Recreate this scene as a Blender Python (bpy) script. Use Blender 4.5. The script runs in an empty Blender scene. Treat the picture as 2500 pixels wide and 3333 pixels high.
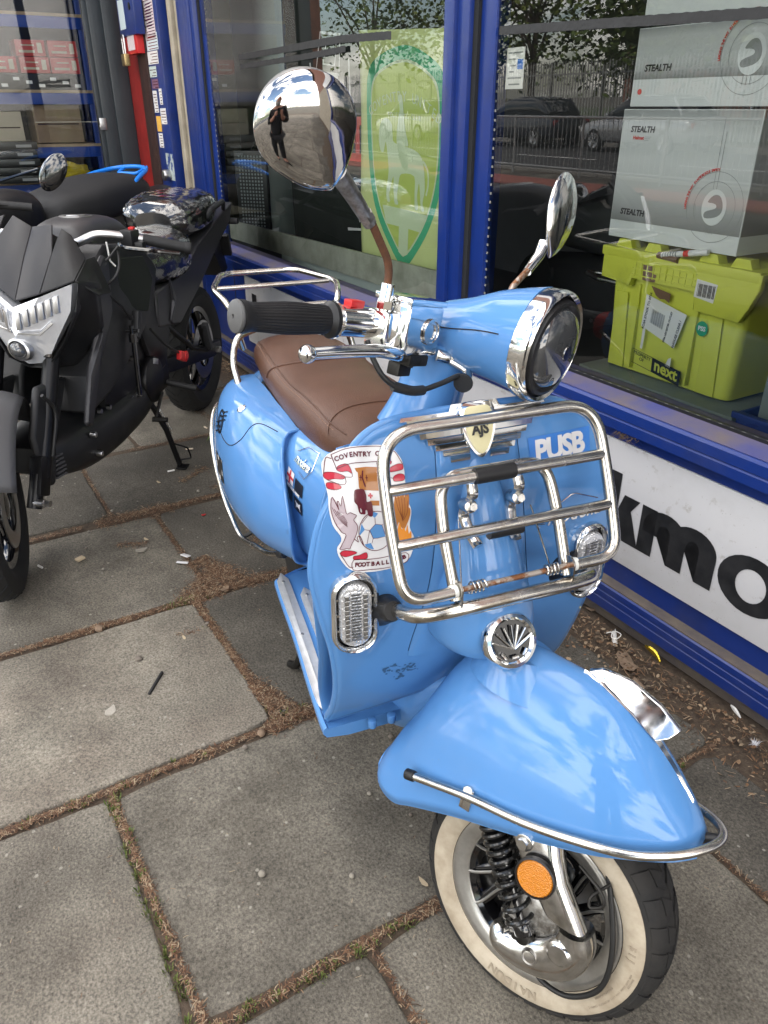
import bpy, bmesh, math, random
from mathutils import Vector as V, Matrix, noise as mnoise
R = math.radians
pi = math.pi
SC = bpy.context.scene
COL = SC.collection

# ------------------------------------------------------------------ camera
H = 1.42
PITCH = 27.7
cam = bpy.data.cameras.new("camera")
camo = bpy.data.objects.new("camera", cam)
COL.objects.link(camo)
camo.location = (0, 0, H)
camo.rotation_euler = (R(90 - PITCH), 0, 0)
cam.sensor_fit = 'VERTICAL'
cam.sensor_height = 36.0
cam.lens = 36.0 * 2503 / 3333
cam.clip_start = 0.02
cam.clip_end = 3000
SC.camera = camo
SC.render.resolution_x, SC.render.resolution_y = 768, 1024

# ------------------------------------------------------------------ world, sun, exposure
world = bpy.data.worlds.new("World")
SC.world = world
world.use_nodes = True
SUN_EL, SUN_AZ = 42, 62          # azimuth clockwise from +Y: the sun stands behind the shop
wn, wl = world.node_tree.nodes, world.node_tree.links
bg = wn['Background']
sky = wn.new('ShaderNodeTexSky')
sky.sky_type = 'NISHITA'
sky.sun_disc = False
sky.sun_elevation = R(SUN_EL)
sky.sun_rotation = R(SUN_AZ)
sky.air_density = 1.0
sky.dust_density = 1.0
tc = wn.new('ShaderNodeTexCoord')
mp = wn.new('ShaderNodeMapping')
mp.inputs['Scale'].default_value = (1.0, 1.0, 2.2)
wl.new(tc.outputs['Generated'], mp.inputs['Vector'])
nz = wn.new('ShaderNodeTexNoise')
nz.inputs['Scale'].default_value = 2.6
nz.inputs['Detail'].default_value = 9
nz.inputs['Roughness'].default_value = 0.58
nz.inputs['Distortion'].default_value = 0.35
wl.new(mp.outputs[0], nz.inputs['Vector'])
cr = wn.new('ShaderNodeValToRGB')
cr.color_ramp.elements[0].position = 0.45
cr.color_ramp.elements[1].position = 0.56
wl.new(nz.outputs['Fac'], cr.inputs['Fac'])
mx = wn.new('ShaderNodeMix')
mx.data_type = 'RGBA'
wl.new(cr.outputs['Color'], mx.inputs['Factor'])
wl.new(sky.outputs['Color'], mx.inputs[6])
mx.inputs[7].default_value = (17.0, 16.2, 15.2, 1)       # sunlit cumulus against the blue
wl.new(mx.outputs[2], bg.inputs['Color'])
bg.inputs['Strength'].default_value = 0.15
sun = bpy.data.lights.new("sun", 'SUN')
sun.energy = 2.6
sun.angle = R(0.53)
sun.color = (1.0, 0.95, 0.87)
suno = bpy.data.objects.new("sun", sun)
COL.objects.link(suno)
sd = V((math.sin(R(SUN_AZ)) * math.cos(R(SUN_EL)), math.cos(R(SUN_AZ)) * math.cos(R(SUN_EL)), math.sin(R(SUN_EL))))
suno.rotation_euler = sd.to_track_quat('Z', 'Y').to_euler()
suno.location = (0, 0, 12)
vs = SC.view_settings
vs.view_transform = 'Standard'
vs.look = 'None'
vs.exposure = 1.28
vs.gamma = 1.0
vs.use_curve_mapping = False

# ------------------------------------------------------------------ materials
MATS = {}
def lin(c):
    return tuple(((x / 255) / 12.92 if x <= 10 else ((x / 255 + .055) / 1.055) ** 2.4) for x in c)
def mat(name, col=(.5, .5, .5), rough=.5, metal=0., coat=0., coat_rough=.03, bump=0., bscale=200., var=0., vscale=8.,
        col2=None, spec=.5, trans=0., emis=0., alpha=1., sheen=0., thr=None, bdetail=3, rvar=0., ior=1.45):
    m = bpy.data.materials.new(name)
    m.use_nodes = True
    n, l = m.node_tree.nodes, m.node_tree.links
    b = n['Principled BSDF']
    b.inputs['Base Color'].default_value = (*col, 1)
    b.inputs['Roughness'].default_value = rough
    b.inputs['Metallic'].default_value = metal
    b.inputs['Coat Weight'].default_value = coat
    b.inputs['Coat Roughness'].default_value = coat_rough
    b.inputs['Specular IOR Level'].default_value = spec
    b.inputs['Transmission Weight'].default_value = trans
    b.inputs['IOR'].default_value = ior
    b.inputs['Alpha'].default_value = alpha
    b.inputs['Sheen Weight'].default_value = sheen
    if emis:
        b.inputs['Emission Color'].default_value = (*col, 1)
        b.inputs['Emission Strength'].default_value = emis
    co = None
    if bump or var or col2 or rvar:
        t = n.new('ShaderNodeTexCoord')
        co = t.outputs['Object']
    if var or col2:
        x = n.new('ShaderNodeTexNoise')
        x.inputs['Scale'].default_value = vscale
        x.inputs['Detail'].default_value = 6
        x.inputs['Roughness'].default_value = .62
        l.new(co, x.inputs['Vector'])
        r = n.new('ShaderNodeValToRGB')
        lo, hi = thr if thr else (.35, .68)
        r.color_ramp.elements[0].position = lo
        r.color_ramp.elements[1].position = hi
        c2 = col2 if col2 else tuple(v * (1 - var) for v in col)
        r.color_ramp.elements[0].color = (*c2, 1)
        r.color_ramp.elements[1].color = (*col, 1)
        l.new(x.outputs['Fac'], r.inputs['Fac'])
        l.new(r.outputs['Color'], b.inputs['Base Color'])
    if rvar:
        x = n.new('ShaderNodeTexNoise')
        x.inputs['Scale'].default_value = vscale * 2.3
        x.inputs['Detail'].default_value = 5
        l.new(co, x.inputs['Vector'])
        mr = n.new('ShaderNodeMapRange')
        mr.inputs['From Min'].default_value = .35
        mr.inputs['From Max'].default_value = .7
        mr.inputs['To Min'].default_value = rough
        mr.inputs['To Max'].default_value = min(1, rough + rvar)
        l.new(x.outputs['Fac'], mr.inputs['Value'])
        l.new(mr.outputs[0], b.inputs['Roughness'])
    if bump:
        x = n.new('ShaderNodeTexNoise')
        x.inputs['Scale'].default_value = bscale
        x.inputs['Detail'].default_value = bdetail
        l.new(co, x.inputs['Vector'])
        bp = n.new('ShaderNodeBump')
        bp.inputs['Strength'].default_value = bump
        bp.inputs['Distance'].default_value = .002
        l.new(x.outputs['Fac'], bp.inputs['Height'])
        l.new(bp.outputs[0], b.inputs['Normal'])
    MATS[name] = m
    return m

mat('blue_paint', (.088, .245, .535), rough=.5, coat=.85, coat_rough=.012, spec=.15, var=.05, vscale=5, bump=.02, bscale=9)
mat('chrome', (.78, .78, .77), rough=.05, metal=1, rvar=.10, vscale=14)
mat('mirror_chrome', (.50, .49, .48), rough=.03, metal=1, rvar=.03, vscale=14)
mat('dull_chrome', (.70, .69, .67), rough=.10, metal=1, rvar=.16, vscale=25, col2=(.46, .44, .40), thr=(.3, .5))
mat('stainless', (.60, .575, .53), rough=.16, metal=1, rvar=.12, vscale=22, col2=(.42, .37, .30), thr=(.28, .48))
mat('pitted', (.45, .44, .42), rough=.3, metal=1, rvar=.3, vscale=60, col2=(.22, .20, .18), thr=(.35, .6))
mat('rust', (.15, .062, .030), rough=.75, metal=.2, col2=(.10, .05, .03), vscale=70, bump=.5, bscale=300)
mat('rusty_rod', (.45, .40, .35), rough=.4, metal=.7, col2=(.25, .11, .05), vscale=60, thr=(.45, .55))
mat('seam_blue', (.012, .035, .09), rough=.8, spec=.1)
mat('alu', (.68, .67, .65), rough=.38, metal=.55, var=.18, vscale=40, bump=.1, bscale=500)
mat('rim', (.60, .59, .56), rough=.3, metal=.9, var=.25, vscale=30)
mat('black_plastic', (.012, .012, .013), rough=.42, bump=.05, bscale=900)
mat('black_gloss', (.006, .006, .007), rough=.08, coat=1)
mat('matte_black', (.018, .0185, .020), rough=.45, bump=.06, bscale=1500, rvar=.15, vscale=6)
mat('matte_grey', (.062, .062, .066), rough=.45, bump=.06, bscale=1500)
mat('rubber', (.016, .016, .017), rough=.6, var=.3, vscale=30)
mat('tyre', (.012, .012, .012), rough=.78, col2=(.022, .020, .018), vscale=25, bump=.25, bscale=150)
mat('whitewall', (.47, .41, .315), rough=.65, col2=(.30, .245, .175), vscale=16, bump=.2, bscale=60, thr=(.32, .62))
mat('leather', (.112, .052, .031), rough=.38, bump=.55, bscale=420, bdetail=5, var=.2, vscale=10, spec=.45)
mat('stitch', (.30, .17, .11), rough=.7)
mat('red', (.55, .02, .02), rough=.4)
mat('sticker_white', (.74, .73, .73), rough=.22, coat=.5)
mat('crest_red', (.50, .025, .05), rough=.25, coat=.5)
mat('crest_maroon', (.11, .008, .02), rough=.25, coat=.5)
mat('crest_blue', (.10, .28, .58), rough=.25, coat=.5)
mat('crest_brown', (.42, .16, .035), rough=.25, coat=.5)
mat('crest_orange', (.75, .27, .03), rough=.25, coat=.5)
mat('crest_grey', (.50, .42, .45), rough=.25, coat=.5)
mat('sticker_black', (.01, .01, .012), rough=.3, coat=.3)
mat('cream', (.66, .60, .36), rough=.3)
mat('tape_blue', (.05, .20, .58), rough=.3)
mat('lamp_lens', (.85, .86, .88), rough=.12, metal=.7, bump=1.0, bscale=260, bdetail=1)
mat('clear', (.9, .92, .94), rough=.04, trans=.9, ior=1.4)
mat('lamp_glass', (.05, .052, .055), rough=.03, coat=1, spec=.9)
mat('amber', (.56, .19, .008), rough=.18, coat=1, bump=1, bscale=500, bdetail=0, spec=.8)
mat('spring', (.010, .010, .010), rough=.25, coat=.4)
mat('dark_metal', (.05, .048, .045), rough=.45, metal=.8, var=.4, vscale=40)
mat('hose', (.014, .014, .014), rough=.45)
mat('nylon', (.7, .7, .66), rough=.4)
mat('grip_end', (.10, .10, .10), rough=.5)

def flecks(m, col, scale=70, size=.05, amount=.8, big=.12):
    """dust, grit and small chips sitting on a painted surface"""
    n, l = m.node_tree.nodes, m.node_tree.links
    b = n['Principled BSDF']
    t = n.new('ShaderNodeTexCoord')
    v = n.new('ShaderNodeTexVoronoi'); v.inputs['Scale'].default_value = scale
    l.new(t.outputs['Object'], v.inputs['Vector'])
    r = n.new('ShaderNodeValToRGB'); r.color_ramp.elements[0].position = size * .6; r.color_ramp.elements[0].color = (amount,) * 3 + (1,)
    r.color_ramp.elements[1].position = size; r.color_ramp.elements[1].color = (0, 0, 0, 1)
    l.new(v.outputs['Distance'], r.inputs['Fac'])
    x = n.new('ShaderNodeTexNoise'); x.inputs['Scale'].default_value = 4; x.inputs['Detail'].default_value = 8; x.inputs['Roughness'].default_value = .7
    l.new(t.outputs['Object'], x.inputs['Vector'])
    r2 = n.new('ShaderNodeMapRange'); r2.inputs['From Min'].default_value = .5; r2.inputs['From Max'].default_value = .75; r2.inputs['To Max'].default_value = big
    l.new(x.outputs['Fac'], r2.inputs['Value'])
    mx_ = n.new('ShaderNodeMath'); mx_.operation = 'MAXIMUM'; l.new(r.outputs['Color'], mx_.inputs[0]); l.new(r2.outputs[0], mx_.inputs[1])
    mi = n.new('ShaderNodeMix'); mi.data_type = 'RGBA'; l.new(mx_.outputs[0], mi.inputs['Factor'])
    s_ = b.inputs['Base Color']
    if s_.links: l.new(s_.links[0].from_socket, mi.inputs[6])
    else: mi.inputs[6].default_value = s_.default_value
    mi.inputs[7].default_value = (*col, 1)
    l.new(mi.outputs[2], s_)
    if not b.inputs['Coat Roughness'].links:
        r4 = n.new('ShaderNodeMapRange'); r4.inputs['From Min'].default_value = .4; r4.inputs['From Max'].default_value = .75
        r4.inputs['To Min'].default_value = b.inputs['Coat Roughness'].default_value; r4.inputs['To Max'].default_value = b.inputs['Coat Roughness'].default_value + .16
        l.new(x.outputs['Fac'], r4.inputs['Value']); l.new(r4.outputs[0], b.inputs['Coat Roughness'])
flecks(MATS['blue_paint'], (.20, .24, .27), 60, .045, .7, .10)

# ------------------------------------------------------------------ geometry kit
def smooth_path(pts, n=8, closed=False):
    P = [V(p) for p in pts]
    N = len(P)
    out = []
    rng = N if closed else N - 1
    for i in range(rng):
        if closed:
            a, b, c, d = P[(i - 1) % N], P[i], P[(i + 1) % N], P[(i + 2) % N]
        else:
            a = P[i - 1] if i > 0 else P[i] * 2 - P[i + 1]
            b, c = P[i], P[i + 1]
            d = P[i + 2] if i + 2 < N else P[i + 1] * 2 - P[i]
        for k in range(n):
            t = k / n
            out.append(.5 * ((2 * b) + (c - a) * t + (2 * a - 5 * b + 4 * c - d) * t * t + (3 * b - a - 3 * c + d) * t ** 3))
    if not closed:
        out.append(P[-1])
    return out
def fillet(pts, rad, n=6, closed=False):
    """polyline with rounded corners"""
    P = [V(p) for p in pts]
    N = len(P)
    out = []
    for i in range(N):
        if not closed and i in (0, N - 1):
            out.append(P[i]); continue
        a, b, c = P[(i - 1) % N], P[i], P[(i + 1) % N]
        d1, d2 = (a - b), (c - b)
        r = min(rad, d1.length * .49, d2.length * .49)
        p1, p2 = b + d1.normalized() * r, b + d2.normalized() * r
        for k in range(n + 1):
            t = k / n
            out.append(p1 * (1 - t) ** 2 + b * 2 * t * (1 - t) + p2 * t * t)
    return out
def bridge(bm, rings, closed=False, caps=True, loop=True):
    vs_ = [[bm.verts.new(p) for p in r] for r in rings]
    n = len(vs_[0])
    m = len(vs_)
    for i in range(m if closed else m - 1):
        A, B = vs_[i], vs_[(i + 1) % m]
        for j in range(n if loop else n - 1):
            q = [A[j], A[(j + 1) % n], B[(j + 1) % n], B[j]]
            try: bm.faces.new(q)
            except ValueError: pass
    if caps and not closed and loop:
        for r in (vs_[0][::-1], vs_[-1]):
            try: bm.faces.new(r)
            except ValueError: pass
    return vs_
def tube(bm, pts, r, seg=10, closed=False, caps=True, squash=None):
    P = [V(p) for p in pts]
    N = len(P)
    rr = r if callable(r) else (lambda t: r)
    up = None
    rings = []
    for i in range(N):
        if closed: t = (P[(i + 1) % N] - P[i - 1])
        else: t = P[min(i + 1, N - 1)] - P[max(i - 1, 0)]
        t = t.normalized() if t.length > 1e-9 else V((0, 0, 1))
        if up is None:
            up = V((0, 0, 1)) if abs(t.z) < .9 else V((1, 0, 0))
        up = (up - t * up.dot(t)).normalized()
        sd_ = t.cross(up)
        q = rr(i / max(1, N - 1))
        sx = squash if squash else 1
        rings.append([P[i] + (up * math.cos(a) + sd_ * math.sin(a) * sx) * q for a in [2 * pi * k / seg for k in range(seg)]])
    bridge(bm, rings, closed, caps)
def cyl(bm, a, b, r, r2=None, seg=20, bev=0.):
    a, b = V(a), V(b)
    r2 = r if r2 is None else r2
    t = (b - a).normalized()
    up = V((0, 0, 1)) if abs(t.z) < .9 else V((1, 0, 0))
    up = (up - t * up.dot(t)).normalized()
    sd_ = t.cross(up)
    prof = [(0, r), (1, r2)]
    if bev:
        L = (b - a).length
        prof = [(0, r - bev), (bev * .3 / L, r - bev * .3), (bev / L, r), (1 - bev / L, r2), (1 - bev * .3 / L, r2 - bev * .3), (1, r2 - bev)]
    bridge(bm, [[a + (b - a) * t_ + (up * math.cos(x) + sd_ * math.sin(x)) * q for x in [2 * pi * k / seg for k in range(seg)]] for t_, q in prof])
def lathe(bm, o, ax, prof, seg=32, closed=False, caps=True):
    """prof: (distance along axis, radius)"""
    o, ax = V(o), V(ax).normalized()
    up = V((0, 0, 1)) if abs(ax.z) < .9 else V((1, 0, 0))
    up = (up - ax * up.dot(ax)).normalized()
    sd_ = ax.cross(up)
    rings = []
    for h, q in prof:
        rings.append([o + ax * h + (up * math.cos(2 * pi * k / seg) + sd_ * math.sin(2 * pi * k / seg)) * max(q, 1e-5) for k in range(seg)])
    bridge(bm, rings, closed, caps)
def box(bm, c, s, rot=None, bev=0., taper=None):
    c = V(c)
    hs = V(s) * .5
    vv = []
    for z in (-1, 1):
        k = taper if (taper and z < 0) else 1
        for x, y in ((-1, -1), (1, -1), (1, 1), (-1, 1)):
            p = V((x * hs.x * k, y * hs.y * k, z * hs.z))
            if rot is not None: p = rot @ p
            vv.append(bm.verts.new(c + p))
    fs = [(0, 3, 2, 1), (4, 5, 6, 7), (0, 1, 5, 4), (1, 2, 6, 5), (2, 3, 7, 6), (3, 0, 4, 7)]
    ff = [bm.faces.new([vv[i] for i in f]) for f in fs]
    if bev:
        es = list({e for f in ff for e in f.edges})
        bmesh.ops.bevel(bm, geom=es, offset=bev, segments=2, affect='EDGES', profile=.6)
def quadbox(bm, A, B, w, t, up=(0, 0, 1), bev=0.):
    """flat bar from A to B, width w along 'up', thickness t"""
    A, B = V(A), V(B)
    d = (B - A)
    L = d.length
    d.normalize()
    u_ = V(up)
    u_ = (u_ - d * u_.dot(d)).normalized()
    s_ = d.cross(u_)
    m = Matrix((d, u_, s_)).transposed()
    box(bm, (A + B) / 2, (L, w, t), rot=m, bev=bev)
def prism(bm, pts, d, bev=0.):
    """extrude a closed polygon (3-D points) by vector d"""
    d = V(d)
    A = [bm.verts.new(V(p)) for p in pts]
    B = [bm.verts.new(V(p) + d) for p in pts]
    n = len(A)
    ff = [bm.faces.new(A[::-1]), bm.faces.new(B)]
    for i in range(n):
        ff.append(bm.faces.new([A[i], A[(i + 1) % n], B[(i + 1) % n], B[i]]))
    if bev:
        bmesh.ops.bevel(bm, geom=list({e for f in ff[:2] for e in f.edges}), offset=bev, segments=2, affect='EDGES', profile=.6)
def interp(tab, x):
    """smooth interpolation in a table [(x, a, b, ...)]"""
    if x <= tab[0][0]: return tab[0][1:]
    for i in range(len(tab) - 1):
        p, q = tab[i], tab[i + 1]
        if x <= q[0]:
            t = (x - p[0]) / (q[0] - p[0])
            a = tab[i - 1] if i else p
            d = tab[i + 2] if i + 2 < len(tab) else q
            out = []
            for k in range(1, len(p)):
                h = q[0] - p[0]
                m0 = (q[k] - a[k]) / (q[0] - a[0]) * h
                m1 = (d[k] - p[k]) / (d[0] - p[0]) * h
                out.append((2 * t ** 3 - 3 * t * t + 1) * p[k] + (t ** 3 - 2 * t * t + t) * m0 + (-2 * t ** 3 + 3 * t * t) * q[k] + (t ** 3 - t * t) * m1)
            return out
    return tab[-1][1:]
def spw(c, e):
    return math.copysign(abs(c) ** e, c)
def superloft(bm, tab, x0, x1, n, seg=32, ax='x', e=.8):
    """closed sections along an axis; tab rows: (pos, cy, cz, half width, half height, exponent)"""
    rings = []
    tab = sorted(tab)
    for i in range(n + 1):
        x = x0 + (x1 - x0) * i / n
        r = interp(tab, x)
        cy, cz, w, h = r[:4]
        ee = r[4] if len(r) > 4 else e
        ring = []
        for k in range(seg):
            a = 2 * pi * k / seg
            y, z = cy + w * spw(math.cos(a), ee), cz + h * spw(math.sin(a), ee)
            ring.append(V((x, y, z)) if ax == 'x' else V((y, z, x)) if ax == 'z' else V((y, x, z)))
        rings.append(ring)
    bridge(bm, rings)
def grid(bm, f, nu, nv):
    """surface f(u, v), u and v in 0..1"""
    vv = [[bm.verts.new(f(i / nu, j / nv)) for i in range(nu + 1)] for j in range(nv + 1)]
    for j in range(nv):
        for i in range(nu):
            bm.faces.new([vv[j][i], vv[j][i + 1], vv[j + 1][i + 1], vv[j + 1][i]])
    return vv
def BM(): return bmesh.new()

# ------------------------------------------------------------------ things and parts
class Frame:
    def __init__(s, loc, rotz): s.loc, s.rotz = V(loc), rotz
WORLD = Frame((0, 0, 0), 0)
SCOOT = Frame((.25, .878, 0), R(21.75 - 90))
MOTO = Frame((-1.2074, 2.2267, 0), math.atan2(-.9926, -.12145))
SHOP = Frame((1.63 * math.cos(R(30.9)), 1.63 * math.sin(R(30.9)), 0), R(120.9))
class Thing:
    """an Empty at the thing's base; its parts are given in the coordinates of the frame it stands in"""
    def __init__(s, name, label, cat, frame, base=(0, 0, 0), group=None):
        s.frame, s.base = frame, V(base)
        o = bpy.data.objects.new(name, None)
        o.empty_display_size = .05
        COL.objects.link(o)
        o.location = Matrix.Rotation(frame.rotz, 3, 'Z') @ V(base) + frame.loc
        o.rotation_euler = (0, 0, frame.rotz)
        o['label'] = label
        o['category'] = cat
        if group: o['group'] = group
        s.o = o
def finish(o, smooth, solid, bevel, sub, angle):
    me = o.data
    if smooth:
        me.polygons.foreach_set('use_smooth', [True] * len(me.polygons))
        if angle:
            try: me.set_sharp_from_angle(angle=R(angle))
            except Exception: pass
    if solid:
        m = o.modifiers.new('thickness', 'SOLIDIFY'); m.thickness = solid; m.offset = 0 if solid > 0 else 1
        m.thickness = abs(solid)
    if sub:
        m = o.modifiers.new('smooth', 'SUBSURF'); m.levels = m.render_levels = sub
    if bevel:
        m = o.modifiers.new('edge', 'BEVEL'); m.width = bevel; m.segments = 2; m.limit_method = 'ANGLE'; m.angle_limit = R(40)
def part(T, name, bm, m, parent=None, smooth=True, solid=0, bevel=0, sub=0, angle=38, tf=None, label=None, stuff=False):
    """one mesh object under the thing T (or under one of its parts)"""
    if tf is not None:
        for v in bm.verts: v.co = tf(v.co)
    bmesh.ops.remove_doubles(bm, verts=bm.verts, dist=1e-6)
    if len(bm.faces) > 1: bmesh.ops.recalc_face_normals(bm, faces=bm.faces)
    for v in bm.verts: v.co = v.co - T.base
    me = bpy.data.meshes.new(name)
    bm.to_mesh(me); bm.free()
    o = bpy.data.objects.new(name, me)
    COL.objects.link(o)
    for q in (m if isinstance(m, (list, tuple)) else [m]): me.materials.append(MATS[q] if isinstance(q, str) else q)
    finish(o, smooth, solid, bevel, sub, angle)
    o.parent = parent if parent is not None else T.o
    if label: o['label'] = label
    if stuff: o['kind'] = 'stuff'
    return o
def solo(name, bm, m, frame, base, label=None, cat=None, group=None, kind=None, **kw):
    """a thing that is one mesh"""
    bmesh.ops.remove_doubles(bm, verts=bm.verts, dist=1e-6)
    if len(bm.faces) > 1: bmesh.ops.recalc_face_normals(bm, faces=bm.faces)
    base = V(base)
    for v in bm.verts: v.co = v.co - base
    me = bpy.data.meshes.new(name)
    bm.to_mesh(me); bm.free()
    o = bpy.data.objects.new(name, me)
    COL.objects.link(o)
    for q in (m if isinstance(m, (list, tuple)) else [m]): me.materials.append(MATS[q] if isinstance(q, str) else q)
    o.location = Matrix.Rotation(frame.rotz, 3, 'Z') @ base + frame.loc
    o.rotation_euler = (0, 0, frame.rotz)
    finish(o, kw.get('smooth', True), kw.get('solid', 0), kw.get('bevel', 0), kw.get('sub', 0), kw.get('angle', 38))
    if label: o['label'] = label
    if cat: o['category'] = cat
    if group: o['group'] = group
    if kind: o['kind'] = kind
    return o
def copy_thing(root, loc, rz, label=None):
    r = root.copy(); COL.objects.link(r); r.location = loc; r.rotation_euler = (0, 0, rz)
    if label: r['label'] = label
    for ch in list(root.children):
        c = ch.copy(); COL.objects.link(c); c.parent = r
        for g in list(ch.children):
            d = g.copy(); COL.objects.link(d); d.parent = c
    return r
def text_bm(s, size, f, depth=.0006, bold=0., spacing=1., shear=0., align='CENTER', line=1.):
    """lettering as mesh; f maps (x, y, z) of the flat text to the place it sits on"""
    cu = bpy.data.curves.new('lettering', 'FONT')
    cu.body = s; cu.size = size; cu.extrude = depth; cu.offset = bold; cu.space_character = spacing
    cu.space_line = line; cu.shear = shear; cu.align_x = align; cu.align_y = 'CENTER'; cu.resolution_u = 3
    o = bpy.data.objects.new('lettering', cu)
    COL.objects.link(o)
    bpy.context.view_layer.update()
    dg = bpy.context.evaluated_depsgraph_get()
    me = bpy.data.meshes.new_from_object(o.evaluated_get(dg))
    bm = BM()
    bm.from_mesh(me)
    bpy.data.meshes.remove(me)
    bpy.data.objects.remove(o)
    bpy.data.curves.remove(cu)
    for v in bm.verts: v.co = f(v.co.x, v.co.y, v.co.z)
    return bm
def flat(o, xd, yd):
    """mapping of flat drawing coordinates to a plane in the frame"""
    o, xd, yd = V(o), V(xd).normalized(), V(yd).normalized()
    nn = xd.cross(yd)
    return lambda x, y, z=0: o + xd * x + yd * y + nn * z
def decal(bm, pts, f, h=.0008, cut=0.02, mi=0):
    """a thin flat shape laid on a surface: pts are 2-D, f maps (x, y, z)"""
    t = BM()
    fc = t.faces.new([t.verts.new((p[0], p[1], h)) for p in pts])
    bmesh.ops.triangulate(t, faces=[fc])
    for _ in range(4):
        es = [e for e in t.edges if e.calc_length() > cut]
        if not es: break
        bmesh.ops.subdivide_edges(t, edges=es, cuts=1)
        bmesh.ops.triangulate(t, faces=[q for q in t.faces if len(q.verts) > 3])
    vm = {v: bm.verts.new(f(v.co.x, v.co.y, v.co.z)) for v in t.verts}
    for q in t.faces:
        try:
            nf = bm.faces.new([vm[v] for v in q.verts]); nf.material_index = mi
        except ValueError: pass
    t.free()
def ell(cx, cy, rx, ry, n=20, a0=0, a1=360):
    return [(cx + rx * math.cos(R(a0 + (a1 - a0) * k / n)), cy + ry * math.sin(R(a0 + (a1 - a0) * k / n))) for k in range(n if a1 - a0 == 360 else n + 1)]
def sm2(pts, n=5, closed=True):
    return [(p.x, p.y) for p in smooth_path([(x, y, 0) for x, y in pts], n, closed)]
def stroke(bm, pts, w, f, h=.001, mi=0, closed=False):
    P = [V((x, y, 0)) for x, y in pts]
    N = len(P)
    L, Rr = [], []
    for i in range(N):
        t = (P[(i + 1) % N] - P[i - 1]) if closed else P[min(i + 1, N - 1)] - P[max(i - 1, 0)]
        t = t.normalized() if t.length > 1e-9 else V((1, 0, 0))
        nn = V((-t.y, t.x, 0)) * w / 2
        L.append(bm.verts.new(f(P[i].x + nn.x, P[i].y + nn.y, h))); Rr.append(bm.verts.new(f(P[i].x - nn.x, P[i].y - nn.y, h)))
    for i in range(N if closed else N - 1):
        j = (i + 1) % N
        q = bm.faces.new([L[i], L[j], Rr[j], Rr[i]]); q.material_index = mi
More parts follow.
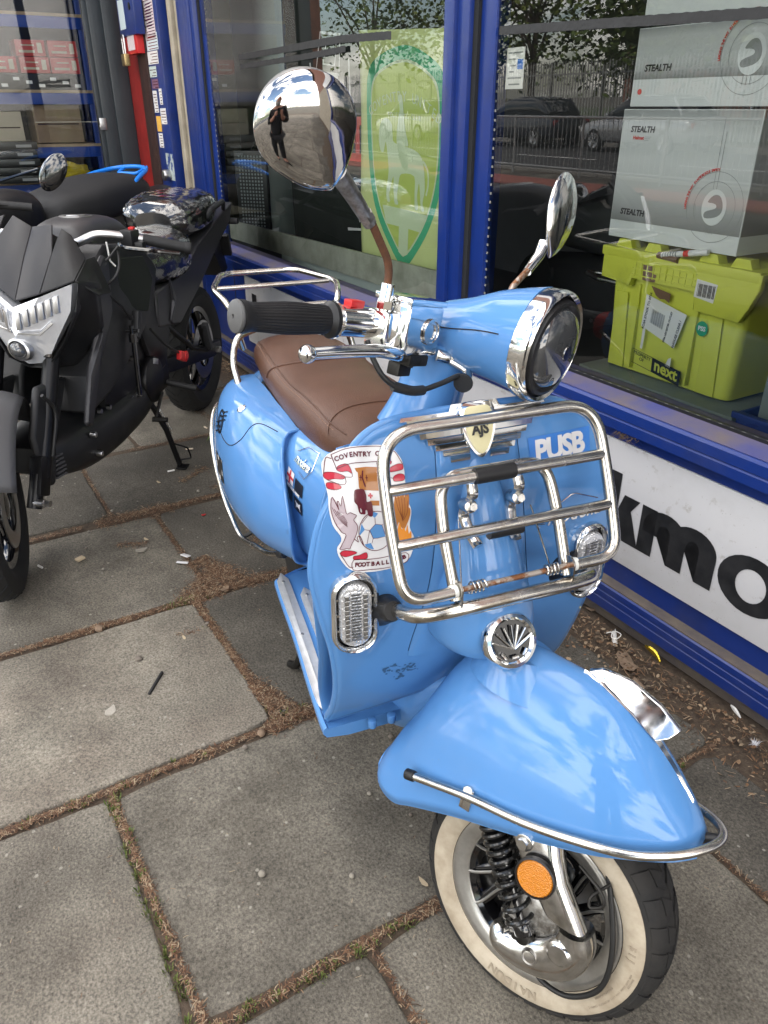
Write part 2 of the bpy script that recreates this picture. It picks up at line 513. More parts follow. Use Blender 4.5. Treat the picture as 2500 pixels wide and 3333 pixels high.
# ================================================================== THE GROUND
mat('slab_tan', (.236, .214, .172), rough=.88, col2=(.145, .123, .098), vscale=5, thr=(.3, .7), bump=1.0, bscale=170, bdetail=8)
mat('slab_grey', (.178, .160, .130), rough=.88, col2=(.094, .083, .065), vscale=6, thr=(.3, .72), bump=1.0, bscale=150, bdetail=8)
mat('slab_mid', (.222, .202, .164), rough=.88, col2=(.115, .100, .080), vscale=5, thr=(.3, .7), bump=1.0, bscale=160, bdetail=8)
mat('slab_dark', (.100, .090, .073), rough=.9, col2=(.068, .060, .048), vscale=6, thr=(.3, .7), bump=1.0, bscale=150, bdetail=8)
def speckle(m, amount=.62):
    """pale grit and stains in the concrete of a slab"""
    n, l = m.node_tree.nodes, m.node_tree.links
    b = n['Principled BSDF']
    src = b.inputs['Base Color'].links[0].from_socket
    t = n.new('ShaderNodeTexCoord')
    v = n.new('ShaderNodeTexVoronoi'); v.inputs['Scale'].default_value = 120; v.inputs['Randomness'].default_value = 1
    l.new(t.outputs['Object'], v.inputs['Vector'])
    r = n.new('ShaderNodeValToRGB')
    r.color_ramp.elements[0].position = .0; r.color_ramp.elements[0].color = (1, 1, 1, 1)
    r.color_ramp.elements[1].position = .30; r.color_ramp.elements[1].color = (0, 0, 0, 1)
    l.new(v.outputs['Distance'], r.inputs['Fac'])
    x = n.new('ShaderNodeTexNoise'); x.inputs['Scale'].default_value = 18; x.inputs['Detail'].default_value = 8; x.inputs['Roughness'].default_value = .7
    l.new(t.outputs['Object'], x.inputs['Vector'])
    r2 = n.new('ShaderNodeValToRGB')
    r2.color_ramp.elements[0].position = .50; r2.color_ramp.elements[1].position = .72
    l.new(x.outputs['Fac'], r2.inputs['Fac'])
    ml = n.new('ShaderNodeMath'); ml.operation = 'MULTIPLY'
    l.new(r.outputs['Color'], ml.inputs[0]); l.new(r2.outputs['Color'], ml.inputs[1])
    m3 = n.new('ShaderNodeMath'); m3.operation = 'MULTIPLY'; m3.inputs[1].default_value = amount
    l.new(ml.outputs[0], m3.inputs[0])
    mi = n.new('ShaderNodeMix'); mi.data_type = 'RGBA'
    l.new(m3.outputs[0], mi.inputs['Factor']); l.new(src, mi.inputs[6]); mi.inputs[7].default_value = (.46, .43, .37, 1)
    # fine mottling
    y = n.new('ShaderNodeTexNoise'); y.inputs['Scale'].default_value = 170; y.inputs['Detail'].default_value = 6; y.inputs['Roughness'].default_value = .75
    l.new(t.outputs['Object'], y.inputs['Vector'])
    mr = n.new('ShaderNodeMapRange'); mr.inputs['From Min'].default_value = .3; mr.inputs['From Max'].default_value = .7
    mr.inputs['To Min'].default_value = .25; mr.inputs['To Max'].default_value = 1.75
    l.new(y.outputs['Fac'], mr.inputs['Value'])
    mm = n.new('ShaderNodeMix'); mm.data_type = 'RGBA'; mm.blend_type = 'MULTIPLY'; mm.inputs['Factor'].default_value = 1
    l.new(mi.outputs[2], mm.inputs[6]); l.new(mr.outputs[0], mm.inputs[7])
    # wide stains, and sparse pale gum and lichen spots
    w = n.new('ShaderNodeTexNoise'); w.inputs['Scale'].default_value = 2.3; w.inputs['Detail'].default_value = 7; w.inputs['Roughness'].default_value = .6; w.inputs['Distortion'].default_value = .4
    l.new(t.outputs['Object'], w.inputs['Vector'])
    wr = n.new('ShaderNodeMapRange'); wr.inputs['From Min'].default_value = .32; wr.inputs['From Max'].default_value = .68
    wr.inputs['To Min'].default_value = .62; wr.inputs['To Max'].default_value = 1.22
    l.new(w.outputs['Fac'], wr.inputs['Value'])
    m5 = n.new('ShaderNodeMix'); m5.data_type = 'RGBA'; m5.blend_type = 'MULTIPLY'; m5.inputs['Factor'].default_value = 1
    l.new(mm.outputs[2], m5.inputs[6]); l.new(wr.outputs[0], m5.inputs[7])
    v2 = n.new('ShaderNodeTexVoronoi'); v2.inputs['Scale'].default_value = 21
    l.new(t.outputs['Object'], v2.inputs['Vector'])
    x2 = n.new('ShaderNodeTexNoise'); x2.inputs['Scale'].default_value = 90; l.new(t.outputs['Object'], x2.inputs['Vector'])
    ad = n.new('ShaderNodeMath'); ad.operation = 'MULTIPLY_ADD'; ad.inputs[1].default_value = .16; l.new(x2.outputs['Fac'], ad.inputs[0]); l.new(v2.outputs['Distance'], ad.inputs[2])
    r3 = n.new('ShaderNodeValToRGB'); r3.color_ramp.elements[0].position = .145; r3.color_ramp.elements[0].color = (.6, .6, .6, 1); r3.color_ramp.elements[1].position = .175; r3.color_ramp.elements[1].color = (0, 0, 0, 1)
    l.new(ad.outputs[0], r3.inputs['Fac'])
    m6 = n.new('ShaderNodeMix'); m6.data_type = 'RGBA'; l.new(r3.outputs['Color'], m6.inputs['Factor']); l.new(m5.outputs[2], m6.inputs[6]); m6.inputs[7].default_value = (.34, .32, .27, 1)
    l.new(m6.outputs[2], b.inputs['Base Color'])
for q in ('slab_tan', 'slab_grey', 'slab_mid', 'slab_dark'): speckle(MATS[q])
mat('soil', (.095, .070, .048), rough=.95, col2=(.055, .038, .026), vscale=60, bump=.8, bscale=200)
mat('asphalt', (.052, .052, .054), rough=.9, var=.3, vscale=60, bump=.5, bscale=300)
mat('far_paving', (.21, .175, .15), rough=.9, var=.2, vscale=3)
mat('tactile', (.30, .10, .075), rough=.85, var=.2, vscale=20)
mat('kerb', (.26, .25, .23), rough=.85, var=.2, vscale=20)
mat('road_paint', (.72, .72, .70), rough=.6)
mat('grass_far', (.06, .10, .025), rough=.9, var=.4, vscale=3)
mat('earth', (.10, .09, .07), rough=.95, var=.3, vscale=.5)

def ring4(s0, s1, o0, o1, z): return [V((s0, o0, z)), V((s1, o0, z)), V((s1, o1, z)), V((s0, o1, z))]
def sheet(name, s0, s1, o0, o1, z, m):
    bm = BM(); bm.faces.new([bm.verts.new(p) for p in ring4(s0, s1, o0, o1, z)])
    return solo(name, bm, m, SHOP, (s0, o0, z), kind='structure', smooth=False)
sheet('ground', -300, 300, -300, 400, -.16, 'earth')
sheet('soil_bed', -14, 40, -.05, 10.4, -.0045, 'soil')
sheet('road', -160, 200, 10.5, 19.0, -.11, 'asphalt')
sheet('far_pavement', -160, 200, 19.15, 20.8, .0, 'far_paving')
sheet('tactile_paving', 4, 30, 8.2, 9.4, .006, 'tactile')
sheet('verge', -160, 200, 20.8, 70, .02, 'grass_far')
for nm, o0 in (('kerb', 10.4), ('kerb', 19.0)):
    bm = BM(); box(bm, (10, o0 + .06, -.03), (300, .13, .17), bev=.012)
    solo(nm, bm, 'kerb', SHOP, (10, o0, 0), kind='structure')
bm = BM()
for k in range(-12, 24): box(bm, (k * 6, 14.7, -.106), (3.2, .1, .006))
solo('road_marking', bm, 'road_paint', SHOP, (0, 14.7, 0), kind='structure')

# paving slabs: rows run away from the shop, their joints as they lie in the street
random.seed(5)
rows = [(-3.1, -2.45, [.35, 1.0, 1.9, 2.8]), (-2.45, -1.8, [.5, 1.2, 2.1, 3.0]), (-1.8, -1.15, [.3, .95, 1.8, 2.7]), (-1.15, -.5, [.25, .75, 1.5, 2.4]), (-.5, .13, [.2, .9, 1.7, 2.6]),
        (.13, .80, [.19, .44, 1.185, 2.0, 2.9]), (.82, 1.43, [.16, .62, 1.52, 2.4]), (1.455, 2.10, [.16, .30, 1.09, 1.98, 2.9]),
        (2.13, 2.78, [.2, .42, 1.02, 1.95, 2.9]), (2.83, 3.45, [.2, .55, 1.18, 1.98, 2.9]), (3.48, 4.1, [.2, .9, 1.75, 2.6]),
        (4.13, 4.75, [.2, .6, 1.4, 2.3]), (4.78, 5.4, [.2, 1.0, 1.8, 2.6]), (5.43, 6.05, [.2, .7, 1.5, 2.4])]
import collections
slabs = []
for s0, s1, js in rows:
    js = list(js)
    while js[-1] < 10.3: js.append(js[-1] + random.choice([.6, .75, .9]))
    js = [j for j in js if j < 10.3] + [10.38]
    for a, b in zip(js[:-1], js[1:]): slabs.append((s0, s1, a, b))
s0 = 6.08
while s0 < 30:
    o0 = -.0
    while o0 < 10.2:
        w = random.choice([.6, .75, .9]); slabs.append((s0, s0 + .62, o0, min(o0 + w, 10.38))); o0 += w
    s0 += .65
s0 = -3.13
while s0 > -12:
    o0 = .1
    while o0 < 10.2:
        w = random.choice([.6, .75, .9]); slabs.append((s0 - .62, s0, o0, min(o0 + w, 10.38))); o0 += w
    s0 -= .65
def pick(s0, s1, a, b):
    if s0 > .8 and s1 < 1.45 and a > .6 and a < .7: return 1       # under the front wheel, mossy grey
    if s0 > 1.4 and s1 < 2.2 and a > 1.0 and a < 1.2: return 0     # the pale slab on the left
    if s0 > .1 and s1 < .81 and a > .4 and a < .5: return 1
    if s0 > .8 and s1 < 1.45 and a > 1.5 and a < 1.6: return 2
    if s0 > 2.1 and s1 < 2.8 and a > 1.0 and a < 1.1: return 1
    if s0 < .81 and a < .4: return 3
    if s0 > .8 and s1 < 1.45 and a < .3: return 3
    if a > .0 and a < 1 and s0 > 1.4 and s1 < 2.9: return 3  # dark slab colour carries the shade under and behind the scooter
    if s0 > 2.79: return random.choice([1, 3])
    return random.choice([1, 2, 2])
bm = BM()
for (s0, s1, a, b) in slabs:
    near = -1 < s0 < 5 and a < 3
    g = .006 if near else .007
    mi = pick(s0, s1, a, b)
    za, zb, zc = [random.uniform(-.003, .003) for _ in range(3)]
    n = 14 if near else 1
    c = ((s0 + s1) / 2, (a + b) / 2)
    per = []
    x0, x1, y0, y1 = s0 + g, s1 - g, a + g, b - g
    def zz(x, y): return za + zb * (x - c[0]) * 2 + zc * (y - c[1]) * 2
    def wob(x, y, k=.006): 
        v = mnoise.noise_vector(V((x * 9, y * 9, s0 * 3))) * k + mnoise.noise_vector(V((x * 30, y * 30, a))) * k * .45
        return x + v.x, y + v.y
    cr_ = .03 if near else .0
    base = [(x0, y0), (x1, y0), (x1, y1), (x0, y1)]
    loop = []
    for i in range(4):
        p, q = base[i], base[(i + 1) % 4]
        for k in range(n):
            t = k / n
            x, y = p[0] * (1 - t) + q[0] * t, p[1] * (1 - t) + q[1] * t
            if near:
                dx = min(abs(x - x0), abs(x - x1)); dy = min(abs(y - y0), abs(y - y1))
                if dx < cr_ and dy < cr_:
                    x += (cr_ - dx) * .25 * (1 if x < c[0] else -1); y += (cr_ - dy) * .25 * (1 if y < c[1] else -1)
                x, y = wob(x, y)
            loop.append((x, y))
    def inset(d, z):
        out = []
        for x, y in loop:
            ax_ = c[0] + (x - c[0]) * (1 - d / ((x1 - x0) / 2)); ay_ = c[1] + (y - c[1]) * (1 - d / ((y1 - y0) / 2))
            out.append(bm.verts.new((ax_, ay_, z + zz(x, y))))
        return out
    rs = [inset(0, -.03), inset(0, -.005), inset(.003, -.0014), inset(.009, .0)]
    m = len(loop)
    for r0, r1 in zip(rs[:-1], rs[1:]):
        for i in range(m):
            f_ = bm.faces.new([r0[i], r0[(i + 1) % m], r1[(i + 1) % m], r1[i]]); f_.material_index = mi
    f_ = bm.faces.new(rs[-1]); f_.material_index = mi
solo('pavement', bm, ['slab_tan', 'slab_grey', 'slab_mid', 'slab_dark'], SHOP, (0, 1, 0), kind='structure', angle=60)

# ------------------------------------------------------------------ litter in the joints
def multi(name, colors, **kw):
    return [mat(name + str(i), c, **kw) or name + str(i) for i, c in enumerate(colors)]
def mnames(prefix, cols, **kw):
    out = []
    for i, c in enumerate(cols):
        mat(prefix + str(i), c, **kw); out.append(prefix + str(i))
    return out
NE = mnames('needle', [(.155, .080, .042), (.105, .055, .032), (.25, .165, .10), (.065, .038, .024), (.34, .26, .17)], rough=.8)
MO = mnames('moss', [(.07, .11, .02), (.11, .14, .035), (.16, .17, .05)], rough=.8)
LE = mnames('leaf_bit', [(.16, .085, .042), (.09, .052, .03), (.24, .15, .085), (.05, .032, .022), (.30, .22, .14), (.12, .09, .06)], rough=.8)
random.seed(11)
def needle(bm, x, y, z, L, w, mi, tilt=.25):
    a = random.uniform(0, 2 * pi)
    dz = random.uniform(-tilt, tilt) * L
    d = V((math.cos(a) * L / 2, math.sin(a) * L / 2, dz / 2))
    s_ = V((-math.sin(a) * w / 2, math.cos(a) * w / 2, 0))
    up = V((0, 0, w * .6))
    c = V((x, y, z + abs(dz) / 2 + w * .5))
    bend = V((-d.y, d.x, 0)) * random.uniform(-.25, .25)
    m_ = c + bend
    a1, a2, b1, b2, c1, c2 = [bm.verts.new(p) for p in (c - d - s_, c - d + s_, m_ - s_ + up, m_ + s_ + up, c + d - s_, c + d + s_)]
    for q in ((a1, b1, b2, a2), (b1, c1, c2, b2)):
        f_ = bm.faces.new(q); f_.material_index = mi
def clump(bm, p, q, w, n, zmax=.008, kind=0, cols=5):
    """needles scattered along p-q, w wide"""
    p, q = V((*p, 0)), V((*q, 0))
    d = q - p
    nn = V((-d.y, d.x, 0)).normalized() if d.length > 1e-6 else V((1, 0, 0))
    for _ in range(n):
        t = random.random()
        k = mnoise.noise(V((p.x + d.x * t, p.y + d.y * t, 3)) * 9) * .5 + .75
        o = random.gauss(0, .42) * w * k
        c = p + d * t + nn * o
        if random.random() > .5 + .6 * k: continue
        h = max(0, 1 - abs(o) / (w * .9)) * zmax * random.random()
        needle(bm, c.x, c.y, .0 + h, random.uniform(.006, .019), random.uniform(.0010, .0021), random.choices(range(cols), [5, 4, 4, 3, 2][:cols])[0])
J = [  # joints (s, off) - (s, off), width, count, heap height
    ((2.115, 1.75), (2.11, 1.10), .022, 1500, .004), ((2.115, 1.55), (2.115, 1.35), .03, 500, .005), ((2.115, 1.10), (2.115, .8), .055, 1500, .008), ((2.115, .8), (2.12, .2), .04, 900, .006),
    ((2.10, 1.09), (1.44, 1.08), .026, 2300, .007), ((1.62, 1.09), (1.44, 1.02), .045, 1200, .008), ((1.44, 1.80), (1.44, 1.1), .017, 1500, .005), ((1.44, 1.12), (1.44, .85), .045, 1900, .009), ((1.44, .9), (1.44, .3), .025, 600, .005),
    ((2.78, 1.75), (2.80, 1.3), .03, 900, .005), ((2.80, 1.25), (2.80, .95), .07, 1500, .007), ((2.80, 1.0), (2.80, .45), .035, 1200, .005),
    ((2.80, 1.03), (2.12, 1.03), .016, 700, .004), ((2.35, 1.0), (2.13, .92), .09, 1800, .006), ((3.45, 1.18), (2.84, 1.18), .014, 350, .004), ((2.25, .95), (2.10, 1.12), .075, 1600, .007),
    ((.81, 1.50), (1.44, 1.52), .018, 1300, .004), ((.81, 1.55), (.81, 1.0), .016, 700, .004), ((.80, 1.07), (.81, .62), .016, 500, .004), ((.13, 1.18), (.80, 1.18), .02, 700, .004), ((.81, .44), (.13, .44), .012, 500, .003), ((.81, .62), (.81, .16), .012, 260, .003),
    ((3.46, .95), (3.46, .25), .03, 500, .005), ((3.9, .5), (3.3, .45), .04, 500, .005), ((2.6, 1.22), (2.55, 1.12), .03, 140, .003), ((2.60, .72), (2.3, .78), .035, 350, .004), ((3.0, .85), (3.1, .7), .05, 260, .003),
    ((1.95, 1.2), (1.93, 1.12), .02, 140, .003), ((2.9, .75), (2.7, .62), .05, 300, .004)]
bm = BM()
for p, q, w, n, zm in J: clump(bm, p, q, w, n, zm)
for _ in range(900):                              # stray needles all over the near slabs
    needle(bm, random.uniform(.1, 3.6), random.uniform(.25, 1.9), .0006, random.uniform(.004, .012), .001, random.randrange(5), .05)
solo('pine_needles', bm, NE, SHOP, (1.5, 1, 0), 'brown pine needles and seed husks lying in the joints of the paving slabs', 'leaf litter', kind='stuff', smooth=False)
bm = BM()
def leafbit(bm, x, y, z, r, mi):
    n = random.randint(4, 6)
    a0 = random.uniform(0, 2 * pi)
    e = random.uniform(.25, .8)
    R_ = Matrix.Rotation(a0, 3, 'Z') @ Matrix.Rotation(random.uniform(-.6, .6), 3, 'X')
    vv = []
    for k in range(n):
        a = 2 * pi * k / n
        rr = r * random.uniform(.7, 1.15)
        vv.append(bm.verts.new(V((x, y, z + r * .25)) + R_ @ V((math.cos(a) * rr, math.sin(a) * rr * e, random.uniform(-.15, .15) * r))))
    f_ = bm.faces.new(vv); f_.material_index = mi
for k in range(11000):
    s = random.uniform(-1.6, 5.2)
    w = .125 + .05 * mnoise.noise(V((s * 3, 0, 0))) + (.05 if s < 1.6 else 0)
    o = .055 + abs(random.gauss(0, .5)) * w
    if o > .36: continue
    if random.random() < .5: leafbit(bm, s, o, max(0, .026 - o * .10) * random.random(), random.uniform(.003, .0095), random.randrange(6))
    else:
        needle(bm, s, o, max(0, .024 - o * .1) * random.random(), random.uniform(.008, .03), random.uniform(.001, .0022), random.randrange(6), .4)
solo('leaf_litter', bm, LE, SHOP, (1.5, .1, 0), 'drift of dry brown leaf crumbs and twigs along the foot of the blue shopfront', 'leaf litter', kind='stuff', smooth=False)
bm = BM()
def tuft(bm, x, y, n, h, r):
    for _ in range(n):
        a = random.uniform(0, 2 * pi); rr = random.random() * r
        bx_, by_ = x + math.cos(a) * rr, y + math.sin(a) * rr
        hh = h * random.uniform(.4, 1.2); ln = random.uniform(.2, .9) * hh
        w = random.uniform(.0008, .0016)
        tx, ty = bx_ + math.cos(a) * ln, by_ + math.sin(a) * ln
        sx, sy = -math.sin(a) * w, math.cos(a) * w
        f_ = bm.faces.new([bm.verts.new(p) for p in ((bx_ - sx, by_ - sy, -.004), (bx_ + sx, by_ + sy, -.004), ((bx_ + tx) / 2 + sx, (by_ + ty) / 2 + sy, hh * .7), (tx, ty, hh), ((bx_ + tx) / 2 - sx, (by_ + ty) / 2 - sy, hh * .7))])
        f_.material_index = random.randrange(3)
for _ in range(30): tuft(bm, random.uniform(.82, 1.42), 1.52 + random.gauss(0, .007), 16, .010, .012)
for _ in range(26): tuft(bm, .805 + random.gauss(0, .006), random.uniform(1.06, 1.5), 14, .009, .012)
for _ in range(12): tuft(bm, 1.44 + random.gauss(0, .006), random.uniform(1.2, 1.8), 12, .008, .010)
for _ in range(10): tuft(bm, 2.11 + random.gauss(0, .01), random.uniform(1.0, 1.2), 16, .010, .016)
for _ in range(9): tuft(bm, 1.45 + random.gauss(0, .01), random.uniform(.95, 1.1), 12, .010, .014)
for _ in range(6): tuft(bm, random.uniform(1.5, 2.1), 1.09 + random.gauss(0, .008), 10, .008, .012)
for _ in range(8): tuft(bm, .81 + random.gauss(0, .006), random.uniform(.3, .44), 10, .008, .010)
solo('moss', bm, MO, SHOP, (1, 1.3, 0), 'thin green moss and grass sprouting in the paving joints', 'moss', kind='stuff', smooth=False)
# ================================================================== THE SHOP
mat('shop_blue', (.007, .028, .175), rough=.33, coat=.25, coat_rough=.15, col2=(.010, .024, .12), vscale=5, thr=(.25, .5), bump=.05, bscale=40)
mat('shop_blue_worn', (.010, .035, .26), rough=.38, col2=(.14, .13, .17), vscale=16, thr=(.40, .56), coat=.1)
mat('dusty_ledge', (.16, .13, .10), rough=.9, col2=(.10, .085, .085), vscale=14, bump=.4, bscale=200)
mat('dusty_top', (.060, .065, .20), rough=.55, col2=(.13, .105, .11), vscale=6, thr=(.30, .62), bump=.2, bscale=300)
mat('board_white', (.64, .63, .63), rough=.4, col2=(.40, .37, .33), vscale=24, thr=(.26, .40))
mat('board_black', (.012, .013, .015), rough=.35, col2=(.03, .03, .032), vscale=20)
mat('stone', (.40, .35, .27), rough=.85, col2=(.28, .245, .19), vscale=8, bump=.4, bscale=120)
mat('brick', (.30, .13, .09), rough=.85, var=.4, vscale=12, bump=.4, bscale=60)
mat('brown_strip', (.045, .018, .014), rough=.6, var=.4, vscale=30)
mat('red_paint', (.30, .018, .015), rough=.4, var=.3, vscale=6)
mat('anthracite', (.026, .034, .040), rough=.4, coat=.1, var=.15, vscale=8)
mat('inner_dark', (.012, .013, .015), rough=.8)
mat('inner_grey', (.030, .031, .033), rough=.8, var=.3, vscale=2)
mat('inner_pale', (.50, .57, .54), rough=.6, var=.15, vscale=3)
mat('inner_wall', (.050, .052, .056), rough=.8, var=.3, vscale=1.5)
mat('tape_black', (.018, .018, .019), rough=.45, bump=.6, bscale=50)
mat('steel', (.5, .5, .5), rough=.3, metal=1)
mat('brass', (.55, .42, .20), rough=.35, metal=.9, var=.3, vscale=60)
mat('bead', (.22, .22, .21), rough=.5)
mat('putty', (.42, .43, .37), rough=.7, col2=(.28, .29, .24), vscale=9, thr=(.35, .6))
mat('paint_chip', (.42, .47, .45), rough=.7, col2=(.02, .05, .20), vscale=14, thr=(.45, .52))
PAPER = mnames('notice', [(.74, .72, .70), (.70, .60, .60), (.62, .70, .72), (.80, .45, .08), (.20, .10, .16), (.55, .62, .58)], rough=.5)
def glass_mat(name, tint, boost, rough=.0):
    m = bpy.data.materials.new(name); m.use_nodes = True
    n, l = m.node_tree.nodes, m.node_tree.links
    n.remove(n['Principled BSDF'])
    tr = n.new('ShaderNodeBsdfTransparent'); tr.inputs[0].default_value = (*tint, 1)
    gl = n.new('ShaderNodeBsdfGlossy'); gl.inputs['Roughness'].default_value = rough
    fr = n.new('ShaderNodeFresnel'); fr.inputs['IOR'].default_value = 1.52
    ml = n.new('ShaderNodeMath'); ml.operation = 'MULTIPLY'; ml.inputs[1].default_value = boost; ml.use_clamp = True
    l.new(fr.outputs[0], ml.inputs[0])
    mi = n.new('ShaderNodeMixShader')
    l.new(ml.outputs[0], mi.inputs[0]); l.new(tr.outputs[0], mi.inputs[1]); l.new(gl.outputs[0], mi.inputs[2])
    l.new(mi.outputs[0], n['Material Output'].inputs['Surface'])
    MATS[name] = m
glass_mat('window_glass', (.90, .94, .93), 1.85)
flecks(MATS['shop_blue'], (.10, .10, .13), 40, .05, .6, .22)
flecks(MATS['board_white'], (.30, .27, .22), 55, .07, .7, .22)
glass_mat('plastic_film', (.84, .84, .84), 3.0, .10)

def bb(bm, s0, s1, o0, o1, z0, z1, bev=0.):
    box(bm, ((s0 + s1) / 2, (o0 + o1) / 2, (z0 + z1) / 2), (abs(s1 - s0), abs(o1 - o0), abs(z1 - z0)), bev=bev)

# --- the building above and beside the shopfront
B = Thing('brick_building', 'two storey brick building above the blue shopfront', 'building', SHOP, (2, -3, 0))
bm = BM(); bb(bm, -9, 14, -8, -.14, 3.05, 7.2); part(B, 'wall', bm, 'brick', smooth=False)
bm = BM(); bb(bm, -9.2, 14.2, -8, .12, 7.2, 7.5); part(B, 'roof', bm, 'anthracite', smooth=False)
bm = BM(); bb(bm, -9, 14, -8, -7.8, 0, 3.05); bb(bm, -9, -8.8, -7.8, -.14, 0, 3.05); bb(bm, 13.8, 14, -7.8, -.14, 0, 3.05)
bb(bm, -8.8, 13.8, -3.55, -3.4, 0, 3.05); part(B, 'inner_wall', bm, 'inner_wall', smooth=False)
bm = BM(); bb(bm, -8.8, 13.8, -7.8, -.12, -.1, .01); part(B, 'shop_floor', bm, 'inner_grey', smooth=False)
bm = BM(); bb(bm, -8.9, -3.0, -.3, -.05, 0, 3.05); part(B, 'side_wall', bm, 'stone', smooth=False)

F = Thing('shopfront', 'blue painted timber shopfront with white sign board under the windows', 'shopfront', SHOP, (2, 0, 0))
Z1 = 2.62
# plinth with two grooves
bm = BM()
prof = [(0, .135), (.034, .135), (.040, .130), (.040, .112), (.036, .109), (.040, .106), (.040, .088), (.036, .085), (.040, .082), (.040, .052), (.0, .052)]
for a, b in (( -3.0, 4.90),):
    prism(bm, [V((a, o, z)) for o, z in prof], (b - a, 0, 0))
part(F, 'plinth', bm, 'shop_blue', smooth=False)
bm = BM(); bb(bm, -3, 4.88, -.03, .036, .135, .139); bb(bm, -3, 4.88, -.09, .012, 0.0, .052); part(F, 'plinth_ledge', bm, 'dusty_ledge', smooth=False)
# stall riser
bm = BM(); bb(bm, -3, 4.88, -.06, -.002, .139, .63); bb(bm, 4.86, 4.93, -.06, .035, .0, .64, .003)
part(F, 'stall_riser', bm, 'shop_blue', smooth=False)
bm = BM()
for s in (4.44,): bb(bm, s, s + .005, -.002, .001, .14, .63)
part(F, 'panel_joint', bm, 'inner_dark', smooth=False)
# sill: a sloping lip
bm = BM()
prism(bm, [V((-3, o, z)) for o, z in [(-.07, .715), (-.02, .712), (.052, .700), (.060, .694), (.060, .668), (.056, .664), (.060, .660), (.060, .634), (.0, .634), (-.07, .66)]], (7.9, 0, 0))
part(F, 'sill', bm, 'shop_blue', smooth=False)
bm = BM()
prism(bm, [V((-3, o, z)) for o, z in [(-.07, .7155), (-.02, .7125), (.048, .7012), (.048, .7022), (-.02, .7145), (-.07, .7175)]], (7.9, 0, 0)); part(F, 'sill_top', bm, 'dusty_top', smooth=False)
# frame posts
bm = BM()
bb(bm, 2.255, 2.305, -.06, .035, .712, Z1, .002)      # centre post, left leaf
part(F, 'frame_post', bm, 'shop_blue'); bm = BM()
bb(bm, 4.66, 4.93, -.05, .02, .712, Z1 + .1, .003)
bb(bm, 4.70, 4.76, .019, .032, .712, Z1, .002)
part(F, 'frame_post', bm, 'shop_blue')
bm = BM(); bb(bm, 2.195, 2.255, -.06, .020, .712, Z1, .001); part(F, 'frame_post', bm, 'shop_blue')
bm = BM(); bb(bm, 2.172, 2.195, -.06, .004, .712, Z1); part(F, 'frame_gap', bm, 'inner_dark', smooth=False); bm = BM(); bb(bm, 4.640, 4.66, -.06, -.005, .712, Z1); part(F, 'frame_gap', bm, 'inner_dark', smooth=False)
bm = BM(); bb(bm, 2.10, 2.172, -.06, -.008, .712, Z1, .001); part(F, 'window_stop', bm, 'shop_blue'); bm = BM(); bb(bm, 4.58, 4.64, -.06, -.015, .712, Z1, .001); part(F, 'window_stop', bm, 'shop_blue')
bm = BM()
bb(bm, -3, 4.93, -.06, .03, Z1, Z1 + .14, .003); bb(bm, -3.05, -2.9, -.06, .03, .712, Z1, .002)
part(F, 'head_rail', bm, 'shop_blue')
bm = BM(); bb(bm, -3.1, 6.2, -.14, .10, Z1 + .14, 3.25, .01); part(F, 'fascia', bm, 'board_white')
# perforated steel beading along the glass
bm = BM()
for k in range(150): bb(bm, -2.9 + k * .034, -2.9 + k * .034 + .011, -.020, -.0185, .7165, .7225)
for k in range(70): bb(bm, 2.090, 2.0915 + .006, -.020, -.0185, .76 + k * .026, .76 + k * .026 + .007)
for k in range(70): bb(bm, 4.572, 4.579, -.020, -.0185, .76 + k * .026, .76 + k * .026 + .010)
part(F, 'beading', bm, 'bead', smooth=False)
bm = BM(); bb(bm, -2.9, 2.10, -.031, -.0165, .7125, .722); part(F, 'glazing_strip', bm, 'black_plastic', smooth=False)
# sign board with its letters
bm = BM(); bb(bm, -2.9, 4.262, -.001, .006, .207, .580, .0015)
sb = part(F, 'sign_board', bm, 'board_white')
ZB = .283
def sgn(x, y, z=0): return V((1.352 - x, .0075 + z, ZB + y))      # x to the right as one reads it
bm = BM()
XH = .146
def arch(x0, x1, x2, x3, xh, top, n=12):
    """one leg-to-leg arch: outer from x0.. to x3, inner x1..x2"""
    out = [(x3, 0)]
    cx, rx = (x0 + x3) / 2, (x3 - x0) / 2
    out += [(x3, xh * .62)] + [(cx + rx * math.cos(a), xh * .60 + (xh * 1.03 - xh * .60) * math.sin(a)) for a in [pi * k / n / 1 for k in range(1, n)]]
    return out
hz = 0
def letter(pts): decal(bm, pts, sgn, hz, .2)
# k
letter([(-.075, 0), (-.020, 0), (-.020, .205), (-.075, .205)])
hz = .0003; letter([(-.020, .055), (-.020, .088), (.0, .146), (.058, .146), (.030, .104), (.072, 0), (.012, 0), (-.006, .058)])
# m
letter([(.068, 0), (.122, 0), (.122, .146), (.068, .146)])
def hump(xa, xb, w):
    n = 14
    cx, ro, ri = (xa + xb) / 2, (xb - xa) / 2, (xb - xa) / 2 - w
    o_ = [(cx + ro * math.cos(a), .092 + .058 * math.sin(a)) for a in [pi * k / n for k in range(n + 1)]]
    i_ = [(cx + ri * math.cos(a), .084 + .028 * math.sin(a)) for a in [pi * k / n for k in range(n + 1)]]
    letter([(xb, 0)] + o_ + [(xa, .092), (xa, .07), (xa + w, .07)] + i_[::-1] + [(xb - w, 0)])
hz = .0003; hump(.080, .228, .052)
hz = .0006; hump(.176, .326, .053)
hz = 0
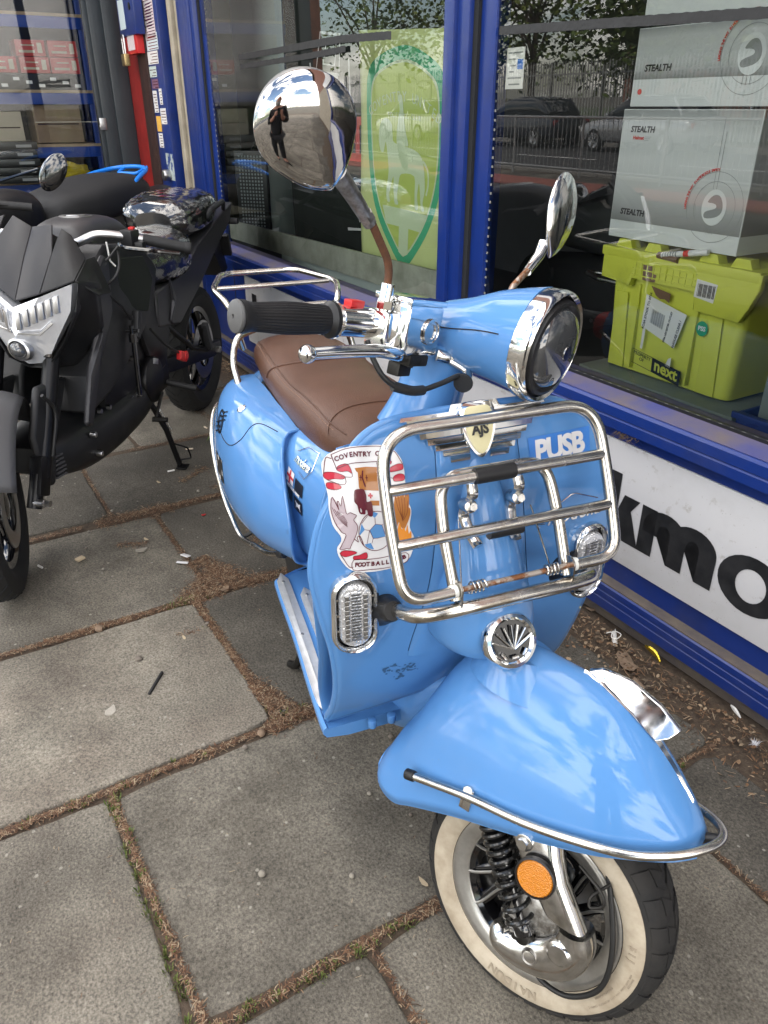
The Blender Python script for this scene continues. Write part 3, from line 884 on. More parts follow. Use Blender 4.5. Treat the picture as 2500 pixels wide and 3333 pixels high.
# o, t, o, r, s carry on to the right
def ring_letter(cx, r0, r1, sy=1.0):
    n = 28
    vo = [(cx + r0 * math.cos(2 * pi * k / n), .073 + .080 * sy * math.sin(2 * pi * k / n)) for k in range(n)]
    vi = [(cx + r1 * math.cos(2 * pi * k / n), .073 + .046 * sy * math.sin(2 * pi * k / n)) for k in range(n)]
    for k in range(n):
        j = (k + 1) % n
        bm.faces.new([bm.verts.new(sgn(*p)) for p in (vo[k], vo[j], vi[j], vi[k])])
ring_letter(.432, .096, .043)
letter([(-2.81, .155), (-2.745, .155), (-2.745, .215), (-2.81, .215)])
part(F, 'lettering', bm, 'board_black', parent=sb, smooth=False)
# panes
def pane(s0, s1, tilt=0.0105):
    bm = BM()
    z0, z1 = .716, Z1
    bm.faces.new([bm.verts.new(p) for p in [(s0, -.026 + (z1 - z0) * tilt, z1), (s1, -.026 + (z1 - z0) * tilt, z1), (s1, -.026, z0), (s0, -.026, z0)]])
    return part(F, 'window_pane', bm, 'window_glass', smooth=False)
pane(-2.9, 2.12); pane(2.28, 4.62)
# ledge inside the windows
L_ = Thing('display_shelf', 'low dark display deck running behind the shop windows', 'shelf', SHOP, (2, -.4, 0))
bm = BM(); bb(bm, -2.9, 2.12, -.75, -.045, .60, .672); bb(bm, 2.3, 4.64, -.30, -.045, .60, .70); part(L_, 'deck', bm, 'inner_grey', smooth=False)
bm = BM(); bb(bm, -2.9, 2.12, -.73, -.72, .0, .60); bb(bm, 2.3, 4.64, -.28, -.27, .0, .60); part(L_, 'front_panel', bm, 'inner_dark', smooth=False)

# --- between shopfront and the neighbouring unit
bm = BM(); bb(bm, 4.933, 5.225, -.3, -.02, 0, 3.0, .006)
bb(bm, 5.09, 5.16, -.02, .002, 0, 3.0, .004)
for z in (.25, .72, 1.19, 1.66, 2.13): bb(bm, 4.932, 5.10, -.02, -.0185, z, z + .004)
solo('stone_pilaster', bm, 'stone', SHOP, (5.08, -.1, 0), 'cream stone pilaster between the blue window frame and a black strip', 'pilaster')
bm = BM(); bb(bm, 5.226, 5.36, -.3, -.06, 0, 3.0); bb(bm, 5.30, 5.31, -.06, -.05, 0, 3)
solo('black_post', bm, 'inner_dark', SHOP, (5.3, -.1, 0), 'narrow black timber post beside the cream pilaster', 'post', smooth=False)
P_ = Thing('notice_post', 'blue door post papered with small notices and stickers', 'post', SHOP, (5.53, -.05, 0))
bm = BM(); bb(bm, 5.362, 5.66, -.2, .0, 0, 2.9, .004); part(P_, 'post', bm, 'shop_blue')
bm = BM(); bb(bm, 5.37, 5.52, .0, .0015, 1.0, 1.16); part(P_, 'bare_patch', bm, 'paint_chip', smooth=False)
nl = [(5.42, 5.645, 1.80, 2.07, 1), (5.46, 5.65, 1.86, 2.00, 0), (5.40, 5.64, 1.74, 1.83, 2), (5.43, 5.65, 1.665, 1.735, 0), (5.50, 5.65, 1.595, 1.655, 5), (5.49, 5.63, 1.53, 1.585, 4), (5.55, 5.64, 1.395, 1.52, 0),
      (5.40, 5.52, 1.33, 1.42, 0), (5.53, 5.63, 1.285, 1.375, 3), (5.53, 5.62, 1.19, 1.275, 0), (5.44, 5.50, 1.44, 1.53, 0)]
for a, b, z0, z1, mi in nl:
    bm = BM(); bb(bm, a, b, .0015, .0022, z0, z1); part(P_, 'notice', bm, PAPER[mi], smooth=False)
bm = BM()
for a, b, z0, z1, mi in nl:
    k = int((z1 - z0) / .016)
    for q in range(k):
        if mi not in (3,): bb(bm, a + .01, b - .01 - random.uniform(0, .4) * (b - a), .0024, .0028, z0 + .006 + q * .016, z0 + .010 + q * .016)
part(P_, 'lettering', bm, 'crest_maroon', smooth=False)
bm = BM(); cyl(bm, (5.47, .0, 1.03), (5.47, .05, 1.03), .035, seg=14, bev=.008); part(P_, 'knob', bm, 'steel')
bm = BM(); bb(bm, 5.665, 5.86, -.2, .01, 0, 2.9, .003)
for z in [.9 + .12 * k for k in range(12)]: bb(bm, 5.67, 5.75, .01, .0115, z, z + .003)
solo('door_hinge_strip', bm, 'brown_strip', SHOP, (5.76, -.1, 0), 'dark brown strip between the blue notice post and the red door edge', 'strip')
bm = BM(); bb(bm, 5.862, 6.165, -.2, .0, 0, 2.9, .003)
solo('red_door_edge', bm, 'red_paint', SHOP, (6.0, -.1, 0), 'tall red painted door edge beside the dark grey frame', 'door')
K = Thing('lock_box', 'small blue steel lock box fixed above the padlock', 'lock box', SHOP, (5.8, .05, 1.8))
bm = BM(); bb(bm, 5.60, 5.98, .012, .07, 1.83, 2.16, .004); part(K, 'case', bm, 'shop_blue')
bm = BM(); bb(bm, 5.82, 5.95, .070, .0715, 1.87, 2.03); part(K, 'notice', bm, PAPER[2], smooth=False)
bm = BM(); bb(bm, 5.66, 5.90, .012, .06, 1.73, 1.83, .004); part(K, 'red_plate', bm, 'red')
bm = BM(); bb(bm, 5.70, 5.86, .061, .0625, 1.75, 1.83); part(K, 'label_plate', bm, PAPER[1], smooth=False)
bm = BM(); lathe(bm, (5.68, .071, 1.98), (0, 1, 0), [(0, .02), (.004, .02), (.006, .012)], 14); part(K, 'keyhole', bm, 'dark_metal')
K = Thing('padlock', 'brass padlock with a steel shackle hanging below the blue box', 'padlock', SHOP, (5.88, .08, 1.7))
bm = BM(); bb(bm, 5.845, 5.925, .064, .10, 1.665, 1.735, .006); part(K, 'body', bm, 'brass')
bm = BM(); tube(bm, fillet([(5.862, .083, 1.73), (5.862, .083, 1.84), (5.908, .083, 1.84), (5.908, .083, 1.73)], .022), .0065, 8); part(K, 'shackle', bm, 'steel')

# --- the neighbouring bay: its glazed side faces the camera
N_ = Thing('grey_window_frame', 'dark grey glazed side frame of the neighbouring unit with shelves behind', 'window', SHOP, (6.25, .5, 0))
bm = BM()
bb(bm, 6.17, 6.24, .0, .125, 0, 2.9, .004); bb(bm, 6.18, 6.24, .125, .215, 0, 2.9, .004); bb(bm, 6.19, 6.24, .215, .245, 0, 2.9, .003)
part(N_, 'frame', bm, 'anthracite')
bm = BM(); bb(bm, 6.19, 6.24, .245, 1.3, 0, .62, .004); bb(bm, 6.18, 6.25, 1.3, 1.4, 0, 2.9, .004); bb(bm, 6.19, 6.24, .245, 1.3, 2.7, 2.9); part(N_, 'rail', bm, 'anthracite')
bm = BM(); bm.faces.new([bm.verts.new(p) for p in [(6.215, .245, 2.7), (6.215, 1.3, 2.7), (6.215, 1.3, .62), (6.215, .245, .62)]]); part(N_, 'window_pane', bm, 'window_glass', smooth=False)
bm = BM(); bb(bm, 6.170, 6.188, .20, .245, 1.285, 1.36, .004); bb(bm, 6.165, 6.178, .235, .25, 1.30, 1.315, .002); part(N_, 'catch', bm, 'steel')
bm = BM(); bb(bm, 6.206, 6.209, .25, .66, 1.335, 1.338); part(N_, 'wire', bm, 'putty')
bm = BM(); bb(bm, 6.22, 9.0, 1.4, 1.5, 0, 3.4); bb(bm, 6.15, 9.0, -.2, 1.5, 2.9, 3.4); part(N_, 'wall', bm, 'brick', smooth=False)
bm = BM(); bb(bm, 7.3, 7.4, -.2, 1.4, 0, 2.9); part(N_, 'back_wall', bm, 'inner_dark', smooth=False)

S_ = Thing('stock_shelving', 'blue steel stock shelving with plywood boards behind the grey framed window', 'shelving', SHOP, (6.6, .6, 0))
mat('beam_blue', (.01, .05, .30), rough=.4); mat('plywood', (.42, .31, .20), rough=.7, var=.2, vscale=10)
mat('card', (.27, .19, .12), rough=.75, var=.2, vscale=8); mat('pale_card', (.55, .48, .38), rough=.7, var=.1)
mat('box_red', (.42, .03, .025), rough=.4); mat('yellow_bag', (.55, .42, .02), rough=.3, bump=1, bscale=30); mat('orange_card', (.42, .16, .05), rough=.6)
mat('case_black', (.02, .021, .022), rough=.3, bump=.2, bscale=200); mat('case_label', (.35, .35, .36), rough=.4)
bm = BM()
for z0, z1 in ((1.445, 1.515), (1.105, 1.175), (.865, .935), (1.90, 1.97)): bb(bm, 6.43, 6.45, .18, 1.3, z0, z1, .002)
part(S_, 'beam', bm, 'beam_blue')
bm = BM()
for z in (1.515, 1.175, .935, 1.97): bb(bm, 6.425, 6.85, .18, 1.3, z, z + .018)
part(S_, 'board', bm, 'plywood', smooth=False)
for o in (.185, 1.24):
    bm = BM(); bb(bm, 6.44, 6.48, o, o + .05, 0, 2.6, .002); part(S_, 'upright', bm, 'beam_blue')
def carton(s0, s1, o0, o1, z0, z1, m, label, group=None, tape=True, name='carton', cat='box'):
    T = Thing(name, label, cat, SHOP, ((s0 + s1) / 2, (o0 + o1) / 2, z0), group)
    bm = BM(); bb(bm, s0, s1, o0, o1, z0, z1, .003); part(T, 'body', bm, m)
    if tape:
        bm = BM(); bb(bm, s0 - .001, s0 - .0002, o0 + .02, o1 - .02, z0 + (z1 - z0) * .48, z0 + (z1 - z0) * .52); part(T, 'tape', bm, 'brown_strip', smooth=False)
    return T
carton(6.50, 6.80, .30, .62, 1.20, 1.44, 'card', 'plain brown cardboard carton with a torn top on the middle blue shelf')
carton(6.50, 6.80, .70, .95, 1.20, 1.40, 'pale_card', 'pale brown carton left of the torn cardboard carton')
for k, (o0, z0) in enumerate(((.26, 1.635), (.46, 1.635), (.26, 1.735), (.47, 1.735), (.67, 1.635))):
    T = Thing('red_box', ['red printed box at the lower right of the red stack', 'red printed box in the middle of the bottom row', 'red printed box at the upper right of the red stack', 'red printed box in the middle of the top row', 'red printed box at the lower left of the red stack'][k], 'box', SHOP, (6.6, o0 + .09, z0), 'red boxes on the top blue shelf')
    bm = BM(); bb(bm, 6.46, 6.7, o0, o0 + .19, z0, z0 + .096, .002); part(T, 'body', bm, 'box_red')
    bm = BM(); bb(bm, 6.4588, 6.4596, o0 + .02, o0 + .05, z0 + .02, z0 + .08); bb(bm, 6.4588, 6.4596, o0 + .07, o0 + .17, z0 + .02, z0 + .035); bb(bm, 6.4588, 6.4596, o0 + .07, o0 + .15, z0 + .06, z0 + .068); part(T, 'print', bm, 'pale_card', smooth=False)
T = Thing('stock_carton', 'mixed dark stock carton under the red boxes', 'box', SHOP, (6.6, .5, 1.53))
bm = BM(); bb(bm, 6.47, 6.75, .22, .85, 1.533, 1.632, .003); part(T, 'body', bm, 'inner_grey')
bm = BM()
for k in range(7): bb(bm, 6.468, 6.4695, .27 + k * .08, .31 + k * .08, 1.55 + (k % 3) * .02, 1.57 + (k % 3) * .02)
part(T, 'label_plate', bm, 'sticker_white', smooth=False)
lb = ['lowest', 'second from the bottom', 'third from the bottom', 'fourth from the bottom', 'topmost']
for k in range(5):
    z = .955 + k * .053
    T = Thing('fairing_case', 'black plastic wrapped box with a silver label, %s of its stack' % lb[k], 'box', SHOP, (6.45, .78, z), 'black boxes stacked by the window')
    bm = BM(); bb(bm, 6.30, 6.55, .66 + .01 * (k % 2), .95, z, z + .049, .006); part(T, 'body', bm, 'case_black')
    bm = BM(); bb(bm, 6.2985, 6.2995, .70, .80, z + .014, z + .032); part(T, 'label_plate', bm, 'case_label', smooth=False)
T = Thing('yellow_bag', 'crumpled clear bag of yellow parts on the lowest shelf', 'bag', SHOP, (6.5, .45, .953))
bm = BM(); bmesh.ops.create_icosphere(bm, subdivisions=4, radius=1)
for v in bm.verts:
    nn = mnoise.noise_vector(v.co * 2.2) * .5
    v.co = V((6.55 + v.co.x * .10 + nn.x * .05, .44 + v.co.y * .15 + nn.y * .06, max(.954, 1.00 + v.co.z * .06 + nn.z * .05)))
part(T, 'bag', bm, 'yellow_bag', smooth=False)
carton(6.62, 6.80, .50, .70, .953, 1.05, 'orange_card', 'small orange brown box behind the yellow bag', tape=False)
T = Thing('parts_carton', 'white carton with a barcode on the floor below the shelving', 'box', SHOP, (6.5, .9, .6))
bm = BM(); bb(bm, 6.35, 6.7, .55, 1.0, .64, .82, .004); part(T, 'body', bm, 'pale_card')
bm = BM()
for k in range(12): bb(bm, 6.3485, 6.3495, .90 - k * .008, .90 - k * .008 + (.003 if k % 3 else .005), .72, .77)
part(T, 'barcode', bm, 'sticker_black', smooth=False)
# ================================================================== THE BLUE SCOOTER
# body frame: x forward, y to the scooter's left, z up; the fork assembly is turned to the left
RK, DL = R(24), R(32.5)
AX = V((-math.sin(RK), 0, math.cos(RK)))
RS = Matrix.Rotation(DL, 3, AX)
AP = V((-.033, 0, .22))
def STL(p): return AP + V((.002, .020, -.008)) + RS @ (V(p) - AP)      # fork, wheel, mudguard
def STH(p): return AP + V((-.005, .015, -.010)) + RS @ (V(p) - AP)     # headset and handlebar
T = Thing('motor_scooter', 'sky blue retro scooter with a chrome front rack parked beside the shop window', 'scooter', SCOOT, (-.6, 0, 0))

# ---------------- legshield
XC = [(.34, -.374), (.38, -.352), (.44, -.312), (.52, -.278), (.60, -.256), (.68, -.246), (.78, -.246), (.88, -.260), (.96, -.284), (1.02, -.308)]
HWt = [(0, .238), (.04, .240), (.15, .239), (.30, .242), (.47, .253), (.62, .270), (.77, .281), (.88, .272), (.95, .260), (1, .246)]
def sh_x(y, z):
    w = .28
    s = abs(y) / w
    return interp(XC, z)[0] - .016 * s ** 2.5 - .012 * max(0, s - .85) / .15
def sh_pt(s, t):
    w = interp(HWt, t)[0]
    y = s * w
    zt = 1.0 - .008 * s * s - .105 * abs(s) ** 6
    zb = .455 - .086 * abs(s) ** 1.2
    z = zb + t * (zt - zb)
    return V((sh_x(y, z), y, z))
def SH(y, z, h=0.):
    """point on the front of the legshield, h metres proud of it"""
    e = .004
    p = V((sh_x(y, z), y, z))
    n = (V((sh_x(y + e, z), y + e, z)) - p).cross(V((sh_x(y, z + e), y, z + e)) - p).normalized()
    if n.x < 0: n = -n
    return p + n * (h + .0034)
bm = BM(); grid(bm, lambda u, v: sh_pt(u * 2 - 1, v), 60, 60)
shield = part(T, 'legshield', bm, 'blue_paint', solid=.006)
N = 60
out = [sh_pt(-1, k / N) for k in range(N)] + [sh_pt(-1 + 2 * k / N, 1) for k in range(N)] + [sh_pt(1, 1 - k / N) for k in range(N)] + [sh_pt(1 - 2 * k / N, 0) for k in range(N)]
bm = BM(); tube(bm, [p + V((-.005, 0, 0)) for p in out], .0075, 10, closed=True); part(T, 'shield_rim', bm, 'blue_paint', parent=shield)
# raised centre panel with its seams
def cpw(z): return interp([(.56, .122), (.62, .115), (.72, .092), (.85, .078), (.99, .070)], z)[0]
bm = BM(); grid(bm, lambda u, v: SH((u * 2 - 1) * cpw(.572 + .415 * v), .572 + .415 * v, .0045 - .0045 * abs(u * 2 - 1) ** 14), 40, 40)
part(T, 'centre_panel', bm, 'blue_paint')
bm = BM()
for sgn_ in (-1, 1): tube(bm, [SH(sgn_ * (cpw(z) + .0012), z, -.0001) for z in [.585 + .40 * k / 24 for k in range(25)]], .0006, 6)
part(T, 'panel_seam', bm, 'seam_blue')
# steering column cover with the horn grille
CCW = [(.595, .012), (.602, .046), (.62, .068), (.65, .074), (.70, .066), (.76, .052), (.84, .036), (.90, .024), (.94, .010)]
CCH = [(.595, .060), (.602, .090), (.62, .108), (.65, .114), (.70, .104), (.76, .080), (.84, .046), (.90, .022), (.94, .003)]
bm = BM()
def cc(u, v):
    z = .595 + .345 * v
    w, h = interp(CCW, z)[0], interp(CCH, z)[0]
    a = pi * u
    return V((interp(XC, z)[0] + h * (math.sin(a) ** .85 if math.sin(a) > 0 else 0), -w * 1.25 * math.cos(a), z))
grid(bm, cc, 36, 60)
horn_cover = part(T, 'horn_cover', bm, 'blue_paint')
HC, HN = V((-.128, .0, .664)), V((.90, .0, .43)).normalized()
HU = (V((0, 0, 1)) - HN * HN.z).normalized(); HS = HN.cross(HU)   # HS points to the image left
def HF(x, y, z=0): return HC + HS * (-x) * -1 + HU * y + HN * z
bm = BM(); lathe(bm, HC - HN * .012, HN, [(0, .047), (.014, .047), (.019, .044), (.020, .0385), (.016, .034), (.008, .033)], 40, caps=False)
grille = part(T, 'horn_grille', bm, 'chrome')
bm = BM(); lathe(bm, HC - HN * .01, HN, [(.0, .034), (.014, .034)], 36); part(T, 'grille_back', bm, 'black_gloss', parent=grille)
bm = BM()
for a in (-62, -40, -19, 0, 19, 40, 62):
    tube(bm, [HF(math.sin(R(a)) * r_ * (1 if r_ > .01 else .5), -.014 + math.cos(R(a)) * r_, .0085) for r_ in (.002, .014, .028, .040)], .0018, 6)
for a in (-55, 0, 55):
    c_ = (math.sin(R(a)) * .022, -.014 - .000 + -.012 * math.cos(R(a)))
    tube(bm, [HF(c_[0] + q * .006 * math.cos(R(a)), c_[1] + q * .006 * math.sin(R(a)), .008) for q in (-1, 0, 1)], .003, 8)
part(T, 'grille_bar', bm, 'chrome', parent=grille)

# ---------------- winged badge at the top of the legshield
bm = BM()
BZ = .962
def wing(sg):
    for k in range(7):
        z0 = BZ + .031 - k * .0098
        x1 = .124 - .012 * k - (.006 if k == 0 else 0)
        x0 = .018
        n = 8
        r0, r1 = [], []
        for q in range(n + 1):
            y = sg * (x0 + (x1 - x0) * q / n)
            r0.append((y, z0 - .0005)); r1.append((y * (1 - .02), z0 - .0088))
        for i in range(n):
            bm.faces.new([bm.verts.new(SH(*p)) for p in ((*r0[i], .010), (*r0[i + 1], .010), (*r1[i + 1], .0075), (*r1[i], .0075))])
        bm.faces.new([bm.verts.new(SH(*p)) for p in ((*r0[n], .010), (*r0[n], .003), (*r1[n], .003), (*r1[n], .0075))])
        for i in range(n):
            bm.faces.new([bm.verts.new(SH(*p)) for p in ((*r0[i], .010), (*r0[i + 1], .010), (*r0[i + 1], .0065), (*r0[i], .0065))])
wing(-1); wing(1)
def Sf(x, y, z=0): return SH(x, y, .006 + z)      # x is the scooter's y: to the image right
decal(bm, [(-.128, BZ + .030), (-.125, BZ + .036), (-.045, BZ + .036), (-.040, BZ + .046), (.040, BZ + .046), (.045, BZ + .036), (.125, BZ + .036), (.128, BZ + .030)], Sf, .0)
badge = part(T, 'winged_badge', bm, 'chrome', smooth=False, solid=.001)
shp = sm2([(-.022, BZ + .036), (0, BZ + .040), (.022, BZ + .036), (.023, BZ + .008), (.013, BZ - .018), (0, BZ - .030), (-.013, BZ - .018), (-.023, BZ + .008)], 4)
bm = BM(); prism(bm, [SH(x * 1.25, BZ + (y - BZ) * 1.18, .004) for x, y in shp], (.010, 0, .003), .001); part(T, 'badge_frame', bm, 'chrome', parent=badge)
bm = BM(); prism(bm, [SH(x, y, .013) for x, y in shp], (.0035, 0, .001), .0008); part(T, 'badge_shield', bm, 'cream', parent=badge)
bt = text_bm('AJS', .021, lambda x, y, z: SH(x, BZ + .006 + y, .0178 + z), .0004, .0008, 1.0, .0)
part(T, 'badge_lettering', bt, 'sticker_black', parent=badge, smooth=False)

# ---------------- football sticker on the legshield
def CR(x, y, z=0): return SH(-.186 + x, .868 + y, .0012 + z)
def K(cx, cy): return ((cx - 480) * 1.63e-4, -(cy + .13 * (cx - 480) - 575) * 1.9e-4)
def KK(l): return [K(*q) for q in l]
bm = BM()
outl = sm2(KK([(80, 200), (160, 120), (300, 75), (470, 55), (640, 45), (730, 65), (800, 120), (835, 200), (835, 330), (830, 450), (875, 560), (850, 700), (890, 800), (870, 920), (800, 1020), (620, 1080), (400, 1105), (250, 1085), (165, 1010), (130, 900), (170, 800), (110, 690), (90, 560), (95, 460), (80, 360), (70, 280)]), 4)
decal(bm, outl, CR, .0)
crest = part(T, 'club_sticker', bm, 'sticker_white', smooth=True)
def lay(name, m, fn):
    bm = BM(); fn(bm); return part(T, name, bm, m, parent=crest, smooth=False)
RIB = [[(75, 300), (95, 275), (170, 268), (260, 295), (235, 318), (160, 318), (115, 330), (85, 320)], [(90, 370), (110, 350), (170, 352), (213, 372), (205, 392), (150, 402), (100, 398)],
       [(188, 245), (215, 215), (300, 200), (330, 270), (290, 255), (225, 262)], [(585, 165), (710, 160), (705, 190), (620, 200), (582, 225)],
       [(660, 250), (700, 215), (780, 185), (825, 190), (822, 225), (770, 240), (700, 250)], [(720, 320), (725, 285), (780, 262), (828, 270), (825, 310), (770, 322)],
       [(150, 935), (175, 905), (250, 905), (310, 922), (260, 945), (190, 960)], [(275, 985), (275, 955), (330, 945), (400, 920), (405, 975), (330, 985)]]
for q_ in RIB: lay('red_ribbon', 'crest_red', lambda bm, q_=q_: decal(bm, sm2(KK(q_), 3), CR, .0006))
def f_(bm):
    decal(bm, KK([(472, 420), (488, 420), (488, 432), (502, 432), (502, 448), (488, 448), (488, 462), (472, 462), (472, 448), (458, 448), (458, 432), (472, 432)]), CR, .0012)
lay('small_red_cross', 'crest_red', f_)
def f_(bm):
    decal(bm, KK([(360, 230), (470, 215), (590, 215), (580, 245), (565, 255), (575, 390), (590, 400), (500, 400), (390, 395), (380, 380), (385, 262), (372, 255)]), CR, .0006)
    decal(bm, KK([(475, 480), (560, 480), (560, 520), (475, 520)]), CR, .0006)
    decal(bm, sm2(KK([(662, 545), (700, 520), (750, 512), (765, 540), (800, 520), (860, 540), (858, 600), (820, 680), (790, 720), (760, 700), (740, 660), (720, 700), (700, 700), (680, 650), (676, 590), (665, 575)]), 3), CR, .0006)
    for k in range(6): decal(bm, sm2(KK([(700 + k * 18, 540 + k * 10), (720 + k * 24, 440 - k * 6 + (k > 3) * 20), (735 + k * 25, 450 - k * 4 + (k > 3) * 20), (745 + k * 17, 560 + k * 12)]), 3), CR, .0006)
lay('castle_and_bird', 'crest_brown', f_)
def f_(bm):
    decal(bm, sm2(KK([(680, 835), (672, 800), (700, 700), (715, 740), (745, 662), (765, 720), (790, 705), (805, 740), (825, 680), (835, 760), (858, 735), (862, 800), (830, 840), (760, 852), (710, 850)]), 3), CR, .0009)
lay('flames', 'crest_orange', f_)
EL = sm2(KK([(327, 420), (345, 395), (400, 388), (425, 395), (440, 440), (440, 490), (485, 490), (488, 600), (445, 605), (435, 560), (420, 560), (415, 590), (385, 590), (385, 560), (372, 540), (372, 575), (400, 575), (400, 588), (372, 592), (355, 570), (345, 520), (322, 490)]), 3)
def f_(bm): decal(bm, EL, CR, .0014)
lay('elephant', 'crest_maroon', f_)
BALL = KK([(510 + 170 * math.cos(2 * pi * k / 40), 735 + .0 - 22 * math.cos(2 * pi * k / 40) + 168 * math.sin(2 * pi * k / 40)) for k in range(40)])
def f_(bm): decal(bm, BALL, CR, .0006)
lay('ball', 'sticker_white', f_)
PAN = [[(445, 728), (505, 675), (570, 680), (600, 780), (520, 795), (475, 798)], [(345, 760), (372, 670), (400, 722), (350, 770)], [(390, 850), (450, 838), (480, 895), (430, 888), (400, 868)], [(455, 590), (500, 572), (540, 585), (505, 622)], [(640, 640), (680, 720), (678, 780), (640, 740)]]
def f_(bm):
    for q in PAN: decal(bm, KK(q), CR, .0009)
lay('ball_panel', 'crest_blue', f_)
DOVE = [(150, 892), (215, 772), (175, 745), (130, 660), (108, 560), (130, 460), (168, 560), (160, 500), (172, 490), (190, 530), (215, 447), (235, 585), (270, 580), (300, 590), (330, 605), (300, 640), (328, 680), (330, 720), (300, 790), (262, 850), (240, 890), (215, 885)]
def f_(bm): decal(bm, sm2(KK(DOVE), 3), CR, .0005)
lay('dove', 'crest_grey', f_)
def f_(bm):
    W = .0011
    stroke(bm, BALL, W, CR, .0012, closed=True)
    for q in PAN[:1]: stroke(bm, KK(q), W * .7, CR, .0013, closed=True)
    for q in (((400, 722), (445, 728)), ((445, 728), (410, 850)), ((475, 798), (460, 840)), ((505, 675), (505, 622)), ((372, 670), (440, 600)), ((570, 680), (640, 640)), ((600, 780), (650, 800))): stroke(bm, KK(q), W * .7, CR, .0013)
    stroke(bm, sm2(KK(DOVE), 3), W * .8, CR, .0013, closed=True)
    for k in range(6): stroke(bm, sm2(KK([(120 + k * 17, 545 + k * 4 + k * 8), (165 + k * 14, 640 + k * 4), (235, 700 - k * 8)]), 3, False), W * .5, CR, .0013)
    for k in range(5): stroke(bm, sm2(KK([(722 + k * 30, 450 + (k > 3) * 30), (740 + k * 22, 540 + k * 10), (775, 620 + k * 8)]), 3, False), W * .5, CR, .0013)
    for q in RIB: stroke(bm, sm2(KK(q), 3), W * .6, CR, .0013, closed=True)
    stroke(bm, sm2(KK([(158, 135), (300, 85), (470, 62), (640, 55), (716, 70)]), 3, False), W, CR, .0012); stroke(bm, sm2(KK([(190, 240), (330, 195), (480, 180), (620, 170), (712, 165)]), 3, False), W, CR, .0012)
    stroke(bm, KK([(158, 135), (190, 240)]), W, CR, .0012); stroke(bm, KK([(716, 70), (712, 165)]), W, CR, .0012)
    stroke(bm, sm2(KK([(158, 165), (115, 165), (80, 290)]), 3, False), W, CR, .0012); stroke(bm, sm2(KK([(720, 90), (765, 95), (828, 190)]), 3, False), W, CR, .0012)
    for q in ([(330, 270), (325, 298), (262, 300), (225, 300)], [(262, 300), (262, 345), (220, 360), (100, 330)], [(582, 225), (600, 250), (660, 262)], [(670, 290), (720, 300)]): stroke(bm, sm2(KK(q), 3, False), W * .8, CR, .0012)
    stroke(bm, sm2(KK([(272, 990), (400, 985), (560, 970), (800, 930), (810, 1010), (640, 1060), (420, 1080), (265, 1080)]), 3), W, CR, .0012, closed=True)
    stroke(bm, sm2(KK([(155, 945), (225, 1050), (265, 1052)]), 3, False), W, CR, .0012); stroke(bm, sm2(KK([(290, 800), (330, 830), (320, 790), (350, 780), (380, 860)]), 3, False), W, CR, .0012)
    for x in (405, 462): stroke(bm, KK([(x, 280), (x, 325)]), W, CR, .0013); stroke(bm, KK([(x - 13, 300), (x + 13, 300)]), W, CR, .0013)
    stroke(bm, KK([(432, 245), (420, 300), (440, 370)]), W * 2, CR, .0013)
lay('crest_outline', 'crest_maroon', f_)
def crest_text(s, pts, size):
    b = BM(); n = len(s)
    path = smooth_path([(*K(*q), 0) for q in pts], 8)
    for i, ch in enumerate(s):
        if ch == ' ': continue
        q = (i + .5) / n * (len(path) - 1); i0 = int(q); p0 = path[i0]; p1 = path[min(i0 + 1, len(path) - 1)]; c = p0.lerp(p1, q - i0); d = (p1 - p0).normalized()
        t = text_bm(ch, size, lambda px, py, pz: CR(c.x + px * d.x - py * d.y, c.y + px * d.y + py * d.x, .0013 + pz), .0002, .0004)
        me_ = bpy.data.meshes.new('t'); t.to_mesh(me_); t.free(); b.from_mesh(me_); bpy.data.meshes.remove(me_)
    return b
part(T, 'sticker_lettering', crest_text('COVENTRY CITY', [(180, 172), (330, 130), (470, 120), (600, 112), (700, 115)], .0098), 'crest_maroon', parent=crest, smooth=False)
part(T, 'sticker_lettering', crest_text('FOOTBALL CLUB', [(278, 1035), (400, 1030), (560, 1018), (700, 995), (795, 965)], .0098), 'crest_maroon', parent=crest, smooth=False)
# tape with letters on the scooter's left
def PB(x, y, z=0): return SH(.154 + x * .9, .918 + y * .9 + .02 * x, .0012 + z)
bm = BM(); decal(bm, [(-.066, -.026), (.068, -.024), (.070, .026), (-.068, .028)], PB, .0); tp = part(T, 'blue_tape', bm, 'tape_blue', label='strip of blue tape carrying white letters')
part(T, 'tape_lettering', text_bm('PUSB', .052, lambda x, y, z: PB(x, y, .0008 + z), .0002, .0022, .92), 'sticker_white', parent=tp, smooth=False)
# script badge on the left
def MD(x, y, z=0): return SH(.182 + x, .800 + y, .0015 + z)
bm = BM(); tube(bm, [MD(*p, .002) for p in [(-.062, .010), (-.008, .036), (.002, .036), (.050, .018)]], .0011, 6)
tube(bm, [MD(*p, .002) for p in [(-.070, -.012), (-.078, -.004), (-.06, -.006)]], .0012, 6)
md = part(T, 'script_badge', bm, 'chrome')
part(T, 'badge_lettering', text_bm('modena', .034, lambda x, y, z: MD(x, y, .002 + z), .0012, .0002, 1.05, .45), 'chrome', parent=md, smooth=False)
# paint scuffs low on the shield
mat('scuff', (.045, .11, .22), rough=.8, spec=.1)
bm = BM(); random.seed(3)
for cx, cy, n, sp in ((-.150, .545, 22, .020), (-.115, .535, 34, .022), (-.125, .515, 14, .010)):
    for _ in range(n):
        a, b = random.gauss(cx, sp * .55), random.gauss(cy, sp * .3)
        r_ = random.uniform(.0012, .0048)
        decal(bm, [(a + r_ * random.uniform(.5, 1.2) * math.cos(q * 1.05), b + r_ * random.uniform(.35, .9) * math.sin(q * 1.05)) for q in range(6)], lambda x, y, z=0: SH(x, y, z), .0004)
part(T, 'paint_scuff', bm, 'scuff', smooth=False)
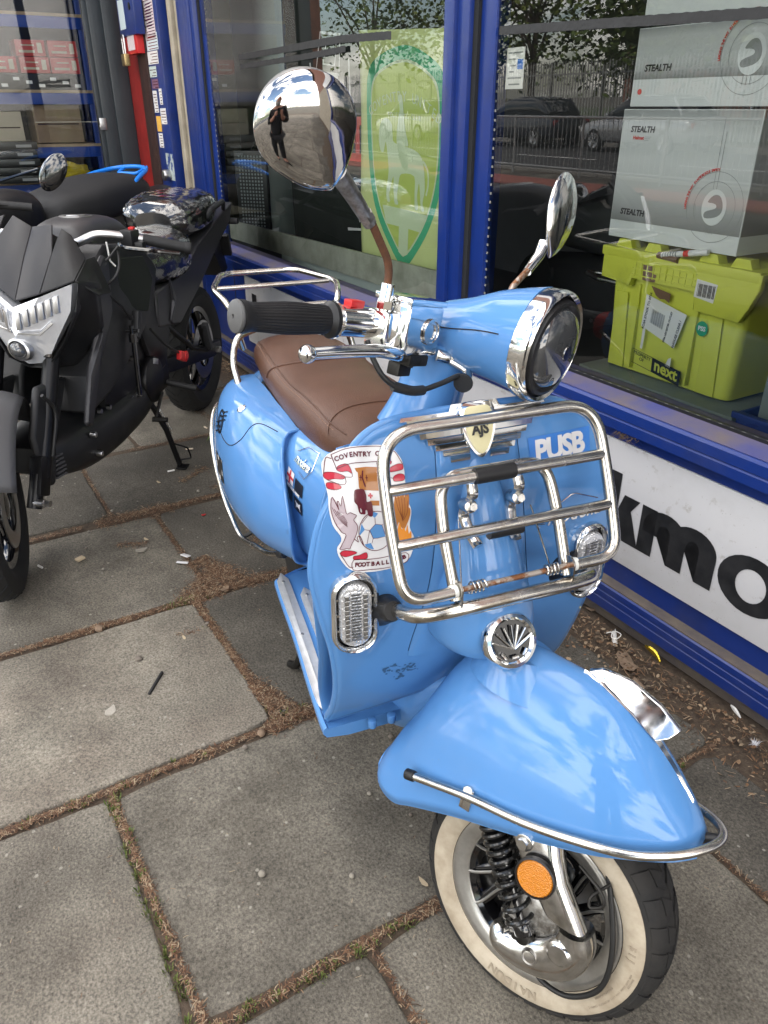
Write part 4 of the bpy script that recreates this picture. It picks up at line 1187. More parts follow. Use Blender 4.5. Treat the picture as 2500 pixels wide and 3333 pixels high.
# bolts under the shield
bm = BM()
for y in (-.16, -.12): cyl(bm, (-.335, y, .355), (-.335, y, .375), .009, seg=14, bev=.003)
part(T, 'shield_bolt', bm, 'blue_paint')

# ---------------- indicator lamps
def stad(hw, hh, n=14):
    return [(hw * math.cos(a), (hh - hw) + hw * math.sin(a)) for a in [pi * k / n for k in range(n + 1)]] + [(hw * math.cos(a), -(hh - hw) + hw * math.sin(a)) for a in [pi + pi * k / n for k in range(n + 1)]]
for sg in (-1, 1):
    yc, zc = sg * .221, .698
    nrm = (SH(yc, zc, 1) - SH(yc, zc, 0)).normalized()
    nrm = (nrm * .6 + V((.8, sg * .12, .05)) * .4).normalized()
    u_ = V((0, 0, 1)); u_ = (u_ - nrm * u_.dot(nrm)).normalized(); s_ = u_.cross(nrm)
    if s_.y < 0: s_ = -s_
    o_ = SH(yc, zc, .0)
    LF = lambda x, y, z=0: o_ + s_ * x + u_ * y + nrm * z
    bm = BM()
    prof = [(.0395, .0765, -.012), (.0395, .0765, .008), (.0378, .0748, .014), (.0345, .0715, .0165), (.0322, .0692, .014), (.030, .067, .007)]
    bridge(bm, [[LF(x, y, h) for x, y in stad(a, b)] for a, b, h in prof], caps=False)
    lamp = part(T, 'indicator_lamp', bm, 'chrome')
    bm = BM(); decal(bm, stad(.033, .071), LF, .004, .5); part(T, 'lamp_backing', bm, 'black_gloss', parent=lamp, smooth=False)
    bm = BM(); bridge(bm, [[LF(x, y, h) for x, y in stad(a, b)] for a, b, h in [(.0268, .0605, .004), (.0268, .0605, .012), (.0245, .0582, .0155), (.019, .0527, .017)]]); part(T, 'lamp_lens', bm, 'lamp_lens', parent=lamp)
    bm = BM()
    for k in range(10):
        y = -.0405 + k * .0090
        for q in (-1, 1):
            prism(bm, [LF(q * .011, y - .004, .017), LF(q * .019, y - .004, .017), LF(q * .019, y + .004, .017), LF(q * .011, y + .004, .017)], nrm * .0035, .0012)
    for k in range(16): bm.faces.new([bm.verts.new(LF(*p)) for p in ((-.008, -.046 + k * .0058, .0175), (.008, -.046 + k * .0058, .0175), (.008, -.0415 + k * .0058, .019), (-.008, -.0415 + k * .0058, .019))])
    part(T, 'lamp_prism', bm, 'steel', parent=lamp, smooth=False)
    bm = BM()
    for k in range(3):
        for q in (-1, 1): prism(bm, [LF(q * .0268, -.03 + k * .03, .006), LF(q * .033, -.03 + k * .03, .006), LF(q * .033, -.026 + k * .03, .006), LF(q * .0268, -.026 + k * .03, .006)], nrm * .004)
    part(T, 'lamp_clip', bm, 'dull_chrome', parent=lamp, smooth=False)

# ---------------- chrome rack
def RKp(y, t, d=0.):          # t: 0 at the hinge, 1 at the top of the raised carrier
    return V((-.128 - .105 * t + d, y, .782 + .225 * t + d * .3))
bm = BM()
pts = [RKp(-.108, 0), RKp(-.186, .0), RKp(-.190, .5), RKp(-.184, 1.0), RKp(.184, 1.0), RKp(.190, .5), RKp(.186, .0), RKp(.108, 0)]
tube(bm, fillet(pts, .066, 10), .0096, 16)
rack = part(T, 'front_rack', bm, 'stainless')
for t in (.665, .34):
    bm = BM(); tube(bm, [RKp(-.186, t), RKp(-.170, t, .002), RKp(0, t, .002), RKp(.170, t, .002), RKp(.186, t)], .0088, 12, squash=1)
    part(T, 'rack_bar', bm, 'stainless', parent=rack)
bm = BM(); tube(bm, [RKp(-.045, .665, .002), RKp(.022, .665, .002)], .0125, 14); part(T, 'rack_rubber', bm, 'black_plastic', parent=rack)
def RB(y, t, d=0): return V((-.135 - .085 * t + d, y, .762 + .165 * t))
bm = BM(); tube(bm, fillet([RB(-.098, 0), RB(-.100, .6), RB(-.092, 1.0), RB(.092, 1.0), RB(.100, .6), RB(.098, 0)], .05, 10), .0096, 14)
tube(bm, [RB(-.1, .52), RB(.1, .52)], .0075, 10)
part(T, 'rack_bracket', bm, 'stainless', parent=rack)
bm = BM(); tube(bm, [RB(-.028, .50, .004), RB(.030, .50, .004)], .0115, 14); part(T, 'rack_rubber', bm, 'black_plastic', parent=rack)
bm = BM(); tube(bm, fillet([V((-.235, -.164, .700)), V((-.150, -.158, .735)), V((-.122, -.10, .752)), V((-.118, 0, .756)), V((-.122, .10, .752)), V((-.150, .172, .735)), V((-.235, .180, .700))], .05, 8), .0118, 16)
part(T, 'rack_cross_tube', bm, 'stainless', parent=rack)
bm = BM(); tube(bm, [(-.130, -.108, .782), (-.130, .108, .782)], .0045, 10); part(T, 'hinge_rod', bm, 'rusty_rod', parent=rack)
for s in (-1, 1):
    bm = BM()
    c0 = s * .066
    tube(bm, [V((-.130 + .0085 * math.cos(a), c0 - s * .013 + s * .013 * a / (8 * pi) * 2, .782 + .0085 * math.sin(a))) for a in [k * pi / 6 for k in range(49)]], .0016, 6)
    tube(bm, [(-.130, c0 + s * .013, .7735), (-.150, c0 + s * .015, .76), (-.205, c0 - s * .002, .86)], .0014, 6)
    part(T, 'hinge_spring', bm, 'stainless', parent=rack)
    bm = BM(); prism(bm, [V((-.130 + x, s * .096, .782 + z)) for x, z in sm2([(0, .016), (.013, .010), (.014, -.004), (.012, -.030), (-.004, -.034), (-.014, -.010), (-.012, .010)], 4)], (0, s * .003, 0)); part(T, 'hinge_plate', bm, 'stainless', parent=rack)
    bm = BM(); cyl(bm, (-.130, s * .100, .782), (-.130, s * .112, .782), .0105, seg=18, bev=.002); part(T, 'nylon_bush', bm, 'nylon', parent=rack)
    bm = BM(); lathe(bm, (-.262, s * .172, .690), V((.85, -s * .05, .35)), [(0, .033), (.008, .033), (.018, .027), (.028, .023), (.040, .021), (.048, .020), (.056, .016)], 28); part(T, 'rubber_foot', bm, 'black_plastic', parent=rack)
    bm = BM()
    tube(bm, smooth_path([(-.212, s * .040, .912), (-.206, s * .041, .895), (-.222, s * .042, .872), (-.228, s * .042, .850), (-.210, s * .038, .826), (-.190, s * .034, .812)], 5), .0065, 8, squash=1.5)
    cyl(bm, (-.232, s * .042, .868), (-.206, s * .042, .876), .011, seg=18, bev=.002); cyl(bm, (-.208, s * .042, .8755), (-.198, s * .042, .879), .0068, seg=6)
    part(T, 'mounting_strap', bm, 'dull_chrome', parent=rack)

# ---------------- floorboard
def fl_hw(x): return interp([(-1.0, .180), (-.95, .200), (-.85, .212), (-.66, .226), (-.50, .242), (-.37, .253)], x)[0]
bm = BM()
rings = []
for k in range(25):
    x = -.352 - .60 * k / 24
    w = fl_hw(x); zt = .365 - .002 * k / 24
    end = min(1, (24 - k) / 2.0 + .25) if k > 22 else 1
    w *= end
    rings.append([V((x, y, z)) for y, z in [(-w + .006, zt + .004), (-w, zt - .002), (-w - .001, zt - .012), (-w + .006, zt - .022), (-w + .05, zt - .030), (w - .05, zt - .030), (w - .006, zt - .022), (w + .001, zt - .012), (w, zt - .002), (w - .006, zt + .004), (w - .010, zt - .001), (.10, zt), (-.10, zt), (-w + .010, zt - .001)]])
bridge(bm, rings); part(T, 'floorboard', bm, 'blue_paint')
for sg in (-1, 1):
    for off, x0, x1 in ((.007, -.385, -.925), (.052, -.40, -.84)):
        bm = BM()
        L_, R_ = [], []
        n = 16
        for k in range(n + 1):
            x = x0 + (x1 - x0) * k / n
            e = .0155 * math.sqrt(max(0, 1 - (abs(k / n * 2 - 1)) ** 14)) + .0005
            yc = sg * (fl_hw(x) - off - .013)
            L_.append((x, yc - e)); R_.append((x, yc + e))
        prism(bm, [V((x, y, .364)) for x, y in L_ + R_[::-1]], (0, 0, .0045), .0012)
        st = part(T, 'floor_strip', bm, 'alu')
        bm = BM()
        for q in (.08, .5, .92):
            x = x0 + (x1 - x0) * q; yc = sg * (fl_hw(x) - off - .013); cyl(bm, (x, yc, .368), (x, yc, .3702), .0045, .0035, 12)
        part(T, 'strip_screw', bm, 'pitted', parent=st)
# inner apron, tunnel and underbody
bm = BM()
grid(bm, lambda u, v: V((interp([(0, -.375), (.12, -.395), (.4, -.335), (.8, -.335), (1, -.375)], v)[0] - .006 - .035 * (1 - abs(u * 2 - 1) ** 2), (u * 2 - 1) * interp([(0, .235), (.3, .255), (.75, .262), (1, .20)], v)[0], .33 + .60 * v)), 24, 24)
part(T, 'inner_apron', bm, 'blue_paint', solid=.004)
bm = BM(); superloft(bm, [(-1.02, 0, .355, .10, .035), (-.7, 0, .352, .085, .035), (-.45, 0, .37, .085, .06), (-.37, 0, .42, .09, .10)], -1.02, -.37, 20, 24); part(T, 'tunnel', bm, 'blue_paint')
bm = BM(); superloft(bm, [(-1.0, 0, .275, .10, .03), (-.6, 0, .29, .12, .035), (-.40, 0, .33, .11, .07), (-.31, 0, .40, .07, .07), (-.27, 0, .45, .02, .03)], -1.0, -.27, 26, 24); part(T, 'belly_fairing', bm, 'blue_paint')

# ---------------- rear body
BT = [(-1.62, 0, .60, .02, .03, .8), (-1.58, 0, .60, .08, .10, .8), (-1.45, 0, .59, .150, .16, .75), (-1.25, 0, .585, .185, .175, .72), (-1.05, 0, .590, .186, .175, .70), (-.90, 0, .598, .180, .172, .66), (-.80, 0, .602, .168, .170, .66), (-.72, 0, .600, .150, .168, .68), (-.66, 0, .59, .128, .165, .70), (-.625, 0, .58, .09, .14, .75), (-.610, 0, .57, .04, .09, .8)]
bm = BM(); superloft(bm, BT, -1.62, -.610, 60, 56); body = part(T, 'rear_body', bm, 'blue_paint')
# skirts flaring from the body down to the floor
for sg in (-1, 1):
    bm = BM()
    grid(bm, lambda u, v: V((-.97 + .38 * u, sg * (interp([(0, .118), (.3, .112), (.7, .140), (1, .165)], v)[0] - .045 * u), .358 + v * (.14 + .02 * u))), 16, 10)
    part(T, 'skirt_panel', bm, 'blue_paint', solid=.003)
# side cowls
for sg in (-1, 1):
    bm = BM()
    def cw(u, v):
        # u along (0 rear .. 1 front), v around from bottom to top
        x = -1.56 + .825 * u
        zc = interp([(0, .585), (.3, .570), (.7, .570), (1, .580)], u)[0]
        hh = interp([(0, .02), (.06, .09), (.25, .175), (.5, .198), (.8, .190), (1, .172)], u)[0]
        bl = interp([(0, .0), (.06, .07), (.25, .125), (.5, .150), (.78, .130), (.93, .098), (1, .078)], u)[0]
        a = pi * (v - .5)
        x -= .17 * u * max(0, math.sin(a)) ** 1.6 + .015 * u
        y = interp([(0, .04), (.2, .11), (.6, .125), (1, .118)], u)[0] + bl * math.cos(a) ** .62
        x -= .07 * u * max(0, -math.sin(a)) ** 2
        return V((x, sg * y, zc + hh * math.sin(a) * (1 - .24 * u if a < 0 else 1.0)))
    grid(bm, cw, 44, 36)
    fc_ = bm.faces.new([bm.verts.new(cw(1, k / 20)) for k in range(21)])
    cowl = part(T, 'side_cowl', bm, 'blue_paint')
    bm = BM(); tube(bm, [cw(1, k / 30) + V((.002, 0, 0)) for k in range(31)], .0042, 8); part(T, 'cowl_rim', bm, 'blue_paint', parent=cowl)
    def CW(u, v, h=.001):
        e = .01
        p = cw(u, v); n = (cw(u + e, v) - p).cross(cw(u, v + e) - p).normalized()
        if n.y * sg < 0: n = -n
        return p + n * h
    if sg < 0:
        bm = BM(); tube(bm, [CW(*q, .0002) for q in sm2([(.95, .90), (.82, .86), (.74, .74), (.62, .67), (.45, .70), (.28, .80)], 8, False)], .0012, 6); part(T, 'hatch_seam', bm, 'inner_dark', parent=cowl)
        bm = BM(); lathe(bm, CW(.66, .86, -.001), CW(.66, .86, 1) - CW(.66, .86, 0), [(0, .013), (.003, .013), (.005, .010), (.003, .008)], 24); part(T, 'hatch_lock', bm, 'chrome', parent=cowl)
        # small badge and flag stickers
        def C1(x, y, z=0): return CW(.50 + x, .72 + y, .001 + z)
        bm = BM(); stroke(bm, ell(0, 0, .035, .05, 20), .010, C1, closed=True); stroke(bm, ell(0, 0, .018, .026, 16), .008, C1, closed=True)
        for k in (-1, 0, 1): stroke(bm, [(-.06, -.05 + k * .02), (.0, -.02 + k * .02)], .006, C1)
        for k in (-1, 0, 1): stroke(bm, [(.0, .02 + k * .02), (.06, .05 + k * .02)], .006, C1)
        part(T, 'round_sticker', bm, 'sticker_black', parent=cowl, smooth=False)
        def C2(x, y, z=0): return CW(.50 + x, .52 + y, .001 + z)
        bm = BM(); decal(bm, [(-.055, -.055), (.055, -.055), (.055, .055), (-.055, .055)], C2, .0, .03); fl = part(T, 'flag_sticker', bm, 'sticker_black', parent=cowl, smooth=False)
        bm = BM(); stroke(bm, [(-.055, 0), (.055, 0)], .022, C2, .0006); stroke(bm, [(0, -.055), (0, .055)], .022, C2, .0008); stroke(bm, [(-.055, -.055), (.055, .055)], .010, C2, .0004); stroke(bm, [(-.055, .055), (.055, -.055)], .010, C2, .0005); part(T, 'flag_cross', bm, 'sticker_white', parent=cowl, smooth=False)
# cowl crash bars
for sg in (-1, 1):
    bm = BM(); tube(bm, smooth_path([(-.87, sg * .190, .455), (-.95, sg * .208, .418), (-1.03, sg * .224, .400), (-1.13, sg * .240, .376), (-1.22, sg * .248, .402), (-1.27, sg * .256, .45), (-1.30, sg * .262, .52), (-1.36, sg * .255, .60), (-1.46, sg * .22, .64), (-1.54, sg * .15, .64)], 6), .0075, 10)
    g = part(T, 'cowl_guard', bm, 'stainless')
    bm = BM(); cyl(bm, (-.858, sg * .187, .461), (-.888, sg * .194, .447), .0105, seg=14, bev=.002); part(T, 'end_cap', bm, 'black_plastic', parent=g)
    bm = BM(); tube(bm, [(-1.13, sg * .244, .372), (-1.12, sg * .19, .40)], .006, 8); part(T, 'guard_bracket', bm, 'dark_metal', parent=g)
# body side: script badge and flag decals under the seat
def BS(x, z, h=0):
    r = interp(BT, x)
    cy, cz, w, hh, e = r
    sn = max(-1, min(1, (z - cz) / hh)); sn = math.copysign(abs(sn) ** (1 / e), sn)
    y = w * (max(0, 1 - sn * sn)) ** (e / 2)
    return V((x, -y - h, z + h * .25))
def B1(x, y, z=0): return BS(-.795 + x * .93 - y * .10, .722 + y + x * -.05, .002 + z)
bm = BM(); tube(bm, [B1(*p, .001) for p in [(-.045, .010), (-.020, .026), (.030, .030), (.050, .0), (.030, -.024), (.0, -.018)]], .0011, 6); sb_ = part(T, 'side_script_badge', bm, 'chrome')
part(T, 'badge_lettering', text_bm('modena', .026, lambda x, y, z: B1(x, y, .001 + z), .001, .0003, .9, .3), 'chrome', parent=sb_, smooth=False)
def B2(x, y, z=0): return BS(-.805 + x, .655 + y - x * .15, .0012 + z)
def rect(x0, x1, y0, y1): return [(x0, y0), (x1, y0), (x1, y1), (x0, y1)]
bm = BM(); decal(bm, rect(-.040, -.004, .006, .036), B2); ds = part(T, 'flag_decal', bm, 'sticker_white', smooth=False)
bm = BM(); decal(bm, rect(-.040, -.004, .018, .024), B2, .0014); decal(bm, rect(-.025, -.019, .006, .036), B2, .0018); part(T, 'red_cross', bm, 'red', parent=ds, smooth=False)
bm = BM(); decal(bm, rect(.004, .042, .002, .032), B2); decal(bm, rect(-.040, -.004, -.034, -.004), B2); decal(bm, rect(.004, .042, -.042, -.010), B2); part(T, 'black_panel', bm, 'sticker_black', parent=ds, smooth=False)
part(T, 'decal_lettering', text_bm('SKY BLUE ARMY', .0095, lambda x, y, z: B2(x, y + .0, .0016 + z), .0002, .0004, .92), 'sticker_white', parent=ds, smooth=False)
bm = BM(); decal(bm, sm2([(.014, -.036), (.016, -.024), (.012, -.018), (.020, -.020), (.030, -.020), (.036, -.016), (.034, -.026), (.036, -.036), (.030, -.030), (.020, -.030)], 3), B2, .0016); part(T, 'emblem', bm, 'sticker_white', parent=ds, smooth=False)

# ---------------- seat
ST_ = [(-1.50, 0, .775, .02, .02, .8), (-1.47, 0, .785, .085, .045, .75), (-1.38, .014, .790, .120, .058, .7), (-1.22, .018, .786, .138, .062, .72), (-1.06, .020, .778, .143, .064, .74), (-.93, .021, .778, .141, .072, .74), (-.83, .020, .775, .134, .073, .74), (-.765, .014, .774, .117, .060, .74), (-.727, .008, .768, .086, .048, .8), (-.702, 0, .760, .054, .032, .85), (-.694, 0, .756, .02, .014, .9)]
bm = BM(); superloft(bm, ST_, -1.50, -.694, 64, 48); seat = part(T, 'seat', bm, 'leather')
def seatp(x, a, h=0):
    cy, cz, w, hh, e = interp(ST_, x)
    return V((x, cy + (w + h) * spw(math.cos(a), e), cz + (hh + h) * spw(math.sin(a), e)))
for sg in (-1, 1):
    bm = BM()
    aa = R(38) if sg > 0 else R(142)
    tube(bm, [seatp(-1.46 + .73 * k / 60, aa, .0008) for k in range(61)], .0016, 6); part(T, 'seat_piping', bm, 'leather', parent=seat)
    bm = BM()
    for k in range(90):
        x = -1.45 + .70 * k / 90
        a2 = aa + sg * R(-7)
        tube(bm, [seatp(x, a2, .0008), seatp(x + .0045, a2, .0008)], .0007, 4)
    part(T, 'stitching', bm, 'stitch', parent=seat, smooth=False)
bm = BM(); tube(bm, [seatp(-1.17 + .03 * math.cos(2 * (pi * k / 40 - pi / 2)), pi * k / 40, .0009) for k in range(1, 40)], .0030, 8); part(T, 'seat_piping', bm, 'leather', parent=seat)
bm = BM(); tube(bm, [seatp(-.745 - .05 * math.sin(pi * k / 30) ** 1.2, pi * k / 30, .0009) for k in range(3, 28)], .0013, 6); part(T, 'seat_piping', bm, 'leather', parent=seat)
bm = BM(); superloft(bm, [(-1.48, 0, .735, .07, .02), (-1.2, 0, .728, .145, .022), (-.9, 0, .722, .140, .022), (-.74, 0, .715, .085, .02), (-.70, 0, .715, .03, .014)], -1.48, -.70, 30, 24); part(T, 'seat_base', bm, 'black_plastic')
# grab rail and rear carrier
bm = BM(); tube(bm, fillet([(-1.10, -.13, .745), (-1.27, -.178, .735), (-1.36, -.178, .800), (-1.37, -.16, .865), (-1.47, .0, .880), (-1.37, .16, .865), (-1.36, .178, .800), (-1.27, .178, .735), (-1.10, .13, .745)], .04, 8), .0095, 12); part(T, 'grab_rail', bm, 'stainless')
bm = BM()
tube(bm, fillet([(-1.48, -.12, .80), (-1.40, -.165, .945), (-1.52, -.185, .965), (-1.74, -.12, .965), (-1.74, .12, .965), (-1.52, .185, .965), (-1.40, .150, .945), (-1.48, .12, .80)], .045, 8), .0085, 12)
tube(bm, fillet([(-1.42, -.12, .925), (-1.42, .12, .925)], .02), .007, 10); tube(bm, [(-1.55, -.17, .960), (-1.55, .17, .960)], .007, 10)
part(T, 'rear_carrier', bm, 'stainless')
# rear lamp, number plate hanger, stand, rear wheel
bm = BM(); superloft(bm, [(-1.66, 0, .62, .03, .03), (-1.64, 0, .62, .06, .05), (-1.58, 0, .62, .07, .06)], -1.66, -1.58, 8, 20); part(T, 'tail_lamp', bm, 'red')
bm = BM(); lathe(bm, (-1.27, -.058, .215), (0, 1, 0), [(0, .148), (.0, .170), (.006, .195), (.022, .206), (.040, .213), (.058, .2155), (.076, .213), (.094, .206), (.110, .195), (.116, .170), (.116, .148)], 48); rw = part(T, 'rear_wheel', bm, 'tyre')
bm = BM(); lathe(bm, (-1.27, -.05, .215), (0, 1, 0), [(0, .03), (.01, .13), (.0, .148), (.1, .148), (.09, .13), (.1, .03)], 36); part(T, 'rim', bm, 'rim', parent=rw)
bm = BM(); box(bm, (-1.05, .06, .25), (.42, .12, .14), bev=.03); box(bm, (-.95, 0, .33), (.25, .22, .12), bev=.03); part(T, 'engine', bm, 'dark_metal')
bm = BM()
tube(bm, fillet([(-.93, -.09, .24), (-.96, -.15, .03), (-1.0, -.16, .012)], .02), .011, 10); tube(bm, fillet([(-.93, .09, .24), (-.96, .15, .03), (-1.0, .16, .012)], .02), .011, 10); tube(bm, [(-.94, -.10, .17), (-.94, .10, .17)], .009, 10)
part(T, 'centre_stand', bm, 'dark_metal')
# ---------------- front wheel (in the steered frame)
YW = 0.0
WC = V((0, YW, .22))
def wh(name, prof, m, seg=72, parent=None, smooth=True):
    bm = BM(); lathe(bm, WC, (0, 1, 0), prof, seg, caps=False)
    return part(T, name, bm, m, parent=parent, tf=STL, smooth=smooth)
tyre = wh('front_wheel', [(-.050, .158), (-.054, .170), (-.0555, .182), (-.0545, .193), (-.051, .203), (-.043, .2125), (-.030, .2185), (-.015, .2215), (0, .2225), (.015, .2215), (.030, .2185), (.043, .2125), (.051, .203), (.0545, .193), (.0555, .182), (.054, .170), (.050, .158)], 'tyre')
for s in (-1, 1): wh('whitewall', [(s * .0485, .1575), (s * .0515, .160), (s * .0555, .170), (s * .0572, .180), (s * .0568, .190), (s * .0545, .196), (s * .0525, .1965), (s * .050, .19), (s * .046, .16)], 'whitewall', parent=tyre)
def wrad(h):
    return interp([(-.0545, .193), (-.051, .203), (-.043, .2125), (-.030, .2185), (-.015, .2215), (0, .2225), (.015, .2215), (.030, .2185), (.043, .2125), (.051, .203), (.0545, .193)], h)[0]
bm = BM()
NB = 30
for k in range(NB):
    for s in (-1, 1):
        a0 = 2 * pi * (k + (.5 if s > 0 else 0)) / NB
        for (h0, h1, sk, wd) in ((.004, .024, .35, .62), (.027, .0515, .20, .74)):
            cols_ = []
            for q in range(5):
                h = h0 + (h1 - h0) * q / 4
                sh_ = sk * (2 * pi / NB) * (h / .05) * 2.2
                row = []
                for w_ in range(4):
                    a = a0 + sh_ + (2 * pi / NB) * wd * w_ / 3
                    rr = wrad(s * h) + .0030
                    row.append(WC + V((math.cos(a) * rr, s * h, math.sin(a) * rr)))
                cols_.append(row)
            vv = [[bm.verts.new(p) for p in r_] for r_ in cols_]
            lo = [[bm.verts.new(WC + (p - WC) * (1 - .018)) for p in r_] for r_ in cols_]
            for i in range(4):
                for j in range(3): bm.faces.new([vv[i][j], vv[i][j + 1], vv[i + 1][j + 1], vv[i + 1][j]])
            for i in range(4):
                bm.faces.new([vv[i][0], vv[i + 1][0], lo[i + 1][0], lo[i][0]]); bm.faces.new([vv[i][3], vv[i + 1][3], lo[i + 1][3], lo[i][3]])
            for j in range(3):
                bm.faces.new([vv[0][j], vv[0][j + 1], lo[0][j + 1], lo[0][j]]); bm.faces.new([vv[4][j], vv[4][j + 1], lo[4][j + 1], lo[4][j]])
part(T, 'tread', bm, 'tyre', parent=tyre, tf=STL, angle=30)
rim = wh('rim', [(-.030, .120), (-.034, .136), (-.040, .139), (-.0445, .1425), (-.0465, .150), (-.0475, .1565), (-.0505, .1575), (-.052, .1545), (-.051, .147), (-.049, .140), (-.0475, .132), (-.044, .1275), (-.036, .1255), (.036, .1255), (.048, .130), (.052, .150), (.0505, .1575), (.03, .150)], 'rim', parent=tyre)
wh('rim_barrel', [(-.043, .1262), (-.038, .118), (-.015, .112), (.02, .112), (.044, .1262)], 'black_gloss', parent=tyre)
wh('hub', [(-.050, .020), (-.050, .034), (-.040, .042), (-.020, .046), (.02, .046), (.040, .042), (.050, .02)], 'black_gloss', parent=tyre)
wh('brake_disc', [(.052, .035), (.052, .095), (.056, .095), (.056, .035)], 'steel', parent=tyre)
for k in range(13):
    bm = BM(); bm2 = BM()
    a0 = 2 * pi * k / 13
    pts, pt2 = [], []
    for q in range(9):
        t = q / 8
        a = a0 + .50 * math.sin(t * pi * .5) ** 1.2
        rr = .040 + .088 * t
        pts.append(WC + V((math.cos(a) * rr, -.024 - .010 * t, math.sin(a) * rr)))
        pt2.append(WC + V((math.cos(a) * rr, -.0355 - .0075 * t, math.sin(a) * rr)))
    tube(bm, pts, .0105, 8, squash=.5)
    for i in range(len(pts)): pass
    sp = part(T, 'spoke', bm, 'black_gloss', parent=tyre, tf=STL)
    tube(bm2, pt2, .0026, 6); part(T, 'spoke_edge', bm2, 'rim', parent=tyre, tf=STL)
# raised writing on the whitewall
mat('whitewall_relief', (.30, .25, .185), rough=.6)
def wtext(s, size, rad, ang, sp=1.0, face_out=True, bold=.0007):
    b = BM()
    n = len(s)
    for i, ch in enumerate(s):
        if ch == ' ': continue
        a = R(ang) + (i - (n - 1) / 2) * size * .72 * sp / rad
        def f(px, py, pz, a=a):
            rr = rad + py
            h = -.0574 + .00 * py - pz * 1.0
            # reading direction: clockwise or not as seen from the scooter's right side
            aa = a + px / rad
            return WC + V((math.sin(aa) * rr, -.0570 + (.0022 if rr > .190 else 0) + (.001 if rr < .168 else 0) - .0004 - pz, math.cos(aa) * rr))
        t = text_bm(ch, size, f, .0005, bold)
        me_ = bpy.data.meshes.new('t'); t.to_mesh(me_); t.free(); b.from_mesh(me_); bpy.data.meshes.remove(me_)
    part(T, 'tyre_lettering', b, 'whitewall_relief', parent=tyre, tf=STL, smooth=False)
wtext('NAIDUN', .021, .178, 176, 1.05)
wtext('51J', .016, .176, 80, 1.0)
wtext('MAX LOAD 195KG (430 LBS) AT 225KPA (33PSI)', .0042, .183, 110, .95, bold=.0001)
wtext('SIDEWALL 2 PLIES', .0042, .172, 114, .95, bold=.0001)
wtext('TUBELESS', .0042, .188, 96, .95, bold=.0001)
# ---------------- fork, link, spring and reflector (right side)
FY = -.098
bm = BM()
# upper fork cover: a chrome leg tapering down
rings = []
for z, x0, x1, ya, yb in ((.43, -.090, .012, -.070, -.104), (.40, -.077, .022, -.070, -.112), (.37, -.055, .036, -.072, -.116), (.335, -.026, .056, -.076, -.118), (.30, .008, .084, -.078, -.118), (.27, .036, .106, -.078, -.116)):
    xc_, hx, yc_, hy = (x0 + x1) / 2, (x1 - x0) / 2, (ya + yb) / 2, abs(yb - ya) / 2
    rings.append([V((xc_ + hx * spw(math.cos(a), .7), yc_ + hy * spw(math.sin(a), .7), z + .02 * (xc_ + hx * math.cos(a) - xc_))) for a in [2 * pi * k / 24 for k in range(24)]])
bridge(bm, [r_ for r_ in rings]); fk = part(T, 'fork_leg', bm, 'dull_chrome', tf=STL)
# link cover: banana shape low on the wheel
bm = BM()
path = [((.088, .262), .028), ((.092, .232), .036), ((.078, .196), .040), ((.048, .172), .038), ((.012, .158), .032), ((-.018, .160), .026), ((-.036, .172), .012)]
rings = []
for (x, z), r_ in path:
    i = [q[0] for q in path].index((x, z))
    p0 = path[max(0, i - 1)][0]; p1 = path[min(len(path) - 1, i + 1)][0]
    t = V((p1[0] - p0[0], 0, p1[1] - p0[1])).normalized(); nn = V((-t.z, 0, t.x))
    rings.append((V((x, -.088, z)), nn, r_))
sp_c = smooth_path([c for c, _, _ in rings], 5)
rr = []
for i, c in enumerate(sp_c):
    t = (sp_c[min(i + 1, len(sp_c) - 1)] - sp_c[max(0, i - 1)]).normalized(); nn = V((-t.z, 0, t.x))
    q = i / (len(sp_c) - 1)
    r_ = interp([(k / 6, path[k][1]) for k in range(7)], q)[0]
    rr.append([c + nn * r_ * math.cos(a) + V((0, -1, 0)) * (.030 * spw(math.sin(a), .8)) * min(1, r_ / .026) for a in [2 * pi * k / 24 for k in range(24)]])
bridge(bm, rr); lk = part(T, 'link_cover', bm, 'dull_chrome', tf=STL)
bm = BM(); lathe(bm, (.082, -.111, .222), (0, -1, 0), [(0, .022), (.006, .022), (.0075, .0195), (.0085, .018), (.010, .0165), (.0102, .0)], 28); part(T, 'axle_cap', bm, 'dull_chrome', parent=lk, tf=STL)
bm = BM(); lathe(bm, (.040, -.113, .180), (0, -1, 0), [(0, .014), (.006, .013), (.005, .0105), (-.004, .010)], 24); part(T, 'link_recess', bm, 'pitted', parent=lk, tf=STL)
# brake caliper hump
bm = BM(); superloft(bm, [(-.02, -.075, .225, .02, .03), (.02, -.078, .235, .02, .045), (.06, -.078, .24, .018, .035)], -.02, .06, 8, 16); part(T, 'brake_carrier', bm, 'pitted', tf=STL)
# shock absorber
SA, SB_ = V((-.100, -.094, .378)), V((.018, -.100, .200))
bm = BM(); tube(bm, [SA, SA.lerp(SB_, .55)], .0165, 16); tube(bm, [SA.lerp(SB_, .5), SB_], .0065, 12); cyl(bm, SA.lerp(SB_, .90), SB_, .0175, seg=18, bev=.003); sk = part(T, 'shock_absorber', bm, 'black_gloss', tf=STL)
bm = BM()
d = (SB_ - SA); L = d.length; d.normalize(); e1 = d.cross(V((0, 1, 0))).normalized(); e2 = d.cross(e1)
sp = []
NT = 11.5
for k in range(int(NT * 20) + 1):
    q = k / (NT * 20)
    qq = q ** .82 if True else q
    a = 2 * pi * NT * q
    sp.append(SA + d * (L * (.02 + .88 * (q * .55 + .45 * q * q) if q < 1 else .90) ) + (e1 * math.cos(a) + e2 * math.sin(a)) * .0235)
tube(bm, sp, .0042, 8); part(T, 'coil_spring', bm, 'spring', parent=sk, tf=STL)
